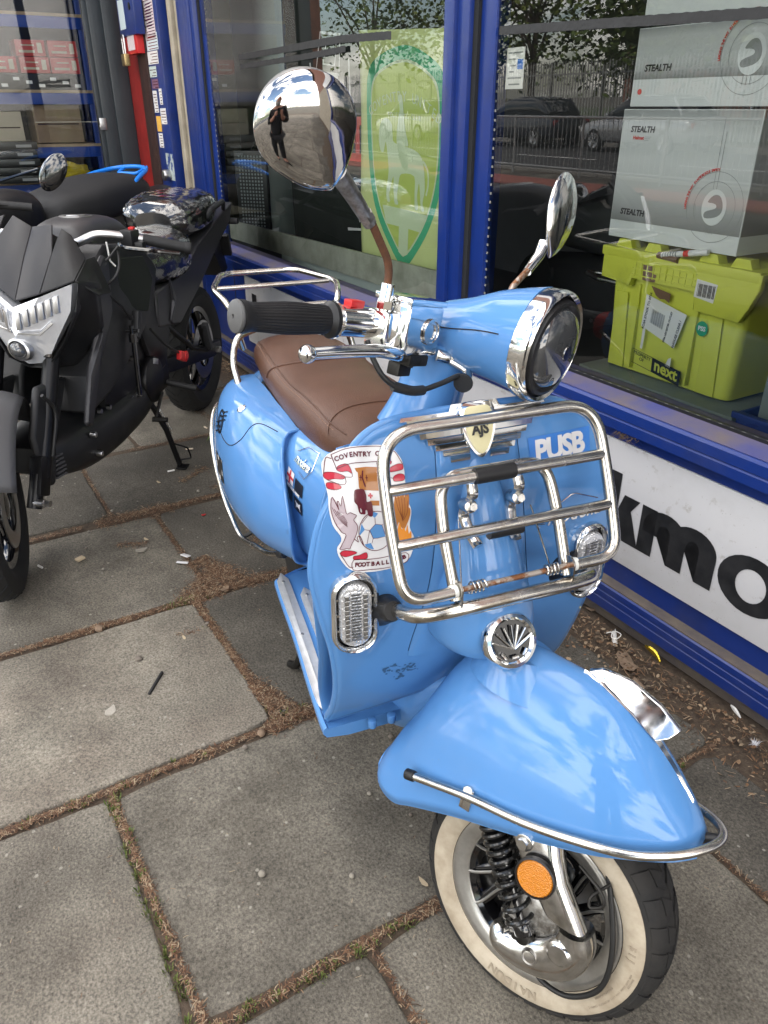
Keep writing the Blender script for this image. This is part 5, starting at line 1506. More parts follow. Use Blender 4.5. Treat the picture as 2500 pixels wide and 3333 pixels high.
bm = BM(); cyl(bm, (.018, -.085, .196), (.018, -.112, .196), .013, seg=18, bev=.003); box(bm, (.014, -.098, .196), (.030, .02, .04), bev=.006); part(T, 'shock_mount', bm, 'dark_metal', parent=sk, tf=STL)
bm = BM(); cyl(bm, (-.022, -.112, .375), (-.022, -.121, .375), .015, seg=24, bev=.002); cyl(bm, (-.022, -.120, .375), (-.022, -.128, .375), .0095, seg=6); part(T, 'fork_bolt', bm, 'dull_chrome', parent=fk, tf=STL)
RN = V((.05, -1, .10)).normalized()
RC = V((.014, -.126, .336))
bm = BM(); lathe(bm, RC - RN * .006, RN, [(0, .030), (.004, .0335), (.012, .0335), (.014, .031), (.011, .030)], 36); rf = part(T, 'reflector', bm, 'black_plastic', tf=STL)
bm = BM(); lathe(bm, RC, RN, [(0, .0302), (.005, .0302), (.0075, .028), (.0082, .0)], 36); part(T, 'amber_lens', bm, 'amber', parent=rf, tf=STL)
bm = BM(); tube(bm, smooth_path([(-.03, .01, .50), (.06, -.030, .40), (.105, -.052, .345), (.145, -.066, .25), (.150, -.070, .17), (.110, -.072, .115), (.060, -.070, .105), (.035, -.070, .13)], 8), .0046, 10); part(T, 'brake_hose', bm, 'hose', tf=STL)
bm = BM(); tube(bm, fillet([(.06, -.075, .36), (.105, -.082, .345), (.118, -.084, .325), (.095, -.084, .305), (.090, -.08, .322), (.11, -.06, .35)], .012, 5), .0028, 8); part(T, 'hose_guide', bm, 'dark_metal', tf=STL)
for s in (1,):
    bm = BM(); tube(bm, [(-.07, .085, .43), (.06, .09, .25), (.02, .085, .19)], .022, 14); part(T, 'fork_leg', bm, 'dull_chrome', tf=STL)

# ---------------- front mudguard
FT = [  # x, z low, z top, half width, fullness
    (-.340, .300, .335, .068, .9), (-.325, .285, .385, .086, .85), (-.300, .277, .440, .098, .8), (-.270, .280, .520, .106, .75), (-.240, .298, .575, .112, .72), (-.20, .318, .612, .116, .70), (-.14, .345, .634, .120, .70),
    (-.08, .366, .634, .121, .70), (-.02, .385, .630, .118, .72), (.035, .402, .616, .112, .74), (.08, .415, .592, .102, .78), (.115, .426, .566, .089, .82), (.15, .436, .534, .072, .86), (.18, .444, .503, .052, .9), (.202, .450, .476, .026, .95)]
def fend(u, v):
    x = -.340 + .542 * u
    zl, zt, w, e = interp(FT, x)
    a = pi * v
    c, s = math.cos(a), math.sin(a)
    hgt = zt - zl
    y = w * spw(c, .95) * (1 + .10 * (1 - s) * 0)
    # a shoulder half way up, narrower on top
    z = zl + hgt * (s ** 1.0 if s > 0 else 0)
    y *= 1 - .42 * (s ** 2) * (1 - abs(c)) ** 1.2
    return V((x, y, z))
bm = BM(); grid(bm, fend, 70, 48); fm = part(T, 'front_mudguard', bm, 'blue_paint', tf=STL, solid=.003, sub=0)
bm = BM()
tube(bm, [fend(k / 60, 0) + V((0, -.0015, 0)) for k in range(61)] , .0030, 8); tube(bm, [fend(k / 60, 1) + V((0, .0015, 0)) for k in range(61)], .0030, 8); tube(bm, [fend(0, k / 24) for k in range(25)], .0030, 8)
part(T, 'mudguard_rim', bm, 'blue_paint', parent=fm, tf=STL)
# neck between mudguard and horn cover
bm = BM()
rings = []
for z, hx, hy, xc_ in ((.57, .100, .085, -.135), (.605, .080, .064, -.150), (.622, .066, .052, -.162)):
    rings.append([V((xc_ + hx * math.cos(a), hy * math.sin(a), z)) for a in [2 * pi * k / 32 for k in range(32)]])
bridge(bm, rings); part(T, 'mudguard_neck', bm, 'blue_paint', parent=fm, tf=STL)
# chrome crest on the mudguard
bm = BM()
def fz(x): 
    zl, zt, w, e = interp(FT, x); return zt
base_ = [(x, fz(x) - .006) for x in [-.045 + .215 * k / 16 for k in range(17)]]
for sgy in (1,):
    rings = []
    for x, z in base_:
        w = .0125 * math.sin(pi * min(1, max(.02, (x + .05) / .225))) ** .6 + .001
        rings.append([V((x, -w, z - .006)), V((x, -w * .75, z + .006)), V((x, 0, z + .012)), V((x, w * .75, z + .006)), V((x, w, z - .006))])
    bridge(bm, rings)
cst = part(T, 'mudguard_crest', bm, 'chrome', tf=STL)
bm = BM()
fin = [(-.040, fz(-.040) + .004), (-.02, fz(-.02) + .020), (.03, fz(.03) + .034), (.08, fz(.08) + .042), (.118, fz(.118) + .046), (.108, fz(.108) + .024), (.092, fz(.092) + .004), (.05, fz(.05) + .002), (.0, fz(.0) + .002)]
A_ = [V((x, .010 - .027 * (1 - min(1, max(0, (z - fz(x)) / .046))) * min(1, (x + .05) / .06), z)) for x, z in fin]
prism(bm, A_, (0, .006, .003), .0018); part(T, 'crest_fin', bm, 'chrome', parent=cst, tf=STL)
# bumper tube round the mudguard
bm = BM()
gp = [(-.235, -.128, .372), (-.19, -.130, .385), (-.125, -.132, .402), (-.03, -.132, .418), (.05, -.124, .435), (.125, -.104, .450), (.178, -.072, .466), (.212, -.035, .480), (.223, .0, .485)]
gp = gp + [(x, -y, z) for x, y, z in gp[:-1][::-1]]
tube(bm, smooth_path(gp, 6), .0072, 12); mg = part(T, 'mudguard_bumper', bm, 'stainless', tf=STL)
for s in (-1, 1):
    bm = BM(); cyl(bm, (-.232, s * .128, .373), (-.250, s * .1275, .368), .0098, seg=16, bev=.002); part(T, 'end_cap', bm, 'black_plastic', parent=mg, tf=STL)
    bm = BM(); box(bm, (-.132, s * .124, .390), (.020, .004, .040), bev=.001); cyl(bm, (-.132, s * .118, .405), (-.132, s * .128, .408), .008, seg=14); part(T, 'bumper_bracket', bm, 'dull_chrome', parent=mg, tf=STL)
bm = BM(); cyl(bm, (.196, 0, .468), (.220, 0, .482), .009, .007, 14, .002); part(T, 'rubber_stop', bm, 'black_plastic', parent=mg, tf=STL)

# ---------------- headset
HT = [(-.535, 0, 1.085, .018, .015, .9), (-.52, 0, 1.088, .040, .030, .85), (-.48, 0, 1.092, .036, .034, .85), (-.43, 0, 1.100, .045, .048, .85), (-.38, 0, 1.106, .060, .058, .9), (-.33, 0, 1.114, .070, .070, .95), (-.295, 0, 1.117, .077, .077, 1.), (-.256, 0, 1.118, .084, .085, 1.)]
bm = BM(); superloft(bm, HT, -.535, -.256, 40, 40); hs = part(T, 'headset', bm, 'blue_paint', tf=STH)
bm = BM()
tube(bm, [V((x, -interp(HT, x)[2] * 1.003, interp(HT, x)[1] + .006)) for x in [-.48 + .195 * k / 20 for k in range(21)]], .0010, 6); part(T, 'headset_seam', bm, 'inner_dark', parent=hs, tf=STH)
bm = BM(); superloft(bm, [(.93, -.445, 0, .070, .062), (.96, -.44, 0, .062, .055), (1.0, -.432, 0, .056, .050), (1.04, -.425, 0, .058, .052), (1.08, -.415, 0, .062, .056)], .93, 1.08, 14, 32, ax='z'); 
for v in bm.verts: v.co = V((v.co.x, v.co.y, v.co.z))
part(T, 'headset_neck', bm, 'blue_paint', tf=STH)
LN = V((1, 0, -.07)).normalized(); LC = V((-.262, 0, 1.117))
bm = BM(); lathe(bm, LC, LN, [(.002, .0835), (.004, .0862), (.024, .0885), (.032, .087), (.036, .083), (.032, .078), (.018, .076), (.002, .075)], 56, caps=False); bz = part(T, 'headlamp_bezel', bm, 'chrome', tf=STH)
bm = BM(); lathe(bm, LC, LN, [(.004, .077), (.028, .0765), (.038, .073), (.040, .068), (.036, .063), (.02, .061)], 56, caps=False); part(T, 'headlamp_gasket', bm, 'black_plastic', parent=bz, tf=STH)
bm = BM(); lathe(bm, LC, LN, [(.028, .0645), (.037, .063), (.046, .055), (.053, .039), (.057, .018), (.0575, .0)], 48); part(T, 'headlamp_glass', bm, 'lamp_glass', parent=bz, tf=STH)
bm = BM(); lathe(bm, LC + LN * .0570, LN, [(0, .012), (.0015, .012), (.0015, .009)], 24); part(T, 'lamp_mark', bm, 'dull_chrome', parent=bz, tf=STH)
bm = BM(); lathe(bm, LC, LN, [(-.1, .0), (-.1, .001)], 8); bm.free()
bm = BM(); box(bm, (-.475, 0, 1.135), (.09, .085, .012), bev=.005); part(T, 'speedometer', bm, 'chrome', parent=hs, tf=STH)
for s in (-1, 1):
    # bar, switchgear, grip, lever
    b0, b1, b2, b3 = V((-.435, s * .05, 1.100)), V((-.440, s * .165, 1.104)), V((-.452, s * .262, 1.104)), V((-.490, s * .405, 1.096))
    bm = BM(); tube(bm, [b0, b1, b2], .0125, 14); part(T, 'handlebar', bm, 'chrome', tf=STH)
    bm = BM()
    rings = []
    tube(bm, [b1 + V((0, s * .01, 0)), b2], .0225, 22); sw = part(T, 'switch_housing', bm, 'chrome', tf=STH)
    if s < 0:
        bm = BM(); box(bm, b1.lerp(b2, .62) + V((0, 0, .026)), (.016, .030, .010), bev=.002); part(T, 'kill_switch', bm, 'red', parent=sw, tf=STH)
    bm = BM(); lathe(bm, b2, (b2 - b1).normalized(), [(-.004, .0255), (0, .027), (.004, .0255)], 28); part(T, 'collar_ring', bm, 'chrome', parent=sw, tf=STH)
    gd = (b3 - b2).normalized(); GL = (b3 - b2).length
    bm = BM()
    up = (V((0, 0, 1)) - gd * gd.z).normalized(); sd_ = gd.cross(up)
    rings = []
    for q in range(25):
        t = q / 24
        r_ = interp([(0, .026), (.04, .0265), (.06, .021), (.12, .0195), (.5, .0215), (.9, .0185), (.93, .022), (1, .022)], t)[0]
        rings.append([b2 + gd * (GL * t) + (up * math.cos(a) + sd_ * math.sin(a)) * (r_ + (.0009 if (k % 2) and .1 < t < .9 else 0)) for k, a in [(k, 2 * pi * k / 64) for k in range(64)]])
    bridge(bm, rings); gr = part(T, 'hand_grip', bm, 'black_plastic', tf=STH, angle=25)
    bm = BM(); lathe(bm, b3, gd, [(-.002, .020), (.003, .0225), (.006, .0215), (.008, .017), (.0085, .003), (.004, .002)], 28); part(T, 'grip_end', bm, 'grip_end', parent=gr, tf=STH)
    # master cylinder
    bm = BM()
    box(bm, (-.420, s * .122, 1.104), (.066, .092, .076), bev=.006); box(bm, (-.420, s * .122, 1.146), (.070, .098, .010), bev=.003)
    box(bm, (-.425, s * .168, 1.098), (.040, .052, .056), bev=.006)
    mc = part(T, 'master_cylinder', bm, 'chrome', tf=STH)
    bm = BM(); lathe(bm, (-.3865, s * .106, 1.104), (1, 0, 0), [(0, .0205), (.004, .0205), (.0045, .017), (.003, .0155), (.0035, .011), (.001, .010), (.001, .0)], 28); part(T, 'sight_glass', bm, 'dull_chrome', parent=mc, tf=STH)
    bm = BM(); cyl(bm, (-.425, s * .182, 1.06), (-.425, s * .182, 1.165), .0105, seg=18, bev=.001); cyl(bm, (-.425, s * .182, 1.128), (-.425, s * .182, 1.140), .0125, seg=6); part(T, 'mirror_clamp', bm, 'chrome', parent=mc, tf=STH)
    # lever with ball end
    bm = BM()
    lv = smooth_path([(-.405, s * .130, 1.062), (-.392, s * .165, 1.066), (-.375, s * .200, 1.072), (-.372, s * .25, 1.078), (-.385, s * .310, 1.074), (-.400, s * .352, 1.068)], 6)
    tube(bm, lv, lambda t: .0105 - .002 * t, 14, squash=.8)
    lvo = part(T, 'brake_lever', bm, 'alu' if False else 'chrome', tf=STH)
    bm = BM(); bmesh.ops.create_uvsphere(bm, u_segments=20, v_segments=14, radius=.0125)
    for v in bm.verts: v.co += V((-.402, s * .360, 1.067))
    part(T, 'lever_ball', bm, 'chrome', parent=lvo, tf=STH)
    bm = BM(); box(bm, (-.405, s * .118, 1.058), (.034, .050, .018), bev=.004); cyl(bm, (-.405, s * .118, 1.045), (-.405, s * .118, 1.072), .007, seg=6); box(bm, (-.418, s * .125, 1.040), (.024, .034, .022), bev=.004); part(T, 'lever_pivot', bm, 'dark_metal', parent=lvo, tf=STH)
    bm = BM(); cyl(bm, (-.395, s * .062, 1.066), (-.380, s * .045, 1.064), .0105, seg=16, bev=.002); cyl(bm, (-.380, s * .045, 1.064), (-.372, s * .036, 1.062), .0085, seg=6); part(T, 'banjo_bolt', bm, 'dull_chrome', parent=mc, tf=STH)
    bm = BM()
    if s < 0: tube(bm, smooth_path([(-.378, -.045, 1.06), (-.35, -.035, 1.05), (-.338, -.048, 1.038), (-.348, -.055, 1.026)], 6), .0065, 10)
    part(T, 'hose_fitting', bm, 'dull_chrome', parent=mc, tf=STH) if s < 0 else bm.free()
    if s < 0:
        bm = BM(); tube(bm, smooth_path([(-.42, -.215, 1.082), (-.405, -.215, 1.06), (-.385, -.205, 1.035), (-.37, -.18, 1.022), (-.362, -.14, 1.02), (-.352, -.10, 1.032), (-.345, -.062, 1.045), (-.350, -.050, 1.03)], 8), .0042, 10); cb = part(T, 'throttle_cable', bm, 'hose', tf=STH)
        bm = BM(); tube(bm, smooth_path([(-.378, -.190, 1.024), (-.364, -.160, 1.0195), (-.360, -.135, 1.0205)], 4), .0078, 12); part(T, 'cable_joint', bm, 'hose', parent=cb, tf=STH)
        bm = BM(); lathe(bm, V((-.338, -.058, 1.035)), V((.35, -.85, -.25)), [(0, .016), (.004, .015), (.0045, .008)], 20); part(T, 'cable_hole', bm, 'inner_dark', parent=hs, tf=STH)
# mirrors
def mirror_head(c, nrm, upv, wx, wy, dome, mname, name='mirror_shell', parent=None):
    nrm = V(nrm).normalized(); upv = V(upv); upv = (upv - nrm * upv.dot(nrm)).normalized(); sx = upv.cross(nrm)
    bm = BM()
    n = 48
    def rad(a):      # a from the up direction; drawn out to a point at the bottom
        base = 1.0
        d = abs(((a - pi) + pi) % (2 * pi) - pi)
        return base + .34 * max(0, 1 - d / .95) ** 1.5
    rings = []
    for h, k in ((-.004, .97), (0, 1.0), (.004, .985), (.012, .90), (.020, .74), (.026, .52), (.0295, .28), (.031, .06)):
        rings.append([V(c) + sx * (math.sin(2 * pi * i / n) * wx * rad(2 * pi * i / n) * k) + upv * (math.cos(2 * pi * i / n) * wy * rad(2 * pi * i / n) * k) + nrm * (h * dome / .031) for i in range(n)])
    bridge(bm, rings)
    return part(T, name, bm, mname, parent=parent, tf=STH, angle=70), sx, upv, nrm
MC_ = V((-.418, -.403, 1.330))
bm = BM(); tube(bm, fillet([(-.425, -.184, 1.15), (-.425, -.186, 1.190), (-.432, -.245, 1.250), (-.436, -.272, 1.270)], .02, 6), .0060, 12); ms = part(T, 'mirror_stem', bm, 'rust', tf=STH)
bm = BM(); tube(bm, [(-.434, -.236, 1.240), (-.436, -.276, 1.268), (-.434, -.318, 1.292)], lambda t: .0095 + .003 * t, 14); cyl(bm, (-.4335, -.242, 1.2445), (-.435, -.250, 1.251), .0115, seg=6); part(T, 'stem_sleeve', bm, 'pitted', parent=ms, tf=STH)
mh, sx, upv, nn = mirror_head(MC_, (.835, -.52, -.20), (-.10, -.62, .78), .062, .058, .015, 'mirror_chrome', parent=ms)
bm = BM()
c0 = MC_ - nn * .006
vv = [bm.verts.new(c0 + sx * (math.sin(2 * pi * i / 40) * .060) + upv * (math.cos(2 * pi * i / 40) * .060)) for i in range(40)]
bm.faces.new(vv); part(T, 'mirror_glass', bm, 'steel', parent=ms, tf=STH, smooth=False)
bm = BM(); tube(bm, [(-.425, .182, 1.15), (-.428, .20, 1.185), (-.432, .262, 1.225)], .0060, 12); ms = part(T, 'mirror_stem', bm, 'rusty_rod', tf=STH)
bm = BM(); tube(bm, [(-.430, .245, 1.214), (-.434, .285, 1.245), (-.436, .300, 1.27)], lambda t: .0085 + .004 * t, 14); part(T, 'stem_sleeve', bm, 'chrome', parent=ms, tf=STH)
MC2 = V((-.436, .338, 1.335))
mh, sx, upv, nn = mirror_head(MC2, (.88, .02, .12), (-.12, .34, .93), .058, .072, .018, 'chrome', parent=ms)
bm = BM(); c0 = MC2 - nn * .005
vv = [bm.verts.new(c0 + sx * (math.sin(2 * pi * i / 40) * .052) + upv * (math.cos(2 * pi * i / 40) * .066)) for i in range(40)]
bm.faces.new(vv); part(T, 'mirror_glass', bm, 'steel', parent=ms, tf=STH, smooth=False)
# ================================================================== BEHIND THE GLASS
mat('flag_cloth', (.66, .73, .33), rough=.75, var=.10, vscale=5)
mat('flag_green', (.08, .45, .25), rough=.75); mat('flag_lime', (.50, .60, .15), rough=.75); mat('flag_pale', (.62, .72, .50), rough=.75)
mat('cloth_black', (.013, .017, .014), rough=.9, bump=.3, bscale=30)
mat('box_grey', (.52, .54, .54), rough=.35, coat=.2); mat('box_dark', (.17, .175, .175), rough=.35, coat=.2); mat('box_white', (.66, .68, .68), rough=.4)
mat('print_black', (.012, .012, .014), rough=.4); mat('print_red', (.62, .05, .04), rough=.4); mat('print_grey', (.25, .26, .26), rough=.4)
mat('crate_yellow', (.60, .63, .075), rough=.45, col2=(.46, .48, .07), vscale=9, thr=(.2, .42), bump=.05, bscale=40)
mat('crate_grey', (.20, .23, .215), rough=.6, var=.2, vscale=12); mat('crate_blue', (.025, .05, .23), rough=.45, var=.25, vscale=14)
mat('brown_tape', (.17, .10, .065), rough=.35, bump=.5, bscale=60); mat('sticker_green', (.01, .30, .12), rough=.35)
mat('led_black', (.010, .011, .012), rough=.4); mat('led_dot', (.22, .25, .26), rough=.3, metal=.3)
mat('bag_black', (.012, .012, .013), rough=.5, bump=.6, bscale=20)
def shp(off, z0=0., s0=0.):     # flat drawing on a vertical plane of the shop: x to the right as one reads it
    return lambda x, y, z=0: V((s0 - x, off + z, z0 + y))
# banner
Bn = Thing('club_banner', 'yellow green football club banner with a shield hanging in the left window', 'banner', SHOP, (2.8, -.15, 1.2))
bm = BM()
def bn(u, v):
    s = 3.165 - .66 * u
    return V((s + .02 * (v - .5) * 0, -.15 + .006 * math.sin(u * 9) * (1 - v * .4) + .004 * math.sin(v * 7 + u * 3), .798 + .885 * v - .022 * u + (.0 if v < .5 else .014 * (1 - u))))
grid(bm, bn, 24, 24); part(Bn, 'cloth', bm, 'flag_cloth', solid=.002)
def BF(x, y, z=0):    # drawing space: x 0..0.66 right, y 0..0.885 up
    p = bn(x / .66, y / .885); return p + V((0, .0016 + z, 0))
sh_o = sm2([(.075, .74), (.17, .80), (.345, .835), (.52, .80), (.615, .74), (.635, .60), (.62, .42), (.56, .26), (.46, .13), (.345, .045), (.23, .13), (.13, .26), (.075, .42), (.055, .60)], 6)
sh_i = [( .345 + (x - .345) * .875, .44 + (y - .44) * .885) for x, y in sh_o]
sh_j = [( .345 + (x - .345) * .845, .44 + (y - .44) * .860) for x, y in sh_o]
bm = BM(); decal(bm, sh_o, BF, .0, .05); part(Bn, 'shield_border', bm, 'flag_green', smooth=False)
bm = BM(); decal(bm, sh_i, BF, .0006, .05); part(Bn, 'shield_line', bm, 'flag_pale', smooth=False)
bm = BM(); decal(bm, sh_j, BF, .0012, .05); part(Bn, 'shield_field', bm, 'flag_lime', smooth=False)
bm = BM()
decal(bm, [(.19, .27), (.52, .27), (.47, .20), (.38, .20), (.38, .10), (.345, .085), (.31, .10), (.31, .20), (.22, .20)], BF, .0018, .04)
horse = [(.165, .47), (.155, .52), (.175, .57), (.215, .585), (.25, .565), (.255, .53), (.27, .50), (.40, .49), (.46, .475), (.49, .44), (.50, .36), (.485, .31), (.50, .285), (.475, .283), (.465, .33), (.455, .38), (.44, .33), (.45, .285), (.425, .285), (.42, .34), (.415, .40), (.32, .40), (.30, .37), (.29, .31), (.30, .285), (.275, .285), (.265, .33), (.262, .385), (.245, .35), (.235, .31), (.242, .288), (.222, .288), (.215, .33), (.228, .40), (.22, .45), (.205, .50), (.19, .46)]
decal(bm, sm2(horse, 3), BF, .0018, .04)
decal(bm, sm2([(.285, .50), (.29, .56), (.31, .62), (.30, .665), (.325, .67), (.335, .63), (.345, .56), (.37, .50), (.34, .49), (.33, .42), (.31, .43), (.315, .49)], 3), BF, .0024, .04)
stroke(bm, sm2([(.485, .455), (.52, .43), (.525, .38), (.51, .34)], 4, False), .010, BF, .0018)
part(Bn, 'rider_emblem', bm, 'flag_pale', smooth=False)
b = BM()
for w, cx, cy, sz, rad in (('COVENTRY UNITED', .345, .665, .050, .55), ('FOOTBALL CLUB', .345, .60, .026, 3)):
    n = len(w)
    for i, ch in enumerate(w):
        if ch == ' ': continue
        a = (i - (n - 1) / 2) * sz * .74 / rad
        t = text_bm(ch, sz, lambda px, py, pz, a=a: BF(cx + rad * math.sin(a) + px * math.cos(a) + py * math.sin(a), cy + rad * (math.cos(a) - 1) - px * math.sin(a) + py * math.cos(a), .0022 + pz), .0003, -.0002)
        me_ = bpy.data.meshes.new('t'); t.to_mesh(me_); t.free(); b.from_mesh(me_); bpy.data.meshes.remove(me_)
part(Bn, 'lettering', b, 'flag_pale', smooth=False)
# black shirt banner with red and white lettering behind it
Sh = Thing('hanging_shirt', 'black hanging shirt with red and white lettering beside the yellow green banner', 'shirt', SHOP, (3.6, -.34, 1.2))
bm = BM(); grid(bm, lambda u, v: V((4.32 - 1.1 * u, -.36 + .02 * math.sin(u * 12 + v * 2), .55 + 1.45 * v + (.05 * math.sin(u * 3)) * v)), 24, 16); part(Sh, 'cloth', bm, 'cloth_black', solid=.003)
SF = shp(-.325, 0, 0)
bm = BM()
def poly(pts, w=.014): stroke(bm, pts, w, SF, .0, closed=True)
poly([(-3.86, 1.74), (-3.66, 1.72), (-3.68, 1.56), (-3.92, 1.58)]); poly([(-3.88, 1.56), (-3.82, 1.49), (-3.72, 1.49), (-3.69, 1.55)]); poly([(-3.80, 1.70), (-3.70, 1.69), (-3.72, 1.60), (-3.84, 1.61)], .010)
for x in (-3.58, -3.98): stroke(bm, [(x, 1.62), (x + .01, 1.40)], .014, SF)
poly([(-3.60, 1.10), (-3.44, 1.12), (-3.42, .96), (-3.50, .93), (-3.51, 1.0), (-3.57, 1.0)]); stroke(bm, [(-3.42, 1.14), (-3.40, .90), (-3.62, .88)], .014, SF)
part(Sh, 'white_print', bm, 'sticker_white', smooth=False)
part(Sh, 'lettering', text_bm('ED', .26, lambda x, y, z: SF(-3.50 + x * 1.0, 1.28 + y, .001 + z), .001, .006, .9), 'print_red', smooth=False)
part(Sh, 'collar_print', text_bm('SPEED', .03, lambda x, y, z: SF(-3.45 + x, 1.86 + y, .001 + z), .001, .001), 'crest_orange', smooth=False)
# pale sheet partly standing in for the sky's reflection, LED board and white strips
bm = BM(); grid(bm, lambda u, v: V((5.70 - 1.42 * u, -.40 + .012 * math.sin(u * 20), .60 + 1.7 * v)), 30, 2); solo('pale_curtain', bm, 'inner_pale', SHOP, (5, -.4, .7), 'pale grey sheet, partly standing in for reflected sky, at the left end of the left window', 'curtain')
Ld = Thing('led_sign', 'unlit black LED sign board standing at the left end of the window', 'sign', SHOP, (4.75, -.2, .75))
Q_ = Matrix.Rotation(R(38), 3, 'Z')
bm = BM(); box(bm, (4.44, -.16, .985), (.20, .03, .45), rot=Q_, bev=.004); part(Ld, 'case', bm, 'led_black')
bm = BM()
for i in range(8):
    for j in range(22):
        c = V((4.44, -.16, 0)) + Q_ @ V(((i - 3.5) * .0195, .0165, 0)); c.z = .80 + j * .0182
        box(bm, c, (.010, .002, .010), rot=Q_)
part(Ld, 'led_grid', bm, 'led_dot', smooth=False, stuff=True)
bm = BM(); tube(bm, [(4.44, -.16, 1.21), (4.38, -.2, 1.30), (4.2, -.3, 1.42)], .004, 6); part(Ld, 'cable', bm, 'hose')
for nm, s0, s1, z0, z1, o, lb_ in (('window_card', 2.36, 4.55, .752, .852, -.045, 'long dirty white board standing behind the foot of the left window'),):
    bm = BM(); vv = [V((4.56, o, .742)), V((4.56, o, .842)), V((2.31, o, .888)), V((2.31, o, .770))]
    prism(bm, vv, (0, -.012, 0)); solo(nm, bm, 'putty', SHOP, (3.4, o, .75), lb_, 'board', smooth=False)
bm = BM(); vv = [V((3.9, -.075, .705)), V((3.9, -.075, .775)), V((2.31, -.075, .80)), V((2.31, -.075, .705))]
prism(bm, vv, (0, -.012, 0)); solo('lower_card', bm, 'inner_pale', SHOP, (3.0, -.07, .7), 'lower pale board under the long dirty board in the left window', 'board', smooth=False)
bm = BM(); prism(bm, [V((2.05, -.10, .80)), V((2.05, -.10, .89)), V((1.955, -.10, .865)), V((1.95, -.10, .80))], (0, -.01, 0)); solo('plaster_block', bm, 'putty', SHOP, (2.0, -.1, .8), 'small off white block at the left foot of the right window', 'block', smooth=False)
# parking notice on the right pane
Nt = Thing('parking_notice', 'small white notice with a blue square stuck on the right window', 'notice', SHOP, (2.0, -.03, 1.5))
bm = BM(); bb(bm, 1.975, 2.055, -.0205, -.0195, 1.47, 1.575); part(Nt, 'card', bm, PAPER[0], smooth=False)
bm = BM(); bb(bm, 1.98, 2.005, -.0192, -.0188, 1.52, 1.545); part(Nt, 'blue_square', bm, 'tape_blue', smooth=False)
bm = BM()
for k, (a, b_) in enumerate(((1.985, 2.048), (2.012, 2.045), (2.012, 2.040), (2.02, 2.04), (1.985, 2.045), (1.99, 2.04))): bb(bm, a, b_, -.0192, -.0188, 1.560 - k * .016, 1.564 - k * .016)
part(Nt, 'lettering', bm, 'print_grey', smooth=False)
# black tape across both panes
def tape(name, pts, w, lb_, o=-.0195):
    bm = BM()
    for (s0, z0), (s1, z1) in zip(pts[:-1], pts[1:]):
        n = 30
        up_, lo_ = [], []
        for k in range(n + 1):
            t = k / n; s = s0 + (s1 - s0) * t; z = z0 + (z1 - z0) * t
            oo = o + (z - .716) * .0105 + .0012 + .0008 * math.sin(s * 60)
            up_.append(bm.verts.new((s, oo, z + w / 2 + .0008 * math.sin(s * 170)))); lo_.append(bm.verts.new((s, oo, z - w / 2 + .0006 * math.cos(s * 130))))
        for k in range(n): bm.faces.new([up_[k], up_[k + 1], lo_[k + 1], lo_[k]])
    solo(name, bm, 'tape_black', SHOP, (pts[0][0], o, pts[0][1]), lb_, 'tape')
tape('tape_strip', [(2.085, 1.620), (1.60, 1.606), (1.20, 1.594), (.7, 1.585)], .022, 'long strip of black tape across the top of the right window')
tape('tape_strip', [(4.11, 1.640), (3.05, 1.655), (2.68, 1.645)], .026, 'upper of the two black tape strips across the left window', -.014)
tape('tape_strip', [(4.11, 1.600), (3.35, 1.612), (3.02, 1.622)], .022, 'lower of the two black tape strips across the left window', -.016)

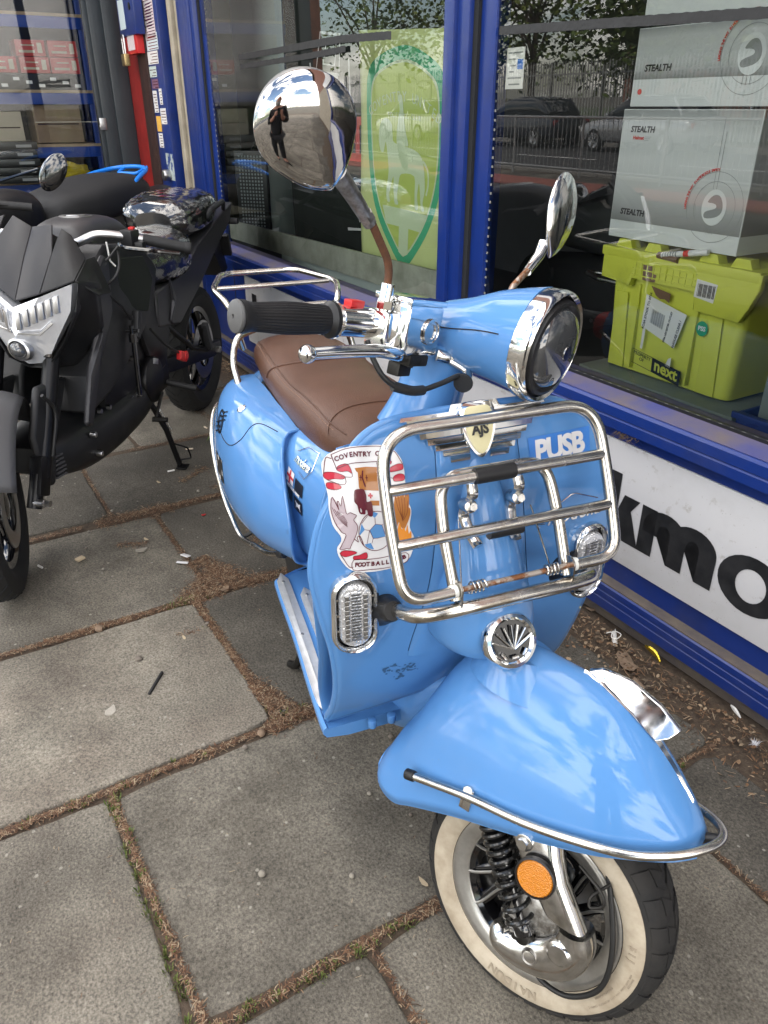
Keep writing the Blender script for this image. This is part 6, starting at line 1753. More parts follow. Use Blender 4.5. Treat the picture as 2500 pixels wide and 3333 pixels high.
# helmet boxes
def helmet_box(s0, s1, o0, o1, z0, z1, label, logo=True, shift=0., low=.13, dark_low=True):
    T_ = Thing('helmet_box', label, 'box', SHOP, ((s0 + s1) / 2, (o0 + o1) / 2, z0), 'helmet boxes stacked on the yellow crate')
    w, h = s1 - s0, z1 - z0
    bm = BM(); bb(bm, s0, s1, o0, o1, z0, z1, .002); part(T_, 'body', bm, 'box_white')
    Fc = shp(o1 + .0006, z0, s1)
    # printed grey field fading into a darker band (it is the print of the box)
    nb = 14
    for k in range(nb):
        pass
    m_ = bpy.data.materials.new('box_print'); m_.use_nodes = True
    n_, l_ = m_.node_tree.nodes, m_.node_tree.links
    b_ = n_['Principled BSDF']; b_.inputs['Roughness'].default_value = .35
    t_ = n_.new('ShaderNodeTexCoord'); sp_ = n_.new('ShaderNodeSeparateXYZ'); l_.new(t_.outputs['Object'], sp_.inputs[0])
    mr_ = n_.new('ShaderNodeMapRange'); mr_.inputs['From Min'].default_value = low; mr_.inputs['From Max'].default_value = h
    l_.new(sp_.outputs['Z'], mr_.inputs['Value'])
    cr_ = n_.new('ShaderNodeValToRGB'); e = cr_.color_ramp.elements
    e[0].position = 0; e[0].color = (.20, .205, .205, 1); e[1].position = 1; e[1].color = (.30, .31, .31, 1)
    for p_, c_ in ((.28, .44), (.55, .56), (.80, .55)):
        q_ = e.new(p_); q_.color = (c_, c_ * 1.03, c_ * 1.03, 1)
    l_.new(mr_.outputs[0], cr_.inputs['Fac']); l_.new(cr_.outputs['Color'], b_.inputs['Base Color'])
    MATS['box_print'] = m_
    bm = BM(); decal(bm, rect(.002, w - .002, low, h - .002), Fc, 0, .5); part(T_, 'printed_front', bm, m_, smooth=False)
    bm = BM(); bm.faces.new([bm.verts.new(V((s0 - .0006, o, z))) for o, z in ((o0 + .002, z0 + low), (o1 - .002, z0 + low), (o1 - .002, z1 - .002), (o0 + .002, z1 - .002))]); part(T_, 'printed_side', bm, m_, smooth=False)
    cx, cy = w - .088 + shift, .105
    bm = BM()
    for r_ in (.060, .082): stroke(bm, ell(cx, cy, r_, r_, 48), .0011, Fc, .0012, closed=True)
    for k, (dx, l0, l1) in enumerate(((-.012, .042, .20), (-.002, .042, .17), (.006, .042, .24), (.013, .042, .265))):
        if cy + l1 < h: stroke(bm, [(cx + dx + 0, cy + l0), (cx + dx, cy + l1)], .0011, Fc, .0012)
    for dx in (-.012, -.002, .008): stroke(bm, [(cx + dx, cy - .042), (cx + dx, cy - .062)], .0011, Fc, .0012)
    part(T_, 'print_lines', bm, 'print_grey', smooth=False)
    bm = BM(); decal(bm, ell(cx, cy, .036, .042, 36), Fc, .0014, .5); part(T_, 'emblem_disc', bm, 'box_white', smooth=False)
    bm = BM(); decal(bm, sm2([(cx - .020, cy + .012), (cx - .006, cy + .028), (cx + .012, cy + .028), (cx + .024, cy + .010), (cx + .024, cy - .010), (cx + .008, cy - .022), (cx - .022, cy - .026), (cx - .024, cy - .012), (cx + .004, cy - .002), (cx + .006, cy + .006), (cx - .004, cy + .010)], 3), Fc, .0018, .5); part(T_, 'emblem', bm, 'print_grey', smooth=False)
    b = BM(); wd = 'LEADING THE WAY IN MOTORCYCLE SAFETY'
    for i, ch in enumerate(wd):
        if ch == ' ': continue
        a = R(186 - 96 * i / len(wd) - 0)
        t = text_bm(ch, .0085, lambda px, py, pz, a=a: Fc(cx + (.0865 + py) * math.cos(a - px / .09) * 1, cy + (.0865 + py) * math.sin(a - px / .09), .0014 + pz), .0002, .0003)
        me_ = bpy.data.meshes.new('t'); t.to_mesh(me_); t.free(); b.from_mesh(me_); bpy.data.meshes.remove(me_)
    part(T_, 'ring_lettering', b, 'print_red', smooth=False)
    part(T_, 'lettering', text_bm('STEALTH', .021, lambda x, y, z: Fc(.078 + x, low + .024 + y, .0014 + z), .0002, .0007, 1.0, .12), 'print_black', smooth=False)
    if logo:
        part(T_, 'lettering', text_bm('STEALTH', .020, lambda x, y, z: Fc(.075 + x, h - .048 + y, .0014 + z), .0002, .0007, 1.0, .12), 'print_black', smooth=False)
        part(T_, 'red_lettering', text_bm('Helmet', .0125, lambda x, y, z: Fc(.064 + x, h - .068 + y, .0014 + z), .0002, .0004, 1.0, .1), 'print_red', smooth=False)
        bm = BM()
        for k in range(3): stroke(bm, [(.085, h - .065 - k * .004), (.108 - k * .004, h - .065 - k * .004)], .0008, Fc, .0014)
        part(T_, 'print_dashes', bm, 'print_grey', smooth=False)
    return T_
helmet_box(1.245, 1.672, -.42, -.125, 1.096, 1.418, 'grey and white helmet box standing directly on the yellow crate', low=.045)
t2 = helmet_box(1.06, 1.648, -.42, -.118, 1.424, 1.600, 'flat grey helmet box second from the top of the stack', logo=False, shift=-.155, low=.062)
bm = BM(); cyl(bm, (1.62, -.1170, 1.458), (1.62, -.1165, 1.458), .007, seg=10); part(t2, 'red_mark', bm, 'print_red')
carton(1.06, 1.640, -.42, -.12, 1.606, 1.90, 'box_white', 'plain white helmet box at the top of the stack', 'helmet boxes stacked on the yellow crate', tape=False, name='helmet_box')
# yellow crate
Y = Thing('plastic_crate', 'bright yellow plastic crate with a lid and paper labels under the helmet boxes', 'crate', SHOP, (1.42, -.25, .72))
c0, c1, f0, f1 = 1.172, 1.665, -.44, -.118
def ringr(s0, s1, o0, o1, z, r=.025, n=5):
    out = []
    for cx, cy, a0 in ((s1 - r, o1 - r, 0), (s0 + r, o1 - r, 90), (s0 + r, o0 + r, 180), (s1 - r, o0 + r, 270)):
        for k in range(n + 1):
            a = R(a0 + 90 * k / n); out.append(V((cx + r * math.cos(a), cy + r * math.sin(a), z)))
    return out
bm = BM(); bridge(bm, [ringr(c0 + i_, c1 - i_, f0 + i_, f1 - i_, z) for z, i_ in ((.724, .040), (.730, .030), (.86, .024), (.985, .018), (1.04, .018))])
part(Y, 'body', bm, 'crate_yellow')
bm = BM()
prism(bm, [V((s, f1 - .014, z)) for s, z in ((c1 + .002, 1.065), (c1 + .002, .985), (c1 - .11, .975), (c1 - .11, 1.0), (c0 + .16, 1.0), (c0 + .16, .950), (c0 + .02, .945), (c0 - .0, .985), (c0 - .02, 1.03), (c0 - .02, 1.065))], (0, .020, 0), .003)
bb(bm, c0 - .015, c1 + .010, f0, f1 + .008, 1.045, 1.072, .006)
part(Y, 'rim', bm, 'crate_yellow')
bm = BM()
for k in range(10): bb(bm, c0 + .175 + k * .0215, c0 + .178 + k * .0215, f1 + .006, f1 + .0085, 1.004, 1.043)
for k in range(3): bb(bm, c0 + .165, c1 - .112, f1 + .006, f1 + .0085, 1.006 + k * .0165, 1.009 + k * .0165)
for s in (c0 + .10, c1 - .07):
    prism(bm, [V((s - .03, f1 - .030, .73)), V((s + .03, f1 - .030, .73)), V((s + .022, f1 - .018, .95)), V((s - .022, f1 - .018, .95))], (0, .006, 0), .003)
bb(bm, c0 + .155, c0 + .161, f1 - .03, f1 - .012, .74, .95, .002); bb(bm, c1 - .135, c1 - .129, f1 - .03, f1 - .012, .74, .98, .002)
part(Y, 'rib', bm, 'crate_yellow')
bm = BM()
for s in (c1 - .06, c1 - .165, c0 + .145, c0 + .05):
    prism(bm, [V((s - .032, f1 - .005, 1.070)), V((s + .032, f1 - .005, 1.070)), V((s + .020, f1 - .005, 1.094)), V((s - .020, f1 - .005, 1.094))], (0, -.035, 0), .003)
part(Y, 'lid_hinge', bm, 'crate_yellow')
CF = lambda x, y, z=0: V((c1 - .047 - x, f1 - .019 + z + (y - .72) * .040, y))
def lab(name, pts, m, h=.003, lbl=None):
    bm = BM(); decal(bm, pts, CF, h, .5); return part(Y, name, bm, m, smooth=False, label=lbl)
lab('paper_label', [(.118, .960), (.112, .870), (.235, .833), (.262, .930)], 'sticker_white', lbl='white paper stock label')
def q4(x, y): return x, y
Mr = Matrix.Rotation(R(86), 2)
def lt(s, size, x, y, rot=84):
    c_, s_ = math.cos(R(rot)), math.sin(R(rot))
    return text_bm(s, size, lambda px, py, pz: CF(x + px * c_ - py * s_, y + px * s_ + py * c_, .0036 + pz), .0002, .0002)
b = lt('ROSA STOCK TO 0756', .0105, .127, .915, 82)
part(Y, 'lettering', b, 'print_black', smooth=False)
part(Y, 'lettering', lt('0756 LEICESTER OUTLET', .0082, .205, .885, 80), 'print_black', smooth=False)
part(Y, 'lettering', lt('RHOUSE CLEAR /', .0105, .238, .872, 80), 'print_black', smooth=False)
bm = BM()
for k in range(18):
    x = .142 + k * .0026; decal(bm, [(x, .885 - k * .0006), (x + (.0016 if k % 3 else .0008), .885 - k * .0006), (x + (.0016 if k % 3 else .0008) + .004, .925 - k * .0006), (x + .004, .925 - k * .0006)], CF, .0037, .5)
part(Y, 'barcode', bm, 'print_grey', smooth=False)
def CT(x, y, z=0): return V((c1 - x, f1 + .0065 + z, y))
bm = BM(); decal(bm, [(.332, 1.030), (.330, .985), (.392, .978), (.396, 1.025)], CT, .0006, .5); bl_ = part(Y, 'barcode_label', bm, 'sticker_white', smooth=False)
bm = BM()
for k in range(15):
    x = .338 + k * .0036; decal(bm, [(x, .988), (x + (.0024 if k % 4 else .001), .988), (x + (.0024 if k % 4 else .001), 1.020), (x, 1.020)], CT, .0012, .5)
part(Y, 'barcode', bm, 'print_black', parent=bl_, smooth=False)
lab('round_sticker', ell(.315, .905, .018, .020, 24), 'sticker_green')
part(Y, 'lettering', text_bm('PSS', .0165, lambda x, y, z: CF(.315 + x, .905 + y, .0036 + z), .0002, .0006), 'sticker_white', smooth=False)
lab('torn_tape', [(.130, .985), (.20, .975), (.198, .950), (.182, .957), (.165, .955), (.150, .962)], 'brown_tape', .003)
bm = BM(); decal(bm, [(.150, 1.040), (.182, 1.040), (.184, 1.020), (.200, 1.018), (.198, .998), (.154, .998)], CT, .0018, .5); part(Y, 'brown_tape', bm, 'brown_tape', smooth=False)
lab('paper_scrap', [(.120, .870), (.130, .868), (.126, .805), (.118, .806)], 'sticker_white'); lab('paper_scrap', [(.222, .800), (.232, .806), (.232, .775), (.214, .778)], 'sticker_white')
bm = BM(); stroke(bm, [(.092, .800), (.092, .760), (.168, .749), (.168, .789)], .0016, CF, .003, closed=True); part(Y, 'property_frame', bm, 'print_black', smooth=False)
lab('name_plate', [(.168, .790), (.168, .748), (.270, .733), (.270, .775)], 'print_black')
part(Y, 'lettering', text_bm('PROPERTY\nOF', .0135, lambda x, y, z: CF(.130 + x, .7795 + y - x * .145, .0036 + z), .0002, .0001, line=.9), 'print_black', smooth=False)
part(Y, 'name_lettering', text_bm('next', .046, lambda x, y, z: CF(.219 + x, .7645 + y - x * .145, .0040 + z), .0002, .0012), 'crate_yellow', smooth=False)
# marker pen lying on the lid
Mk = Thing('marker_pen', 'white marker pen lying on the lid of the yellow crate', 'pen', SHOP, (1.42, -.11, 1.08))
bm = BM(); cyl(bm, (1.455, -.108, 1.072), (1.315, -.112, 1.098), .008, seg=14, bev=.002); part(Mk, 'barrel', bm, 'sticker_white')
bm = BM(); cyl(bm, (1.385, -.110, 1.085), (1.370, -.1105, 1.088), .0084, seg=14); part(Mk, 'red_band', bm, 'print_red')
bm = BM()
for k in range(6): cyl(bm, (1.448 - k * .008, -.108, 1.0733 + k * .0015), (1.446 - k * .008, -.108, 1.0737 + k * .0015), .0083, seg=12)
part(Mk, 'green_band', bm, 'print_grey')
bm = BM(); tube(bm, fillet([(1.47, -.112, 1.070), (1.42, -.108, 1.069), (1.40, -.108, 1.067)], .01), .009, 8); solo('tape_roll_end', bm, 'brown_tape', SHOP, (1.43, -.1, 1.07), 'rolled strip of brown tape on the edge of the yellow lid', 'tape')
# grey tray under it, blue crate, black bag
G_ = Thing('grey_tray', 'upturned grey plastic crate carrying the yellow crate', 'crate', SHOP, (1.42, -.25, .67))
bm = BM(); bb(bm, 1.135, 1.672, -.46, -.082, .672, .712, .006); bb(bm, 1.128, 1.680, -.465, -.078, .708, .722, .004); part(G_, 'body', bm, 'crate_grey')
bm = BM(); prism(bm, [V((1.56, -.080, .715)), V((1.54, -.080, .690)), V((1.34, -.080, .690)), V((1.31, -.080, .715))], (0, .006, 0), .002); part(G_, 'handle_recess', bm, 'inner_grey')
U_ = Thing('blue_crate', 'shallow blue plastic crate beside the grey tray', 'crate', SHOP, (1.0, -.25, .67))
bm = BM()
for s0, s1, o0, o1 in ((.62, 1.115, -.085, -.075), (.62, 1.115, -.42, -.41), (1.105, 1.115, -.41, -.085), (.62, .63, -.41, -.085)): bb(bm, s0, s1, o0, o1, .673, .745, .003)
bb(bm, .62, 1.115, -.41, -.085, .673, .685); bb(bm, .61, 1.125, -.078, -.065, .728, .745, .003)
part(U_, 'body', bm, 'crate_blue')
bm = BM(); bb(bm, .86, 1.05, -.0745, -.0735, .688, .708); part(U_, 'paper_label', bm, 'sticker_white', smooth=False)
bm = BM()
for k in range(20): bb(bm, .90 + k * .005, .902 + k * .005, -.0733, -.0730, .690, .704)
part(U_, 'barcode', bm, 'print_black', smooth=False)
bm = BM(); bb(bm, .92, 1.09, -.36, -.12, .686, .86, .01)
solo('grey_carton', bm, 'crate_grey', SHOP, (1.0, -.2, .69), 'worn grey box standing in the blue crate', 'box')
bm = BM(); bmesh.ops.create_icosphere(bm, subdivisions=4, radius=1)
for v in bm.verts:
    n_ = mnoise.noise_vector(v.co * 1.8) * .35
    v.co = V((1.06 + v.co.x * .10 + n_.x * .04, -.25 + v.co.y * .14 + n_.y * .05, .99 + v.co.z * .12 + n_.z * .05))
solo('black_bag', bm, 'bag_black', SHOP, (1.05, -.25, .9), 'black fabric bag hanging at the right side of the yellow crate', 'bag')
bm = BM(); bb(bm, .7, 1.11, -.4, -.16, .862, .886, .004); solo('flat_box', bm, 'bag_black', SHOP, (.9, -.25, .87), 'flat black box under the black fabric bag', 'box')
bm = BM(); bb(bm, .45, 1.055, -.5, -.20, .70, 1.9, .01); solo('dark_cabinet', bm, 'inner_grey', SHOP, (.7, -.3, .7), 'tall dark cabinet at the right behind the helmet boxes', 'cabinet')

D_ = Thing('display_scooter', 'dark scooter seat with chrome racks and bars standing inside the right window', 'scooter', SHOP, (2.2, -.9, 0))
mat('seat_grey', (.035, .037, .038), rough=.55, bump=.3, bscale=200)
bm = BM(); superloft(bm, [(1.75, -.85, .93, .03, .03, .8), (1.82, -.85, .96, .14, .10, .75), (2.05, -.88, 1.00, .17, .13, .7), (2.35, -.90, 1.00, .17, .12, .7), (2.6, -.9, .97, .12, .08, .75), (2.7, -.9, .95, .03, .03, .8)], 1.75, 2.7, 30, 32); ds_ = part(D_, 'seat', bm, 'seat_grey')
bm = BM(); tube(bm, [(1.84, -.72, .99), (2.0, -.705, 1.03), (2.3, -.73, 1.03), (2.55, -.78, .99)], .0015, 5); part(D_, 'stitching', bm, 'putty', parent=ds_)
bm = BM(); superloft(bm, [(1.6, -.9, .55, .16, .20, .7), (2.2, -.9, .60, .22, .28, .7), (2.8, -.9, .60, .16, .24, .7)], 1.6, 2.8, 16, 24); part(D_, 'rear_body', bm, 'inner_dark')
bm = BM()
tube(bm, fillet([(1.95, -.40, .90), (1.55, -.42, .90), (1.50, -.62, .88), (1.95, -.62, .88), (2.12, -.5, .89), (1.95, -.40, .90)], .05, 6), .009, 10); tube(bm, [(1.62, -.41, .90), (1.60, -.62, .88)], .006, 8); tube(bm, [(1.78, -.41, .90), (1.77, -.62, .88)], .006, 8)
tube(bm, fillet([(1.66, -.45, .78), (1.62, -.42, .90), (1.80, -.44, .96), (1.95, -.6, .80)], .05, 6), .009, 10)
part(D_, 'chrome_rack', bm, 'steel')
bm = BM(); tube(bm, smooth_path([(2.35, -.95, 1.30), (2.25, -.9, 1.18), (2.32, -.88, 1.08), (2.1, -.86, 1.12), (1.9, -.84, 1.06)], 6), .012, 10); part(D_, 'handlebar', bm, 'steel')
bm = BM(); tube(bm, fillet([(2.42, -1.0, 1.08), (2.44, -1.0, 1.30), (2.52, -1.02, 1.38)], .04, 5), .008, 8); tube(bm, fillet([(1.95, -1.0, 1.08), (1.93, -1.0, 1.34), (1.92, -1.02, 1.48)], .04, 5), .010, 8); part(D_, 'mirror_stem', bm, 'black_gloss')
bm = BM(); bmesh.ops.create_uvsphere(bm, u_segments=24, v_segments=16, radius=1)
for v in bm.verts: v.co = V((1.86 + v.co.x * .13, -1.0 + v.co.y * .13, 1.28 + v.co.z * .11))
Hm = solo('helmet', bm, 'car_helmet' if False else 'shop_blue', SHOP, (1.86, -1.0, 1.2), 'dark blue helmet standing behind the display scooter beside the boxes', 'helmet')
bm = BM(); bb(bm, 1.70, 2.02, -1.14, -.86, 1.02, 1.168); solo('helmet_stand', bm, 'inner_dark', SHOP, (1.86, -1, 1.0), 'black stand carrying the dark blue helmet', 'stand')
# ================================================================== THE BLACK MOTORCYCLE
mat('moto_tyre', (.018, .018, .018), rough=.7, var=.3, vscale=20, bump=.2, bscale=120)
mat('moto_panel', (.010, .0103, .0112), rough=.40, bump=.10, bscale=1400, rvar=.12, vscale=5)
mat('moto_grey', (.028, .028, .031), rough=.36, bump=.08, bscale=1400)
mat('moto_alu', (.52, .52, .52), rough=.30, metal=1)
mat('fork_gold', (.06, .055, .05), rough=.25, metal=.9)
mat('seat_black', (.016, .016, .017), rough=.6, bump=.5, bscale=300)
mat('engine_black', (.010, .010, .011), rough=.35, metal=.3, var=.4, vscale=20)
mat('lens_clear', (.72, .74, .78), rough=.06, metal=.6, bump=.35, bscale=60, bdetail=1)
mat('blue_plastic', (.012, .20, .72), rough=.35, coat=.2)
def mirror_bm(pts3, d):
    bm = BM(); prism(bm, pts3, d, .003); return bm
Mo = Thing('motorcycle', 'black naked motorcycle on its side stand with plastic wrapped seats', 'motorcycle', MOTO, (-.8, 0, 0))
def sidepanel(name, poly, y0, y1, m, both=True, T_=None, bev=.004, label=None, parent=None):
    """an angular side panel; poly is (x, z, inset) seen from the side"""
    T_ = T_ or Mo; bev = .012
    for s in ((1, -1) if both else (1,)):
        bm = BM()
        A = [bm.verts.new(V((p[0], s * y0, p[1]))) for p in poly]
        B_ = [bm.verts.new(V((p[0], s * (y1 - (p[2] if len(p) > 2 else 0)), p[1]))) for p in poly]
        n = len(A)
        c = V((sum(p[0] for p in poly) / n, s * (y1 + .012), sum(p[1] for p in poly) / n)); cv = bm.verts.new(c)
        for i in range(n):
            bm.faces.new([A[i], A[(i + 1) % n], B_[(i + 1) % n], B_[i]]); bm.faces.new([B_[i], B_[(i + 1) % n], cv])
        bm.faces.new(A)
        part(T_, name, bm, m, bevel=bev, angle=22, parent=parent)
def fturn(p):
    c = V((.04, -.02, 0)); return c + Matrix.Rotation(R(24), 3, 'Z') @ (V(p) - c)
def wheel(T_, x, y, z, R_, w, name, mname='moto_tyre', disc=True, tf=None):
    bm = BM(); lathe(bm, (x, y, z), (0, 1, 0), [(-w * .55, R_ * .66), (-w * .9, R_ * .76), (-w, R_ * .86), (-w * .8, R_ * .95), (-w * .4, R_ * .99), (0, R_), (w * .4, R_ * .99), (w * .8, R_ * .95), (w, R_ * .86), (w * .9, R_ * .76), (w * .55, R_ * .66)], 56, caps=False)
    t = part(T_, name, bm, mname, tf=tf)
    bm = BM(); lathe(bm, (x, y, z), (0, 1, 0), [(-w * .5, R_ * .60), (-w * .6, R_ * .68), (-w * .3, R_ * .64), (w * .3, R_ * .64), (w * .6, R_ * .68), (w * .5, R_ * .60)], 48, caps=False)
    lathe(bm, (x, y, z), (0, 1, 0), [(-w * .9, .02), (-w * .8, .045), (w * .8, .045), (w * .9, .02)], 24)
    for k in range(5):
        a = 2 * pi * k / 5 + .3
        for d in (-.16, .16): tube(bm, [V((x + math.cos(a) * .04, y, z + math.sin(a) * .04)), V((x + math.cos(a + d) * R_ * .62, y, z + math.sin(a + d) * R_ * .62))], .011, 8)
    part(T_, 'rim', bm, 'black_gloss', parent=t, tf=tf)
    if disc:
        bm = BM(); lathe(bm, (x, y + w * .9, z), (0, 1, 0), [(0, R_ * .28), (0, R_ * .46), (.004, R_ * .46), (.004, R_ * .28)], 40, caps=False); part(T_, 'brake_disc', bm, 'steel', parent=t, tf=tf)
    bm = BM()
    for k in range(36):
        for s in (-1, 1):
            a = 2 * pi * k / 36
            tube(bm, [V((x + math.cos(a + q * .10) * (R_ * i_ + .0006), y + s * w * h_, z + math.sin(a + q * .10) * (R_ * i_ + .0006))) for q, h_, i_ in ((0, .08, 1.0), (1, .42, .99), (1.6, .78, .955))], .0022, 4)
    part(T_, 'tread_groove', bm, 'inner_dark', parent=t, smooth=False, tf=tf)
    return t
wheel(Mo, .06, -.035, .30, .30, .052, 'front_wheel', tf=fturn)
wheel(Mo, -1.715, .0, .315, .32, .072, 'rear_wheel')
# forks
for s in (-1, 1):
    bm = BM(); tube(bm, [(-.50, s * .098, 1.02), (-.22, s * .098, .70)], .021, 16); f1 = part(Mo, 'fork_tube', bm, 'fork_gold')
    bm = BM(); tube(bm, [(-.27, s * .098, .76), (-.045, s * .094, .36)], .027, 16); tube(bm, [(-.03, s * .094, .38), (.02, s * .085, .28)], .024, 12); part(Mo, 'fork_lower', bm, 'engine_black', parent=f1)
bm = BM(); tube(bm, [(.02, .085, .30), (.02, .125, .30)], .014, 12); cyl(bm, (.02, .12, .30), (.02, .145, .30), .011, seg=6); part(Mo, 'axle_nut', bm, 'steel')
bm = BM(); box(bm, (-.035, .095, .37), (.06, .045, .13), rot=Matrix.Rotation(R(-25), 3, 'Y'), bev=.01); part(Mo, 'brake_caliper', bm, 'engine_black')
bm = BM(); tube(bm, smooth_path([(-.08, .125, .42), (-.14, .13, .55), (-.10, .12, .62)], 5), .006, 8); part(Mo, 'brake_hose', bm, 'hose')
# front mudguard
bm = BM()
def mg_(u, v):
    a = R(30 + 118 * u)
    r_ = .340 + .02 * math.sin(pi * u)
    b = (v * 2 - 1)
    return V((.04 + math.cos(a) * r_ * (1 - .05 * b * b), -.02 + b * .135 * (1 - .15 * abs(2 * u - 1)), .30 + math.sin(a) * r_ * (1 - .10 * abs(b) ** 2.5)))
grid(bm, mg_, 24, 14); fm = part(Mo, 'front_mudguard', bm, 'matte_grey', solid=.004, tf=fturn)
sidepanel('mudguard_side', [(-.30, .62), (-.12, .64), (-.04, .50), (-.05, .36), (-.10, .30), (-.16, .44)], .075, .100, 'matte_black', both=True)
def nose(p): return V((p[0], p[1] * 1.06 + .035, p[2] - .22 * p[1] - .012))
# headlamp nose: angular lens in a black mask
def P2(y, z, x): return V((x, y, z))
half = [(.0, .885, -.185), (.075, .93, -.20), (.165, .985, -.245), (.150, .90, -.235), (.10, .80, -.215), (.055, .715, -.215), (.0, .700, -.205)]
bm = BM()
L_ = [P2(y, z, x) for y, z, x in half]; R_m = [P2(-y, z, x) for y, z, x in half[1:-1]][::-1]
loop = L_ + R_m
c0 = bm.verts.new((-.165, 0, .80))
vs_ = [bm.verts.new(p) for p in loop]
for i in range(len(vs_)): bm.faces.new([vs_[i], vs_[(i + 1) % len(vs_)], c0])
bk = [bm.verts.new(p + V((-.05, 0, 0))) for p in loop]
for i in range(len(vs_)): bm.faces.new([vs_[i], vs_[(i + 1) % len(vs_)], bk[(i + 1) % len(vs_)], bk[i]])
hl = part(Mo, 'headlamp', bm, 'lens_clear', angle=20, tf=nose)
bm = BM(); lathe(bm, (-.185, 0, .755), (1, 0, .12), [(0, .036), (.022, .034), (.026, .028), (.018, .024)], 28); part(Mo, 'projector_ring', bm, 'steel', parent=hl, tf=nose)
bm = BM(); bmesh.ops.create_uvsphere(bm, u_segments=20, v_segments=12, radius=.025)
for v in bm.verts: v.co += V((-.168, 0, .757))
part(Mo, 'projector_lens', bm, 'lamp_glass', parent=hl, tf=nose)
for s in (-1, 1):
    bm = BM()
    for k in range(6):
        y0 = .012 + k * .020; x0 = -.168 - k * .0105; z0 = .872 + k * .013
        prism(bm, [V((x0, s * y0, z0)), V((x0 - .008, s * (y0 + .014), z0 + .008)), V((x0 - .004, s * (y0 + .013), z0 - .045)), V((x0 + .004, s * y0, z0 - .05))], (.008, 0, 0), .002)
    tube(bm, [(-.166, s * .01, .812), (-.178, s * .07, .82), (-.196, s * .105, .86)], .004, 6)
    part(Mo, 'lamp_reflector', bm, 'black_gloss' if False else 'steel', parent=hl, tf=nose)
for s in (-1, 1):
    bm = BM()
    prism(bm, [V((-.20, s * .0, .690)), V((-.205, s * .062, .700)), V((-.215, s * .115, .79)), V((-.235, s * .168, .90)), V((-.25, s * .182, .995)), V((-.32, s * .20, .98)), V((-.36, s * .175, .82)), V((-.33, s * .09, .68)), V((-.28, s * .0, .66))], (-.03, 0, 0), .006)
    part(Mo, 'lamp_surround', bm, 'moto_panel', tf=nose)
# fly screen
def fs(poly, m, name, t=(-.01, 0, 0)):
    bm = BM()
    vv = [bm.verts.new(V(p)) for p in poly]; bm.faces.new(vv)
    part(Mo, name, bm, m, solid=.008, bevel=.003, tf=nose)
for s in (-1, 1):
    fs([(-.205, 0, .90), (-.225, s * .07, .935), (-.315, s * .085, 1.045), (-.395, s * .06, 1.115), (-.385, 0, 1.095), (-.30, 0, 1.01)], 'moto_grey', 'fly_screen')
    fs([(-.225, s * .07, .935), (-.265, s * .165, .99), (-.36, s * .165, 1.04), (-.395, s * .115, 1.095), (-.395, s * .085, 1.11), (-.315, s * .085, 1.045)], 'moto_panel', 'screen_side')
    fs([(-.36, s * .165, 1.04), (-.265, s * .165, .99), (-.30, s * .215, .95), (-.42, s * .20, .93), (-.45, s * .15, 1.03)], 'moto_panel', 'cowl_side')
bm = BM(); box(bm, (-.43, 0, 1.03), (.10, .16, .05), rot=Matrix.Rotation(R(-25), 3, 'Y'), bev=.012); part(Mo, 'instrument', bm, 'black_plastic')
# handlebar and controls
bm = BM(); tube(bm, smooth_path([(-.64, .36, 1.00), (-.60, .27, 1.025), (-.55, .17, 1.04), (-.52, .10, 1.015), (-.515, .0, 1.00), (-.52, -.10, 1.015), (-.55, -.17, 1.04), (-.60, -.27, 1.025), (-.64, -.36, 1.0)], 8), .0145, 14); hb = part(Mo, 'handlebar', bm, 'moto_alu')
for s in (-1, 1):
    bm = BM(); tube(bm, [(-.612, s * .30, 1.018), (-.66, s * .435, .985)], .0185, 18); cyl(bm, (-.658, s * .43, .986), (-.665, s * .45, .982), .020, seg=16, bev=.003); part(Mo, 'hand_grip', bm, 'rubber', parent=hb)
    bm = BM(); box(bm, (-.592, s * .262, 1.025), (.045, .055, .055), rot=Matrix.Rotation(R(-18 * s), 3, 'Z'), bev=.008); box(bm, (-.585, s * .30, 1.0), (.035, .03, .03), bev=.006); part(Mo, 'switch_box', bm, 'black_plastic', parent=hb)
    bm = BM(); tube(bm, smooth_path([(-.565, s * .235, 1.01), (-.545, s * .26, 1.0), (-.56, s * .34, .99), (-.60, s * .43, .975)], 5), .007, 8); part(Mo, 'lever', bm, 'black_gloss', parent=hb)
bm = BM(); box(bm, (-.60, .27, 1.056), (.02, .018, .008), bev=.002); part(Mo, 'red_switch', bm, 'red', parent=hb)
for k, pts in enumerate(([(-.56, .23, 1.0), (-.50, .20, .96), (-.44, .12, .93), (-.42, .05, .90)], [(-.58, .22, 1.0), (-.46, .26, .93), (-.45, .16, .84), (-.50, .13, .74)])):
    bm = BM(); tube(bm, smooth_path(pts, 6), .0045, 8); part(Mo, 'control_cable', bm, 'hose')
bm = BM(); tube(bm, [(-.53, .205, 1.02), (-.525, .21, .96), (-.53, .225, .94)], .003, 6); part(Mo, 'cable_tie', bm, 'nylon')
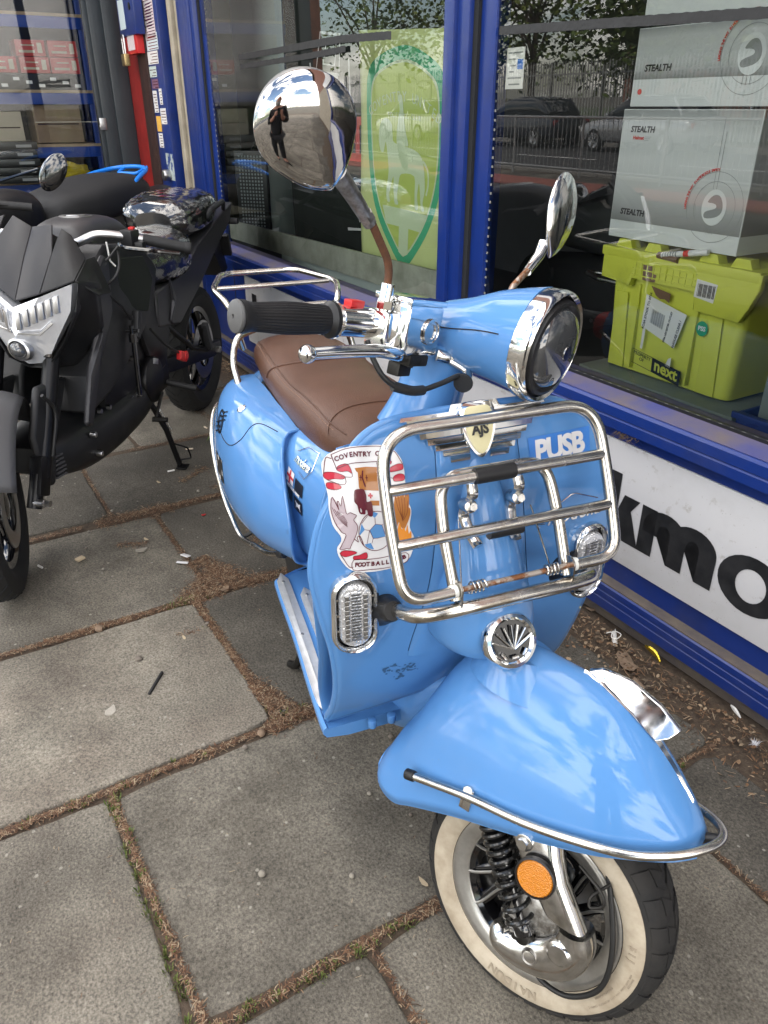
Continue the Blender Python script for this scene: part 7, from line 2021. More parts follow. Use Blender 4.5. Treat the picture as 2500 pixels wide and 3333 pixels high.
# tank and shrouds
bm = BM(); superloft(bm, [(-.56, 0, .93, .07, .05, .8), (-.60, 0, .935, .115, .075, .75), (-.72, 0, .94, .135, .092, .7), (-.88, 0, .925, .130, .095, .7), (-1.0, 0, .89, .10, .08, .75), (-1.08, 0, .86, .07, .04, .8)], -.56, -1.08, 30, 32); TKF = lambda p: V((p[0] - .07, p[1] - .045, p[2] + .035)); tk = part(Mo, 'fuel_tank', bm, 'moto_grey', tf=TKF)
bm = BM(); lathe(bm, (-.76, 0, 1.022), (-.06, 0, 1), [(0, .060), (.008, .060), (.010, .054), (.008, .034), (.011, .033), (.011, .0)], 36); part(Mo, 'filler_cap', bm, 'moto_alu', parent=tk, tf=TKF)
bm = BM(); lathe(bm, (-.76, 0, 1.010), (-.06, 0, 1), [(0, .085), (.012, .078), (.014, .062)], 36); part(Mo, 'cap_surround', bm, 'matte_grey', parent=tk, tf=TKF)
sidepanel('tank_shroud', [(-.40, .93), (-.56, 1.005), (-.86, .965), (-.98, .86), (-.90, .72), (-.70, .62), (-.42, .52), (-.26, .50), (-.30, .62), (-.44, .78)], .06, .185, 'moto_panel')
sidepanel('shroud_edge', [(-.36, .90), (-.50, .985), (-.53, .96), (-.50, .80), (-.34, .64), (-.22, .47), (-.19, .49), (-.28, .66), (-.42, .81)], .185, .205, 'moto_grey')
sidepanel('knee_panel', [(-.62, .95), (-.84, .925), (-.90, .83), (-.82, .72), (-.66, .76), (-.60, .86)], .185, .192, 'cloth_black')
# engine, radiator, belly pan
bm = BM(); box(bm, (-.78, 0, .50), (.62, .27, .34), bev=.03); cyl(bm, (-.86, .13, .43), (-.86, .165, .43), .095, seg=32, bev=.012); box(bm, (-.58, 0, .60), (.22, .20, .28), rot=Matrix.Rotation(R(25), 3, 'Y'), bev=.02); box(bm, (-.98, 0, .60), (.30, .22, .26), bev=.03); en = part(Mo, 'engine', bm, 'engine_black')
bm = BM()
for k in range(7): box(bm, (-.50 + k * .004, 0, .55 + k * .022), (.10, .24, .006))
part(Mo, 'cooling_fin', bm, 'engine_black', parent=en, smooth=False)
for x, z in ((-.44, .52), (-.47, .45), (-.40, .46), (-.72, .56), (-.52, .40), (-.66, .42)):
    bm = BM(); cyl(bm, (x, .135, z), (x, .150, z), .009, seg=6); part(Mo, 'engine_bolt', bm, 'steel', parent=en)
bm = BM(); superloft(bm, [(-.12, 0, .38, .07, .045, .6), (-.18, 0, .375, .125, .075, .6), (-.35, 0, .36, .150, .10, .6), (-.60, 0, .36, .16, .10, .6), (-.85, 0, .38, .15, .08, .6), (-.95, 0, .42, .10, .04, .6)], -.12, -.95, 24, 28); bp = part(Mo, 'belly_pan', bm, 'moto_panel')
bm = BM()
for k in range(6): box(bm, (-.150 - k * .003, .05, .325 + k * .014), (.05, .12, .006), rot=Matrix.Rotation(R(-12), 3, 'Z'))
part(Mo, 'belly_vent', bm, 'matte_grey', parent=bp, smooth=False)
for x, z in ((-.30, .41), (-.32, .33), (-.70, .42)):
    bm = BM(); cyl(bm, (x, .145, z), (x, .168, z), .010, seg=12, bev=.002); part(Mo, 'belly_bolt', bm, 'steel', parent=bp)
sidepanel('frame_cover', [(-.84, .80), (-1.06, .76), (-1.14, .60), (-1.02, .44), (-.90, .42), (-.84, .56), (-.80, .66)], .10, .150, 'engine_black')
# seats in their wrapping
bm = BM(); superloft(bm, [(-1.0, 0, .835, .05, .04, .8), (-1.05, 0, .835, .13, .075, .75), (-1.2, 0, .84, .185, .085, .7), (-1.36, 0, .86, .180, .082, .7), (-1.43, 0, .89, .14, .06, .75), (-1.47, 0, .91, .07, .03, .8)], -1.0, -1.47, 26, 32); rs_ = part(Mo, 'rider_seat', bm, 'seat_black')
bm = BM(); superloft(bm, [(-1.44, 0, .965, .08, .04, .8), (-1.49, 0, .97, .15, .070, .7), (-1.62, 0, .985, .182, .080, .65), (-1.80, 0, 1.00, .165, .070, .7), (-1.90, 0, 1.005, .11, .050, .75), (-1.94, 0, 1.005, .03, .02, .8)], -1.44, -1.94, 26, 32); ps_ = part(Mo, 'pillion_seat', bm, 'seat_black')
def film(tab, x0, x1, par, seed):
    bm = BM(); superloft(bm, tab, x0, x1, 60, 72)
    for v in bm.verts:
        q = v.co * 26 + V((seed, 0, 0)); a = mnoise.noise(V((q.x * .5 + q.z, q.y * .35, q.z * .4)))
        b = mnoise.noise(v.co * 70)
        n_ = V((0, v.co.y, v.co.z - .93)).normalized()
        v.co += n_ * (.004 + .011 * (abs(a) ** .7) * (.5 + abs(b)) + .003 * b)
    part(Mo, 'plastic_wrap', bm, 'plastic_film', parent=par, angle=12)
film([(-.99, 0, .835, .05, .04, .8), (-1.05, 0, .835, .132, .077, .75), (-1.2, 0, .84, .187, .087, .7), (-1.36, 0, .86, .182, .084, .7), (-1.43, 0, .89, .142, .062, .75), (-1.48, 0, .91, .07, .03, .8)], -.99, -1.48, rs_, 3)
film([(-1.43, 0, .965, .08, .04, .8), (-1.49, 0, .97, .152, .072, .7), (-1.62, 0, .985, .184, .082, .65), (-1.80, 0, 1.00, .167, .072, .7), (-1.90, 0, 1.005, .112, .052, .75), (-1.95, 0, 1.005, .03, .02, .8)], -1.43, -1.95, ps_, 9)
# tail
sidepanel('tail_panel', [(-.98, .76), (-1.30, .765), (-1.50, .86), (-1.95, .965), (-2.10, .99), (-2.04, .91), (-1.76, .80), (-1.48, .68), (-1.20, .58), (-.96, .62)], .08, .165, 'moto_grey')
bm = BM(); prism(bm, [V((-1.88, -.09, 1.0)), V((-2.05, -.07, 1.035)), V((-2.13, -.045, 1.02)), V((-2.13, .045, 1.02)), V((-2.05, .07, 1.035)), V((-1.88, .09, 1.0))], (0, 0, -.05), .006); part(Mo, 'tail_cap', bm, 'moto_panel')
for s in (-1, 1):
    bm = BM(); tube(bm, fillet([(-1.60, s * .15, .93), (-1.64, s * .20, 1.0), (-1.86, s * .195, 1.02), (-1.98, s * .15, .96)], .03, 5), .013, 10, squash=.7); part(Mo, 'grab_handle', bm, 'matte_black')
bm = BM(); prism(bm, [V((-2.0, .06, .94)), V((-2.12, .055, .90)), V((-2.28, .05, .62)), V((-2.18, .05, .60)), V((-2.0, .06, .80))], (0, -.11, 0), .006); box(bm, (-2.20, .0, .76), (.03, .20, .12), rot=Matrix.Rotation(R(22), 3, 'Y'), bev=.006); tm = part(Mo, 'tail_mudguard', bm, 'black_plastic')
for s in (-1, 1):
    bm = BM(); tube(bm, [(-2.05, s * .05, .90), (-2.06, s * .13, .90)], .007, 8); box(bm, (-2.06, s * .165, .90), (.035, .07, .03), bev=.01); part(Mo, 'rear_indicator', bm, 'black_plastic', parent=tm)
# swing arm, pegs, stand, small parts
for s in (-1, 1):
    bm = BM(); prism(bm, [V((-1.05, s * .10, .46)), V((-1.05, s * .10, .39)), V((-1.70, s * .10, .285)), V((-1.80, s * .10, .30)), V((-1.80, s * .10, .345)), V((-1.66, s * .10, .36))], (0, s * .03, 0), .006); sa = part(Mo, 'swing_arm', bm, 'engine_black')
bm = BM(); cyl(bm, (-1.72, .12, .315), (-1.72, .155, .315), .018, seg=6, bev=.002); part(Mo, 'rear_axle_nut', bm, 'steel')
bm = BM(); tube(bm, [(-1.08, .14, .60), (-1.30, .17, .44), (-1.42, .19, .40)], .012, 10); tube(bm, [(-1.38, .19, .52), (-1.43, .19, .40)], .018, 10); part(Mo, 'passenger_peg_bracket', bm, 'engine_black')
bm = BM(); box(bm, (-1.40, .205, .47), (.035, .028, .13), rot=Matrix.Rotation(R(18), 3, 'Y'), bev=.004); part(Mo, 'passenger_peg', bm, 'matte_black')
bm = BM(); tube(bm, [(-1.04, .13, .36), (-1.07, .25, .325)], .015, 10); part(Mo, 'rider_peg', bm, 'rubber')
bm = BM(); tube(bm, [(-.90, .165, .36), (-.78, .19, .33), (-.72, .20, .31)], .007, 8); tube(bm, [(-.72, .19, .31), (-.72, .25, .31)], .011, 8); part(Mo, 'gear_pedal', bm, 'dark_metal')
bm = BM()
tube(bm, [(-.84, .13, .345), (-.88, .17, .20), (-.925, .19, .02)], .0125, 10); box(bm, (-.93, .20, .008), (.05, .045, .008), bev=.002); box(bm, (-.83, .125, .35), (.05, .03, .06), bev=.006)
sdn = part(Mo, 'side_stand', bm, 'engine_black')
bm = BM(); tube(bm, fillet([(-.90, .185, .13), (-.93, .235, .10), (-.955, .235, .04), (-.93, .195, .04)], .012, 4), .004, 6); part(Mo, 'stand_prong', bm, 'engine_black', parent=sdn)
bm = BM(); tube(bm, [V((-.852 - .0008 * k, .155 + .009 * math.cos(k * .9) + k * .0003, .31 - .0018 * k + .009 * math.sin(k * .9))) for k in range(70)], .0022, 5); part(Mo, 'stand_spring', bm, 'steel', parent=sdn)
bm = BM(); tube(bm, [(-.60, .215, .72), (-.60, .215, .66), (-.585, .215, .46)], .009, 10); cyl(bm, (-.60, .215, .66), (-.60, .215, .69), .016, seg=8); cyl(bm, (-.60, .19, .70), (-.60, .24, .70), .007, seg=8); part(Mo, 'dangling_mirror_stem', bm, 'black_gloss')
bm = BM(); tube(bm, [(-.48, .20, .86), (-.55, .215, .80), (-.60, .218, .745)], .005, 8); box(bm, (-.63, .222, .715), (.035, .03, .10), rot=Matrix.Rotation(R(-25), 3, 'Y'), bev=.01); cyl(bm, (-.598, .218, .755), (-.603, .218, .742), .008, seg=10); part(Mo, 'front_indicator', bm, 'black_plastic')
bm = BM(); tube(bm, smooth_path([(-.86, .17, .64), (-.92, .20, .56), (-1.02, .21, .50)], 5), .0055, 8); bmc = part(Mo, 'battery_cable', bm, 'hose')
bm = BM(); box(bm, (-1.05, .212, .475), (.07, .022, .038), rot=Matrix.Rotation(R(-25), 3, 'Y'), bev=.004); cyl(bm, (-1.075, .20, .47), (-1.075, .226, .47), .020, seg=16, bev=.003); part(Mo, 'red_connector', bm, 'red', parent=bmc)
bm = BM(); box(bm, (-.79, .205, .53), (.045, .004, .022), rot=Matrix.Rotation(R(-20), 3, 'Y'), bev=.001); part(Mo, 'foil_tag', bm, 'moto_alu')
sidepanel('silver_flash', [(-1.12, .80), (-1.17, .70), (-1.10, .60), (-1.075, .62), (-1.12, .70)], .166, .172, 'moto_grey', both=False)

for q_ in ('moto_panel', 'matte_grey', 'moto_grey'): flecks(MATS[q_], (.06, .06, .06), 80, .05, .5, .25)
# ---------------- the second motorcycle behind it
M2 = Thing('motorcycle', 'second motorcycle with a broad black seat and bright blue grab rail by the red door', 'motorcycle', MOTO, (-2.4, -.75, 0))
ROT2 = Matrix.Rotation(R(-17), 3, 'Z')
def t2_(p): return V((-2.32, -.80, 0)) + ROT2 @ V(p)
def p2(name, bm, m, **kw): return part(M2, name, bm, m, tf=t2_, **kw)
bm = BM(); superloft(bm, [(.34, 0, .88, .05, .03, .8), (.28, 0, .92, .15, .08, .75), (.10, 0, .945, .215, .105, .7), (-.12, 0, .97, .23, .115, .7), (-.34, 0, .985, .20, .10, .7), (-.46, 0, .985, .14, .07, .75), (-.52, 0, .98, .05, .03, .8)], .34, -.52, 34, 36); p2('seat', bm, 'seat_black')
bm = BM(); tube(bm, fillet([(-.16, -.19, 1.02), (-.30, -.185, 1.07), (-.48, -.13, 1.10), (-.54, 0, 1.11), (-.48, .13, 1.10), (-.30, .185, 1.06), (-.16, .20, .96)], .10, 8), .012, 12); tube(bm, fillet([(-.53, -.08, 1.105), (-.44, -.07, 1.075), (-.44, .07, 1.075), (-.53, .08, 1.105)], .02, 5), .010, 10); p2('grab_rail', bm, 'blue_plastic')
bm = BM(); superloft(bm, [(-.25, 0, .86, .19, .06, .7), (-.5, 0, .90, .16, .06, .7), (-.75, 0, .94, .08, .05, .7)], -.25, -.75, 12, 24); p2('tail_unit', bm, 'black_plastic')
bm = BM(); superloft(bm, [(.30, 0, .90, .06, .05, .8), (.38, 0, .93, .13, .11, .75), (.58, 0, .93, .16, .13, .7), (.78, 0, .90, .12, .10, .75), (.86, 0, .88, .06, .05, .8)], .30, .86, 20, 28); p2('fuel_tank', bm, 'moto_panel')
bm = BM(); superloft(bm, [(-.4, 0, .62, .12, .15, .7), (.1, 0, .55, .16, .22, .7), (.6, 0, .55, .16, .24, .7), (.8, 0, .6, .10, .16, .7)], -.4, .8, 16, 24); p2('engine', bm, 'engine_black')
for nm, x in (('front_wheel', 1.16), ('rear_wheel', -.32)):
    bm = BM(); lathe(bm, (x, 0, .31), (0, 1, 0), [(-.04, .19), (-.06, .24), (-.05, .28), (0, .31), (.05, .28), (.06, .24), (.04, .19)], 40, caps=False); lathe(bm, (x, 0, .31), (0, 1, 0), [(-.03, .2), (-.02, .03), (.02, .03), (.03, .2)], 24, caps=False); p2(nm, bm, 'moto_tyre')
bm = BM(); tube(bm, [(.92, 0, 1.0), (1.16, 0, .31)], .05, 12); p2('fork', bm, 'engine_black')
bm = BM(); tube(bm, smooth_path([(.74, .40, 1.02), (.86, .22, 1.04), (.92, 0, 1.02), (.86, -.22, 1.04), (.74, -.40, 1.02)], 6), .012, 10); p2('handlebar', bm, 'engine_black')
for s in (-1, 1):
    bm = BM(); tube(bm, [(.80, s * .30, 1.03), (.72, s * .43, 1.015)], .018, 14); p2('hand_grip', bm, 'rubber')
bm = BM(); tube(bm, fillet([(.82, .25, 1.04), (.84, .24, 1.10), (.62, .40, 1.17)], .02, 5), .006, 8); mst = p2('mirror_stem', bm, 'black_gloss')
def egg(bm, c, nrm, upv, wx, wy, dome, n=40):
    nrm = V(nrm).normalized(); upv = V(upv); upv = (upv - nrm * upv.dot(nrm)).normalized(); sx = upv.cross(nrm)
    bridge(bm, [[V(c) + sx * (math.sin(2 * pi * i / n) * wx * k) + upv * (math.cos(2 * pi * i / n) * wy * k) + nrm * (h * dome) for i in range(n)] for h, k in ((-.3, .96), (0, 1.0), (.4, .92), (.8, .6), (1, .1))])
# the mirror that reaches across from the second motorcycle
bm = BM(); egg(bm, (.575, .445, 1.155), (.80, .15, .10), (.2, -.55, -.65), .060, .098, .022); p2('mirror_shell', bm, 'black_gloss', parent=mst)
# ================================================================== ACROSS THE STREET (seen in the glass and the chrome)
mat('railing_grey', (.30, .31, .31), rough=.45, metal=.5); mat('palisade', (.36, .36, .34), rough=.5, metal=.4, var=.2, vscale=2)
mat('bark', (.09, .07, .05), rough=.9, var=.4, vscale=12)
LV = mnames('foliage', [(.085, .125, .018), (.050, .085, .014), (.13, .16, .025)], rough=.6)
mat('car_dark', (.02, .024, .032), rough=.25, coat=1); mat('car_silver', (.42, .43, .44), rough=.25, metal=.6, coat=1); mat('car_white', (.7, .7, .7), rough=.25, coat=1)
mat('car_glass', (.02, .025, .03), rough=.05, spec=.9); mat('car_tyre', (.02, .02, .02), rough=.8); mat('car_rim', (.5, .5, .5), rough=.3, metal=.9); mat('car_lamp', (.8, .8, .8), rough=.1, metal=.6); mat('car_red', (.35, .01, .01), rough=.2)
Rl = Thing('pedestrian_railing', 'grey pedestrian guard railing along the kerb across the paving', 'railing', SHOP, (14, 9.9, 0))
bm = BM()
for k in range(16): tube(bm, [(-2 + k * 2.0, 9.9, 0), (-2 + k * 2.0, 9.9, 1.1)], .025, 8)
for z in (.16, 1.06): tube(bm, [(-2, 9.9, z), (28, 9.9, z)], .022, 8)
part(Rl, 'frame', bm, 'railing_grey')
bm = BM()
for k in range(250): tube(bm, [(-1.95 + k * .12, 9.9, .16), (-1.95 + k * .12, 9.9, 1.06)], .008, 5)
part(Rl, 'infill_bars', bm, 'railing_grey', stuff=True)
Pf = Thing('palisade_fence', 'tall grey steel palisade fence in front of the trees', 'fence', SHOP, (14, 21.2, 0))
bm = BM()
for k in range(20): box(bm, (-10 + k * 2.75, 21.24, 1.25), (.08, .08, 2.5))
for z in (.5, 2.1): box(bm, (16, 21.22, z), (52, .04, .05))
part(Pf, 'rail', bm, 'palisade', smooth=False)
bm = BM()
for k in range(350):
    x = -10 + k * .15
    prism(bm, [V((x - .034, 21.19, .05)), V((x + .034, 21.19, .05)), V((x + .034, 21.19, 2.45)), V((x, 21.19, 2.56)), V((x - .034, 21.19, 2.45))], (0, -.006, 0))
part(Pf, 'pales', bm, 'palisade', smooth=False, stuff=True)
def car(x, y, m, label):
    T_ = Thing('parked_car', label, 'car', SHOP, (x, y, -.1), 'cars parked across the street')
    def S3(a, w0=.88): return a
    z0 = -.1
    BT_ = [(-2.2, 0, .62, .70, .14, .35), (-2.12, 0, .62, .82, .30, .35), (-1.6, 0, .60, .88, .34, .3), (-.9, 0, .58, .89, .34, .3), (0, 0, .58, .90, .34, .3), (.9, 0, .57, .90, .33, .3), (1.5, 0, .54, .88, .30, .3), (2.0, 0, .50, .82, .24, .35), (2.18, 0, .48, .68, .14, .4)]
    bm = BM(); superloft(bm, [(x + p[0], y, p[2] + z0, p[3], p[4], p[5]) for p in BT_], x - 2.2, x + 2.18, 30, 28); part(T_, 'body', bm, m)
    CT_ = [(-1.75, 0, .95, .66, .10, .4), (-1.3, 0, 1.10, .70, .32, .4), (-.5, 0, 1.12, .72, .38, .4), (.3, 0, 1.10, .72, .34, .4), (1.0, 0, .95, .70, .14, .4)]
    bm = BM(); superloft(bm, [(x + p[0], y, p[2] + z0, p[3], p[4], p[5]) for p in CT_], x - 1.75, x + 1.0, 20, 24); part(T_, 'window', bm, 'car_glass')
    bm = BM(); superloft(bm, [(x - 1.35, y, 1.40 + z0, .55, .02, .5), (x - .5, y, 1.475 + z0, .60, .035, .5), (x + .3, y, 1.42 + z0, .56, .02, .5)], x - 1.35, x + .3, 10, 20)
    for s in (-1, 1):
        for a, b in (((-1.72, .98), (-1.3, 1.42)), ((-.35, .95), (-.45, 1.46)), ((1.0, .95), (.28, 1.42))): tube(bm, [(x + a[0], y + s * .705, a[1] + z0), (x + b[0], y + s * .62, b[1] + z0)], .035, 6)
    part(T_, 'roof', bm, m)
    for dx in (-1.35, 1.32):
        for s in (-1, 1):
            bm = BM(); lathe(bm, (x + dx, y + s * .80, .31 + z0), (0, s, 0), [(-.1, .30), (.08, .31), (.105, .28), (.10, .21)], 28, caps=False); w_ = part(T_, 'wheel', bm, 'car_tyre')
            bm = BM(); lathe(bm, (x + dx, y + s * .80, .31 + z0), (0, s, 0), [(.06, .05), (.09, .21), (.10, .215)], 20, caps=False)
            for k in range(5):
                a = 2 * pi * k / 5; tube(bm, [(x + dx, y + s * .90, .31 + z0), (x + dx + .2 * math.cos(a), y + s * .90, .31 + z0 + .2 * math.sin(a))], .02, 6)
            part(T_, 'rim', bm, 'car_rim', parent=w_)
    for s in (-1, 1):
        bm = BM(); box(bm, (x + 2.02, y + s * .62, .62 + z0), (.22, .26, .12), bev=.03); part(T_, 'headlight', bm, 'car_lamp')
        bm = BM(); box(bm, (x - 2.10, y + s * .66, .74 + z0), (.14, .22, .14), bev=.03); part(T_, 'tail_light', bm, 'car_red')
        bm = BM(); box(bm, (x + .75, y + s * .93, .98 + z0), (.10, .18, .12), bev=.03); part(T_, 'door_mirror', bm, m)
    return T_.o
car(23.0, 17.9, 'car_dark', 'dark blue saloon car parked across the street by the fence')
car(17.6, 17.9, 'car_silver', 'silver saloon car parked across the street nearest the shop end')
car(30.0, 17.9, 'car_white', 'white car parked across the street beyond the dark blue saloon')
car(42.0, 17.9, 'car_white', 'farthest white car parked across the street')
# trees
def make_tree(x, y, h, seed, label):
    random.seed(seed)
    T_ = Thing('tree', label, 'tree', SHOP, (x, y, 0), 'trees behind the palisade fence')
    bm = BM()
    top = V((x + random.uniform(-.4, .4), y, h * .62))
    tube(bm, smooth_path([V((x, y, -.2)), V((x + .1, y, h * .3)), top], 5), lambda t: .20 - .12 * t, 9)
    tips = []
    for k in range(11):
        a = random.uniform(0, 2 * pi); r_ = random.uniform(.16, .38) * h
        e = V((x + math.cos(a) * r_, y + math.sin(a) * r_, h * random.uniform(.35, .95)))
        st = V((x + .1, y, h * random.uniform(.22, .5)))
        tube(bm, smooth_path([st, st.lerp(e, .5) + V((0, 0, h * .05)), e], 4), lambda t: .07 - .055 * t, 6); tips.append(e)
    part(T_, 'trunk', bm, 'bark')
    bm = BM()
    for _ in range(2600):
        c = random.choice(tips); rr = h * .15
        p = c + V((random.gauss(0, rr), random.gauss(0, rr), random.gauss(0, rr * .8)))
        if p.z < 1.2: continue
        s_ = random.uniform(.07, .20); a = random.uniform(0, 2 * pi); b = random.uniform(-1, 1)
        u_ = V((math.cos(a), math.sin(a), b)).normalized() * s_; w_ = u_.cross(V((random.uniform(-1, 1), random.uniform(-1, 1), 1))).normalized() * s_ * .6
        f_ = bm.faces.new([bm.verts.new(p - u_), bm.verts.new(p + w_), bm.verts.new(p + u_), bm.verts.new(p - w_)]); f_.material_index = random.choices(range(3), [4, 3, 2])[0]
    part(T_, 'crown', bm, LV, smooth=False)
tl = ['tree nearest the right end of the fence', 'second tree from the right end of the fence', 'third tree along the fence, tall and loose', 'fourth tree along the fence behind the dark car', 'fifth tree along the fence with a low crown', 'sixth tree along the fence behind the white car', 'seventh tree along the fence', 'farthest tree along the fence', 'low dark tree closing the gap behind the silver car', 'low dark tree closing the gap behind the dark car', 'round tree beyond the far end of the fence']
for k, (x, y, h) in enumerate(((6, 24.5, 8), (11, 23.6, 9), (15.5, 25, 10), (20, 23.8, 8.5), (24.5, 24.6, 7.5), (30, 24, 9.5), (36, 25, 8), (44, 24, 9), (17.8, 23.0, 5.5), (22.4, 23.2, 5.2), (-1, 25, 9))): make_tree(x, y, h, 40 + k, tl[k])
Sg = Thing('school_sign', 'grey notice board on two posts behind the palisade fence', 'sign', SHOP, (17, 21.8, 0))
bm = BM(); bb(bm, 15.9, 17.6, 21.7, 21.76, 2.3, 3.1, .01); part(Sg, 'board', bm, 'railing_grey')
bm = BM(); bb(bm, 16.1, 16.2, 21.72, 21.8, 0, 2.3); bb(bm, 17.3, 17.4, 21.72, 21.8, 0, 2.3); part(Sg, 'post', bm, 'palisade', smooth=False)
Hs = Thing('house', 'brick house beyond the trees across the street', 'house', SHOP, (34, 46, 0))
bm = BM(); bb(bm, 28, 42, 42, 50, 0, 5.6); part(Hs, 'wall', bm, 'brick', smooth=False)
bm = BM(); prism(bm, [V((27.6, 41.6, 5.6)), V((27.6, 50.4, 5.6)), V((27.6, 46, 8.6))], (14.8, 0, 0)); part(Hs, 'roof', bm, 'anthracite', smooth=False)
for k in range(4):
    bm = BM(); bb(bm, 29.4 + k * 3.2, 30.8 + k * 3.2, 41.9, 41.99, 3.4, 4.7); part(Hs, 'window', bm, 'car_glass', smooth=False)

# ================================================================== LITTER ON THE GROUND
from math import cos, sin
mat('butt', (.62, .52, .40), rough=.8); mat('butt_white', (.68, .66, .62), rough=.8); mat('foil', (.75, .55, .06), rough=.2, metal=.9, bump=1, bscale=120)
mat('pebble', (.20, .17, .14), rough=.8, var=.4, vscale=60); mat('dry_leaf', (.26, .18, .12), rough=.8, var=.4, vscale=40); mat('gum', (.36, .33, .28), rough=.8, bump=1, bscale=150)
mat('charred', (.012, .012, .013), rough=.6, bump=.6, bscale=80); mat('feather', (.60, .60, .62), rough=.9); mat('red_scrap', (.45, .03, .03), rough=.5); mat('weed', (.08, .13, .025), rough=.7)
mat('pale_stone', (.25, .225, .185), rough=.8); mat('wood_chip', (.45, .36, .24), rough=.8)
def at(dx, dy, z=0):
    """ground point (shop frame) under a spot of the paving, from its bearing"""
    return None
def debris(name, label, cat, s, o, fn, m, group=None, z=.001):
    bm = BM(); fn(bm, s, o)
    solo(name, bm, m, SHOP, (s, o, z), label, cat, group)
def stick(L, r, ang, seg=8):
    def f(bm, s, o):
        d = V((cos(ang), sin(ang), 0)) * L / 2; cyl(bm, V((s, o, r + .0015)) - d, V((s, o, r + .0015)) + d, r, seg=seg, bev=r * .25)
    return f
def flake(r, el=.6, h=.0015, n=9, seed=0, curl=.2):
    def f(bm, s, o):
        random.seed(seed)
        a0 = random.uniform(0, 6)
        top = []
        for k in range(n):
            a = 2 * pi * k / n; rr = r * random.uniform(.7, 1.1)
            x, y = cos(a) * rr, sin(a) * rr * el
            top.append(V((s + x * cos(a0) - y * sin(a0), o + x * sin(a0) + y * cos(a0), .002 + abs(x / r) * curl * r)))
        prism(bm, top, (0, 0, h))
    return f
def lump(r, seed=0):
    def f(bm, s, o):
        bmesh.ops.create_icosphere(bm, subdivisions=2, radius=r)
        for v in bm.verts: v.co = V((s, o, r * .6)) + V((v.co.x, v.co.y, v.co.z * .7)) * (1 + .3 * mnoise.noise(v.co * 90 + V((seed, 0, 0))))
    return f
GR = 'cigarette ends dropped on the paving'
debris('cigarette_end', 'white cigarette end lying on the slab left of the pine needle patch', 'cigarette end', 2.576, 1.485, stick(.026, .004, .4), 'butt_white', GR)
debris('cigarette_end', 'cigarette end beside the foot of the motorcycle side stand', 'cigarette end', 3.129, .851, stick(.030, .004, 1.5), 'butt_white', GR)
debris('cigarette_end', 'pale cigarette end between the side stand and the scooter', 'cigarette end', 3.328, .702, stick(.034, .004, 1.2), 'butt', GR)
debris('cigarette_end', 'cigarette end standing out beside the green weed', 'cigarette end', 3.551, .545, stick(.028, .004, .2), 'butt', GR)
debris('filter_roll', 'white rolled paper filter in the leaf litter by the shop', 'litter', 1.249, .075, stick(.060, .0075, 2.4, 14), 'butt_white', z=.02)
bm = BM(); tube(bm, smooth_path([(1.262, .062, .03), (1.25, .075, .036), (1.232, .07, .033), (1.226, .09, .03), (1.24, .10, .028), (1.252, .088, .035), (1.262, .10, .03)], 5), .0012, 6)
solo('thread', bm, 'butt_white', SHOP, (1.24, .08, .02), 'loop of white thread lying over the rolled filter', 'thread')
debris('gum', 'flat pale lump of chewing gum on the light slab', 'gum', 1.712, 1.45, flake(.021, .7, .003, 12, 2, .1), 'gum')
debris('charred_stick', 'burnt black stick lying on the light slab', 'stick', 1.76, 1.315, lambda bm, s, o: quadbox(bm, (s - .038, o + .030, .005), (s + .034, o - .028, .006), .013, .007, bev=.002), 'charred')
debris('pine_cone', 'small brown cone near the black stick', 'cone', 1.89, 1.328, lump(.011, 3), 'pebble')
debris('pine_cone', 'small brown cone at the needle filled joint by the scooter', 'cone', 1.429, 1.14, lump(.011, 8), 'dry_leaf')
debris('pine_cone', 'split orange brown husk on the left joint', 'cone', 2.097, 1.393, lump(.014, 5), 'dry_leaf')
debris('stone', 'flat pale stone on the slab behind the needle patch', 'stone', 2.509, 1.149, flake(.024, .5, .006, 10, 3, .0), 'pale_stone')
debris('wood_chip', 'square piece of wood on the left dark slab', 'chip', 2.561, 1.354, lambda bm, s, o: box(bm, (s, o, .005), (.022, .03, .008), rot=Matrix.Rotation(.4, 3, 'Z'), bev=.002), 'wood_chip')
debris('paper_scrap', 'folded scrap of white paper above the needle patch', 'paper', 2.389, 1.026, lambda bm, s, o: box(bm, (s, o, .006), (.034, .020, .003), rot=Matrix.Rotation(.5, 3, 'Z') @ Matrix.Rotation(.2, 3, 'X'), bev=.001), 'sticker_white')
debris('paper_scrap', 'narrow scrap of white paper just below the folded one', 'paper', 2.350, 1.051, lambda bm, s, o: box(bm, (s, o, .005), (.042, .012, .002), rot=Matrix.Rotation(.9, 3, 'Z'), bev=.0008), 'sticker_white')
debris('leaf', 'curled pale brown leaf on the needle patch', 'leaf', 2.111, .984, flake(.022, .6, .001, 9, 7, .5), 'dry_leaf', z=.008)
debris('leaf', 'large flat brown leaf in the litter below the sign board', 'leaf', 1.152, .125, flake(.052, .5, .001, 13, 9, .2), 'dry_leaf', z=.02)
debris('leaf', 'long brown piece of bark at the edge of the litter', 'leaf', 1.071, .165, flake(.030, .35, .003, 9, 12, .1), 'dry_leaf', z=.01)
debris('leaf', 'brown leaf on the stone ledge right of the lamp', 'leaf', 1.40, .02, flake(.020, .35, .001, 8, 14, .3), 'dry_leaf', z=.142)
debris('red_scrap', 'tiny red scrap on the paving beside the scooter cowl', 'litter', 2.657, .866, flake(.012, .5, .002, 7, 4, .3), 'red_scrap')
debris('foil_wrapper', 'twisted gold foil wrapper in the litter by the shop', 'wrapper', 1.124, .05, lambda bm, s, o: tube(bm, smooth_path([(s + .035, o - .004, .028), (s + .012, o, .033), (s - .012, o + .004, .032), (s - .035, o + .012, .024)], 4), lambda t: .004 + .006 * sin(pi * t), 7, squash=.6), 'foil')
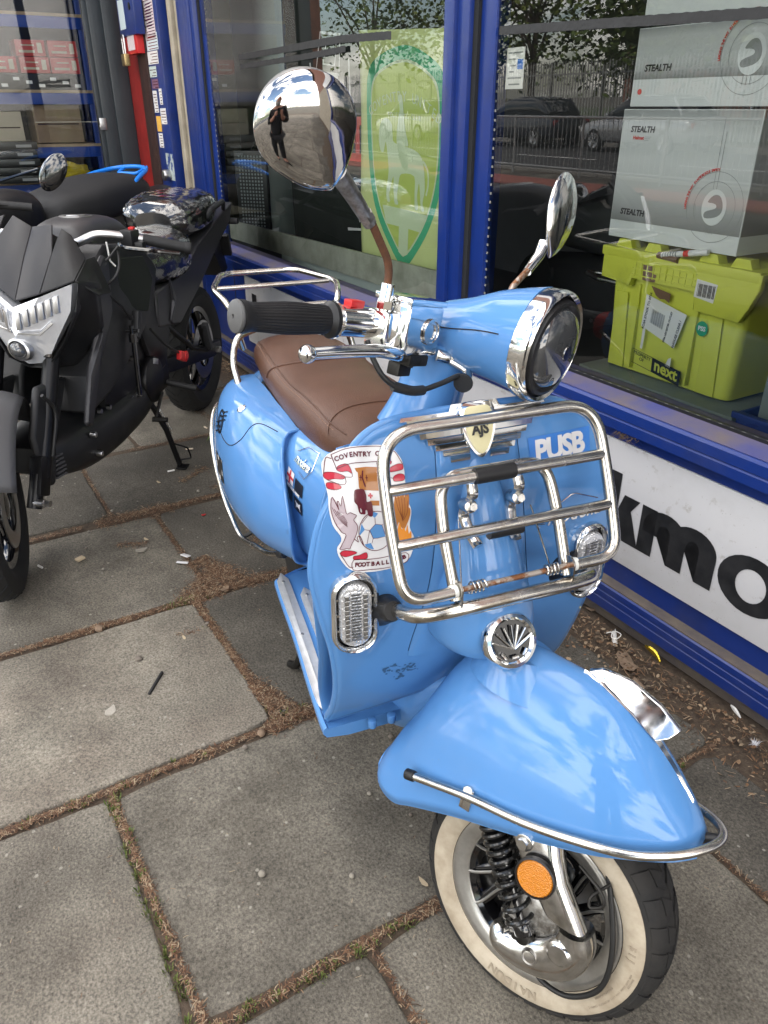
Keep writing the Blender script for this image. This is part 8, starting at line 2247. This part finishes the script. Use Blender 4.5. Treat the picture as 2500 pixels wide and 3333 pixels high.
debris('wrapper_scrap', 'silver and yellow wrapper scrap in the litter at the right', 'wrapper', .848, .055, lambda bm, s, o: tube(bm, smooth_path([(s + .02, o - .01, .026), (s, o, .03), (s - .022, o + .004, .022)], 4), lambda t: .002 + .005 * sin(pi * t), 6, squash=.6), 'butt_white')
bm = BM(); random.seed(8)
for k in range(70):
    a = random.uniform(0, 6.28); L = random.uniform(.006, .018); p = V((.753 + random.gauss(0, .003), .10 + random.gauss(0, .003), .014)); d = V((cos(a), sin(a), random.uniform(0, .7))) * L; w = V((-sin(a), cos(a), 0)) * .0006
    bm.faces.new([bm.verts.new(q) for q in (p - w, p + w, p + d)])
solo('feather', bm, 'feather', SHOP, (.753, .10, .01), 'small white downy feather at the edge of the litter', 'feather', smooth=False)
random.seed(21)
PB_ = [(2.753, 1.283), (2.879, 1.166), (2.873, .814), (1.406, 1.193), (2.627, 1.319), (1.958, 1.097), (1.12, 1.0), (1.0, .9), (1.25, .86), (.95, 1.14), (.97, .80), (1.05, 1.3), (.60, 1.35), (1.02, .95), (2.3, 1.45), (2.45, 1.3)]
where = ['near the motorcycle front wheel', 'on the joint behind the left slabs', 'beside the scooter rear cowl', 'just below the long needle joint', 'on the dark slab to the left', 'in the corner of the needle joint', 'in the middle of the front slab', 'on the front slab left of the wheel', 'close under the mudguard', 'low on the front slab', 'on the front slab near the tyre', 'on the left half of the front slab', 'on the bottom left slab', 'on the front slab by the whitewall tyre', 'on the left dark slab', 'on the dark slab near the paper scraps']
for (s_, o_), w_ in zip(PB_, where):
    debris('pebble', 'small pebble ' + w_, 'pebble', s_, o_, lump(random.uniform(.0045, .008), s_ * 9), random.choice(['pebble', 'pale_stone']), 'pebbles on the paving')
CH = [(1.924, 1.182, 'pale husk on the light slab below the needle joint'), (2.7, 1.559, 'pale flake beside the motorcycle tyre'), (2.582, 1.114, 'brown flake on the dark slab'), (3.043, .931, 'tan flake under the motorcycle side stand'), (.88, .98, 'white seed husk low on the front slab'), (.86, 1.02, 'second seed husk low on the front slab')]
for k, (s_, o_, l_) in enumerate(CH): debris('husk', l_, 'husk', s_, o_, flake(.014, .35, .0015, 8, 30 + k, .3), 'wood_chip', 'husks on the paving')
bm = BM(); random.seed(2)
for k in range(26):
    a = random.uniform(0, 6.28); L = random.uniform(.03, .085); p = V((3.417, .541, .002)); w = V((-sin(a), cos(a), 0)) * .006; m_ = p + V((cos(a) * L * .55, sin(a) * L * .55, .02)); e = p + V((cos(a) * L, sin(a) * L, .006))
    bm.faces.new([bm.verts.new(q) for q in (p, m_ - w, e, m_ + w)])
solo('weed', bm, 'weed', SHOP, (3.417, .541, 0), 'green weed rosette growing in the joint behind the scooter', 'weed', smooth=False)
bm = BM(); random.seed(6)
for k in range(90):
    a = random.uniform(0, 6.28); L = random.uniform(.008, .03); p = V((1.345 + random.gauss(0, .02), .052 + random.gauss(0, .004), .630 - abs(random.gauss(0, .008)))); d = V((cos(a) * L, abs(sin(a)) * L * .3, -abs(sin(a * 3)) * L)); w = V((0, .0005, .0012))
    bm.faces.new([bm.verts.new(q) for q in (p - w, p + w, p + d)])
solo('cobweb_litter', bm, 'dry_leaf', SHOP, (1.345, .05, .62), 'tangle of leaf bits caught under the blue sill', 'litter', smooth=False)

# ================================================================== THE PERSON TAKING THE PICTURE (seen in the chrome)
mat('jacket_black', (.012, .012, .014), rough=.75, bump=.4, bscale=60); mat('trousers_black', (.016, .016, .018), rough=.85, bump=.3, bscale=60)
mat('skin', (.46, .24, .17), rough=.5); mat('beard', (.34, .32, .30), rough=.9, bump=.6, bscale=120); mat('shoe', (.012, .012, .012), rough=.5); mat('eye', (.03, .02, .02), rough=.2); mat('lips', (.35, .12, .10), rough=.5)
PF = Frame((-.05, -.40, 0), 0)
Pe = Thing('person', 'bearded person in black jacket and trousers holding up a phone, mirrored in the chrome', 'person', PF, (0, 0, 0))
def skinned(name, verts, edges, radii, m, root=0, sub=2, parent=None):
    me = bpy.data.meshes.new(name); me.from_pydata(verts, edges, [])
    o = bpy.data.objects.new(name, me); COL.objects.link(o); o.parent = parent or Pe.o
    me.materials.append(MATS[m])
    sk_ = o.modifiers.new('skin', 'SKIN'); sk_.use_smooth_shade = True
    for i, r_ in enumerate(radii):
        me.skin_vertices[0].data[i].radius = r_ if isinstance(r_, tuple) else (r_, r_)
    me.skin_vertices[0].data[root].use_root = True
    if sub: s_ = o.modifiers.new('sub', 'SUBSURF'); s_.levels = s_.render_levels = sub
    return o
# body: pelvis, spine, neck, head, arms, legs as one skin
vb = [(0, 0, .95), (0, -.01, 1.12), (0, -.02, 1.32), (0, -.02, 1.46), (0, -.005, 1.54), (0, .015, 1.62), (0, .01, 1.72),
      (-.19, -.02, 1.43), (-.27, .00, 1.16), (-.12, .18, 1.26), (-.065, .245, 1.33),
      (.19, -.02, 1.43), (.27, .00, 1.16), (.15, .18, 1.26), (.115, .245, 1.33),
      (-.10, 0, .88), (-.12, .01, .50), (-.13, -.02, .10), (-.14, .12, .045), (.10, 0, .88), (.12, .01, .50), (.13, -.02, .10), (.14, .12, .045)]
eb = [(0, 1), (1, 2), (2, 3), (3, 4), (4, 5), (5, 6), (3, 7), (7, 8), (8, 9), (9, 10), (3, 11), (11, 12), (12, 13), (13, 14), (0, 15), (15, 16), (16, 17), (17, 18), (0, 19), (19, 20), (20, 21), (21, 22)]
rb = [(.17, .13), (.175, .13), (.18, .13), (.10, .09), .058, (.078, .095), (.070, .085), .075, .052, .040, .028, .075, .052, .040, .028, (.10, .10), .072, .050, .045, (.10, .10), .072, .050, .045]
body_ = skinned('body', vb, eb, rb, 'skin')
# clothing over it
skinned('jacket', [vb[i] for i in (1, 2, 3)] + [(0, 0, .90)] + [(-.19, -.02, 1.43), (-.27, 0, 1.16), (-.135, .16, 1.245), (.19, -.02, 1.43), (.27, 0, 1.16), (.165, .16, 1.245)],
        [(3, 0), (0, 1), (1, 2), (2, 4), (4, 5), (5, 6), (2, 7), (7, 8), (8, 9)], [(.20, .155), (.205, .155), (.13, .11), (.20, .155), .098, .072, .052, .098, .072, .052], 'jacket_black', parent=body_)
skinned('trousers', [(0, 0, .93), (-.10, 0, .86), (-.12, .01, .50), (-.13, -.015, .09), (.10, 0, .86), (.12, .01, .50), (.13, -.015, .09)], [(0, 1), (1, 2), (2, 3), (0, 4), (4, 5), (5, 6)], [(.185, .145), (.125, .12), .096, .080, (.125, .12), .096, .080], 'trousers_black', parent=body_)
for s in (-1, 1): skinned('shoe', [(s * .13, -.06, .045), (s * .135, .06, .045), (s * .14, .17, .035)], [(0, 1), (1, 2)], [(.048, .045), (.052, .045), (.040, .032)], 'shoe', parent=body_)
bm = BM(); bmesh.ops.create_uvsphere(bm, u_segments=28, v_segments=20, radius=1)
for v in bm.verts:
    c = v.co.copy(); v.co = V((c.x * .080, c.y * .098 + .012, c.z * .118 + 1.665))
    if c.y > .2 and c.z < -.1: v.co.y += .008
hd = part(Pe, 'head', bm, 'skin', parent=body_)
bm = BM(); superloft(bm, [(1.50, 0, .100, .030, .018), (1.54, 0, .098, .052, .040), (1.585, 0, .085, .068, .050), (1.625, 0, .070, .076, .048), (1.65, 0, .05, .078, .045)], 1.50, 1.65, 10, 20, ax='z')
for v in bm.verts: v.co = V((v.co.y if False else v.co.x, v.co.y, v.co.z))
bm.free()
bm = BM(); bmesh.ops.create_uvsphere(bm, u_segments=20, v_segments=14, radius=1)
for v in bm.verts: v.co = V((v.co.x * .068, v.co.y * .050 + .075, v.co.z * .070 + 1.585))
part(Pe, 'beard', bm, 'beard', parent=body_)
bm = BM(); prism(bm, [V((-.016, .100, 1.645)), V((.016, .100, 1.645)), V((.007, .105, 1.69)), V((-.007, .105, 1.69))], (0, .022, -.004), .004); part(Pe, 'nose', bm, 'skin', parent=body_)
for s in (-1, 1):
    bm = BM(); bmesh.ops.create_uvsphere(bm, u_segments=12, v_segments=8, radius=.011)
    for v in bm.verts: v.co += V((s * .032, .098, 1.682))
    part(Pe, 'eye', bm, 'eye', parent=body_)
    bm = BM(); bmesh.ops.create_uvsphere(bm, u_segments=12, v_segments=8, radius=1)
    for v in bm.verts: v.co = V((v.co.x * .010 + s * .080, v.co.y * .018 + .01, v.co.z * .030 + 1.665))
    part(Pe, 'ear', bm, 'skin', parent=body_)
bm = BM(); tube(bm, [(-.022, .122, 1.617), (0, .127, 1.615), (.022, .122, 1.617)], .005, 8); part(Pe, 'mouth', bm, 'lips', parent=body_)
# hands: palm and five bent fingers round the phone
for s in (-1, 1):
    wx = s * .080 + .025
    vh = [(wx + s * .005, .250, 1.330), (wx - s * .002, .285, 1.36)]
    eh = [(0, 1)]; rh = [(.026, .018), (.034, .014)]
    for k in range(4):
        b_ = len(vh); z_ = 1.345 + k * .019
        L_ = (.9, 1.05, 1.0, .8)[3 - k]
        vh += [(wx - s * .004, .300, z_), (wx - s * .010, .300 + .034 * L_, z_ + .004), (wx - s * .030, .300 + .052 * L_, z_ + .004), (wx - s * .050, .300 + .050 * L_, z_ + .002)]
        eh += [(1, b_), (b_, b_ + 1), (b_ + 1, b_ + 2), (b_ + 2, b_ + 3)]; rh += [.0095, .0085, .008, .007]
    b_ = len(vh); vh += [(wx - s * .012, .272, 1.375), (wx - s * .030, .290, 1.395), (wx - s * .042, .305, 1.405)]; eh += [(1, b_), (b_, b_ + 1), (b_ + 1, b_ + 2)]; rh += [.011, .010, .008]
    skinned('hand', vh, eh, rh, 'skin', root=1, parent=body_)
Ph = Thing('phone', 'black phone held in both hands of the person in the reflection', 'phone', PF, (.0, .33, 1.38))
bm = BM(); box(bm, (.025, .328, 1.385), (.074, .008, .150), bev=.003); part(Ph, 'case', bm, 'black_gloss')
bm = BM(); cyl(bm, (.045, .332, 1.44), (.045, .335, 1.44), .009, seg=18); part(Ph, 'lens', bm, 'lamp_glass')
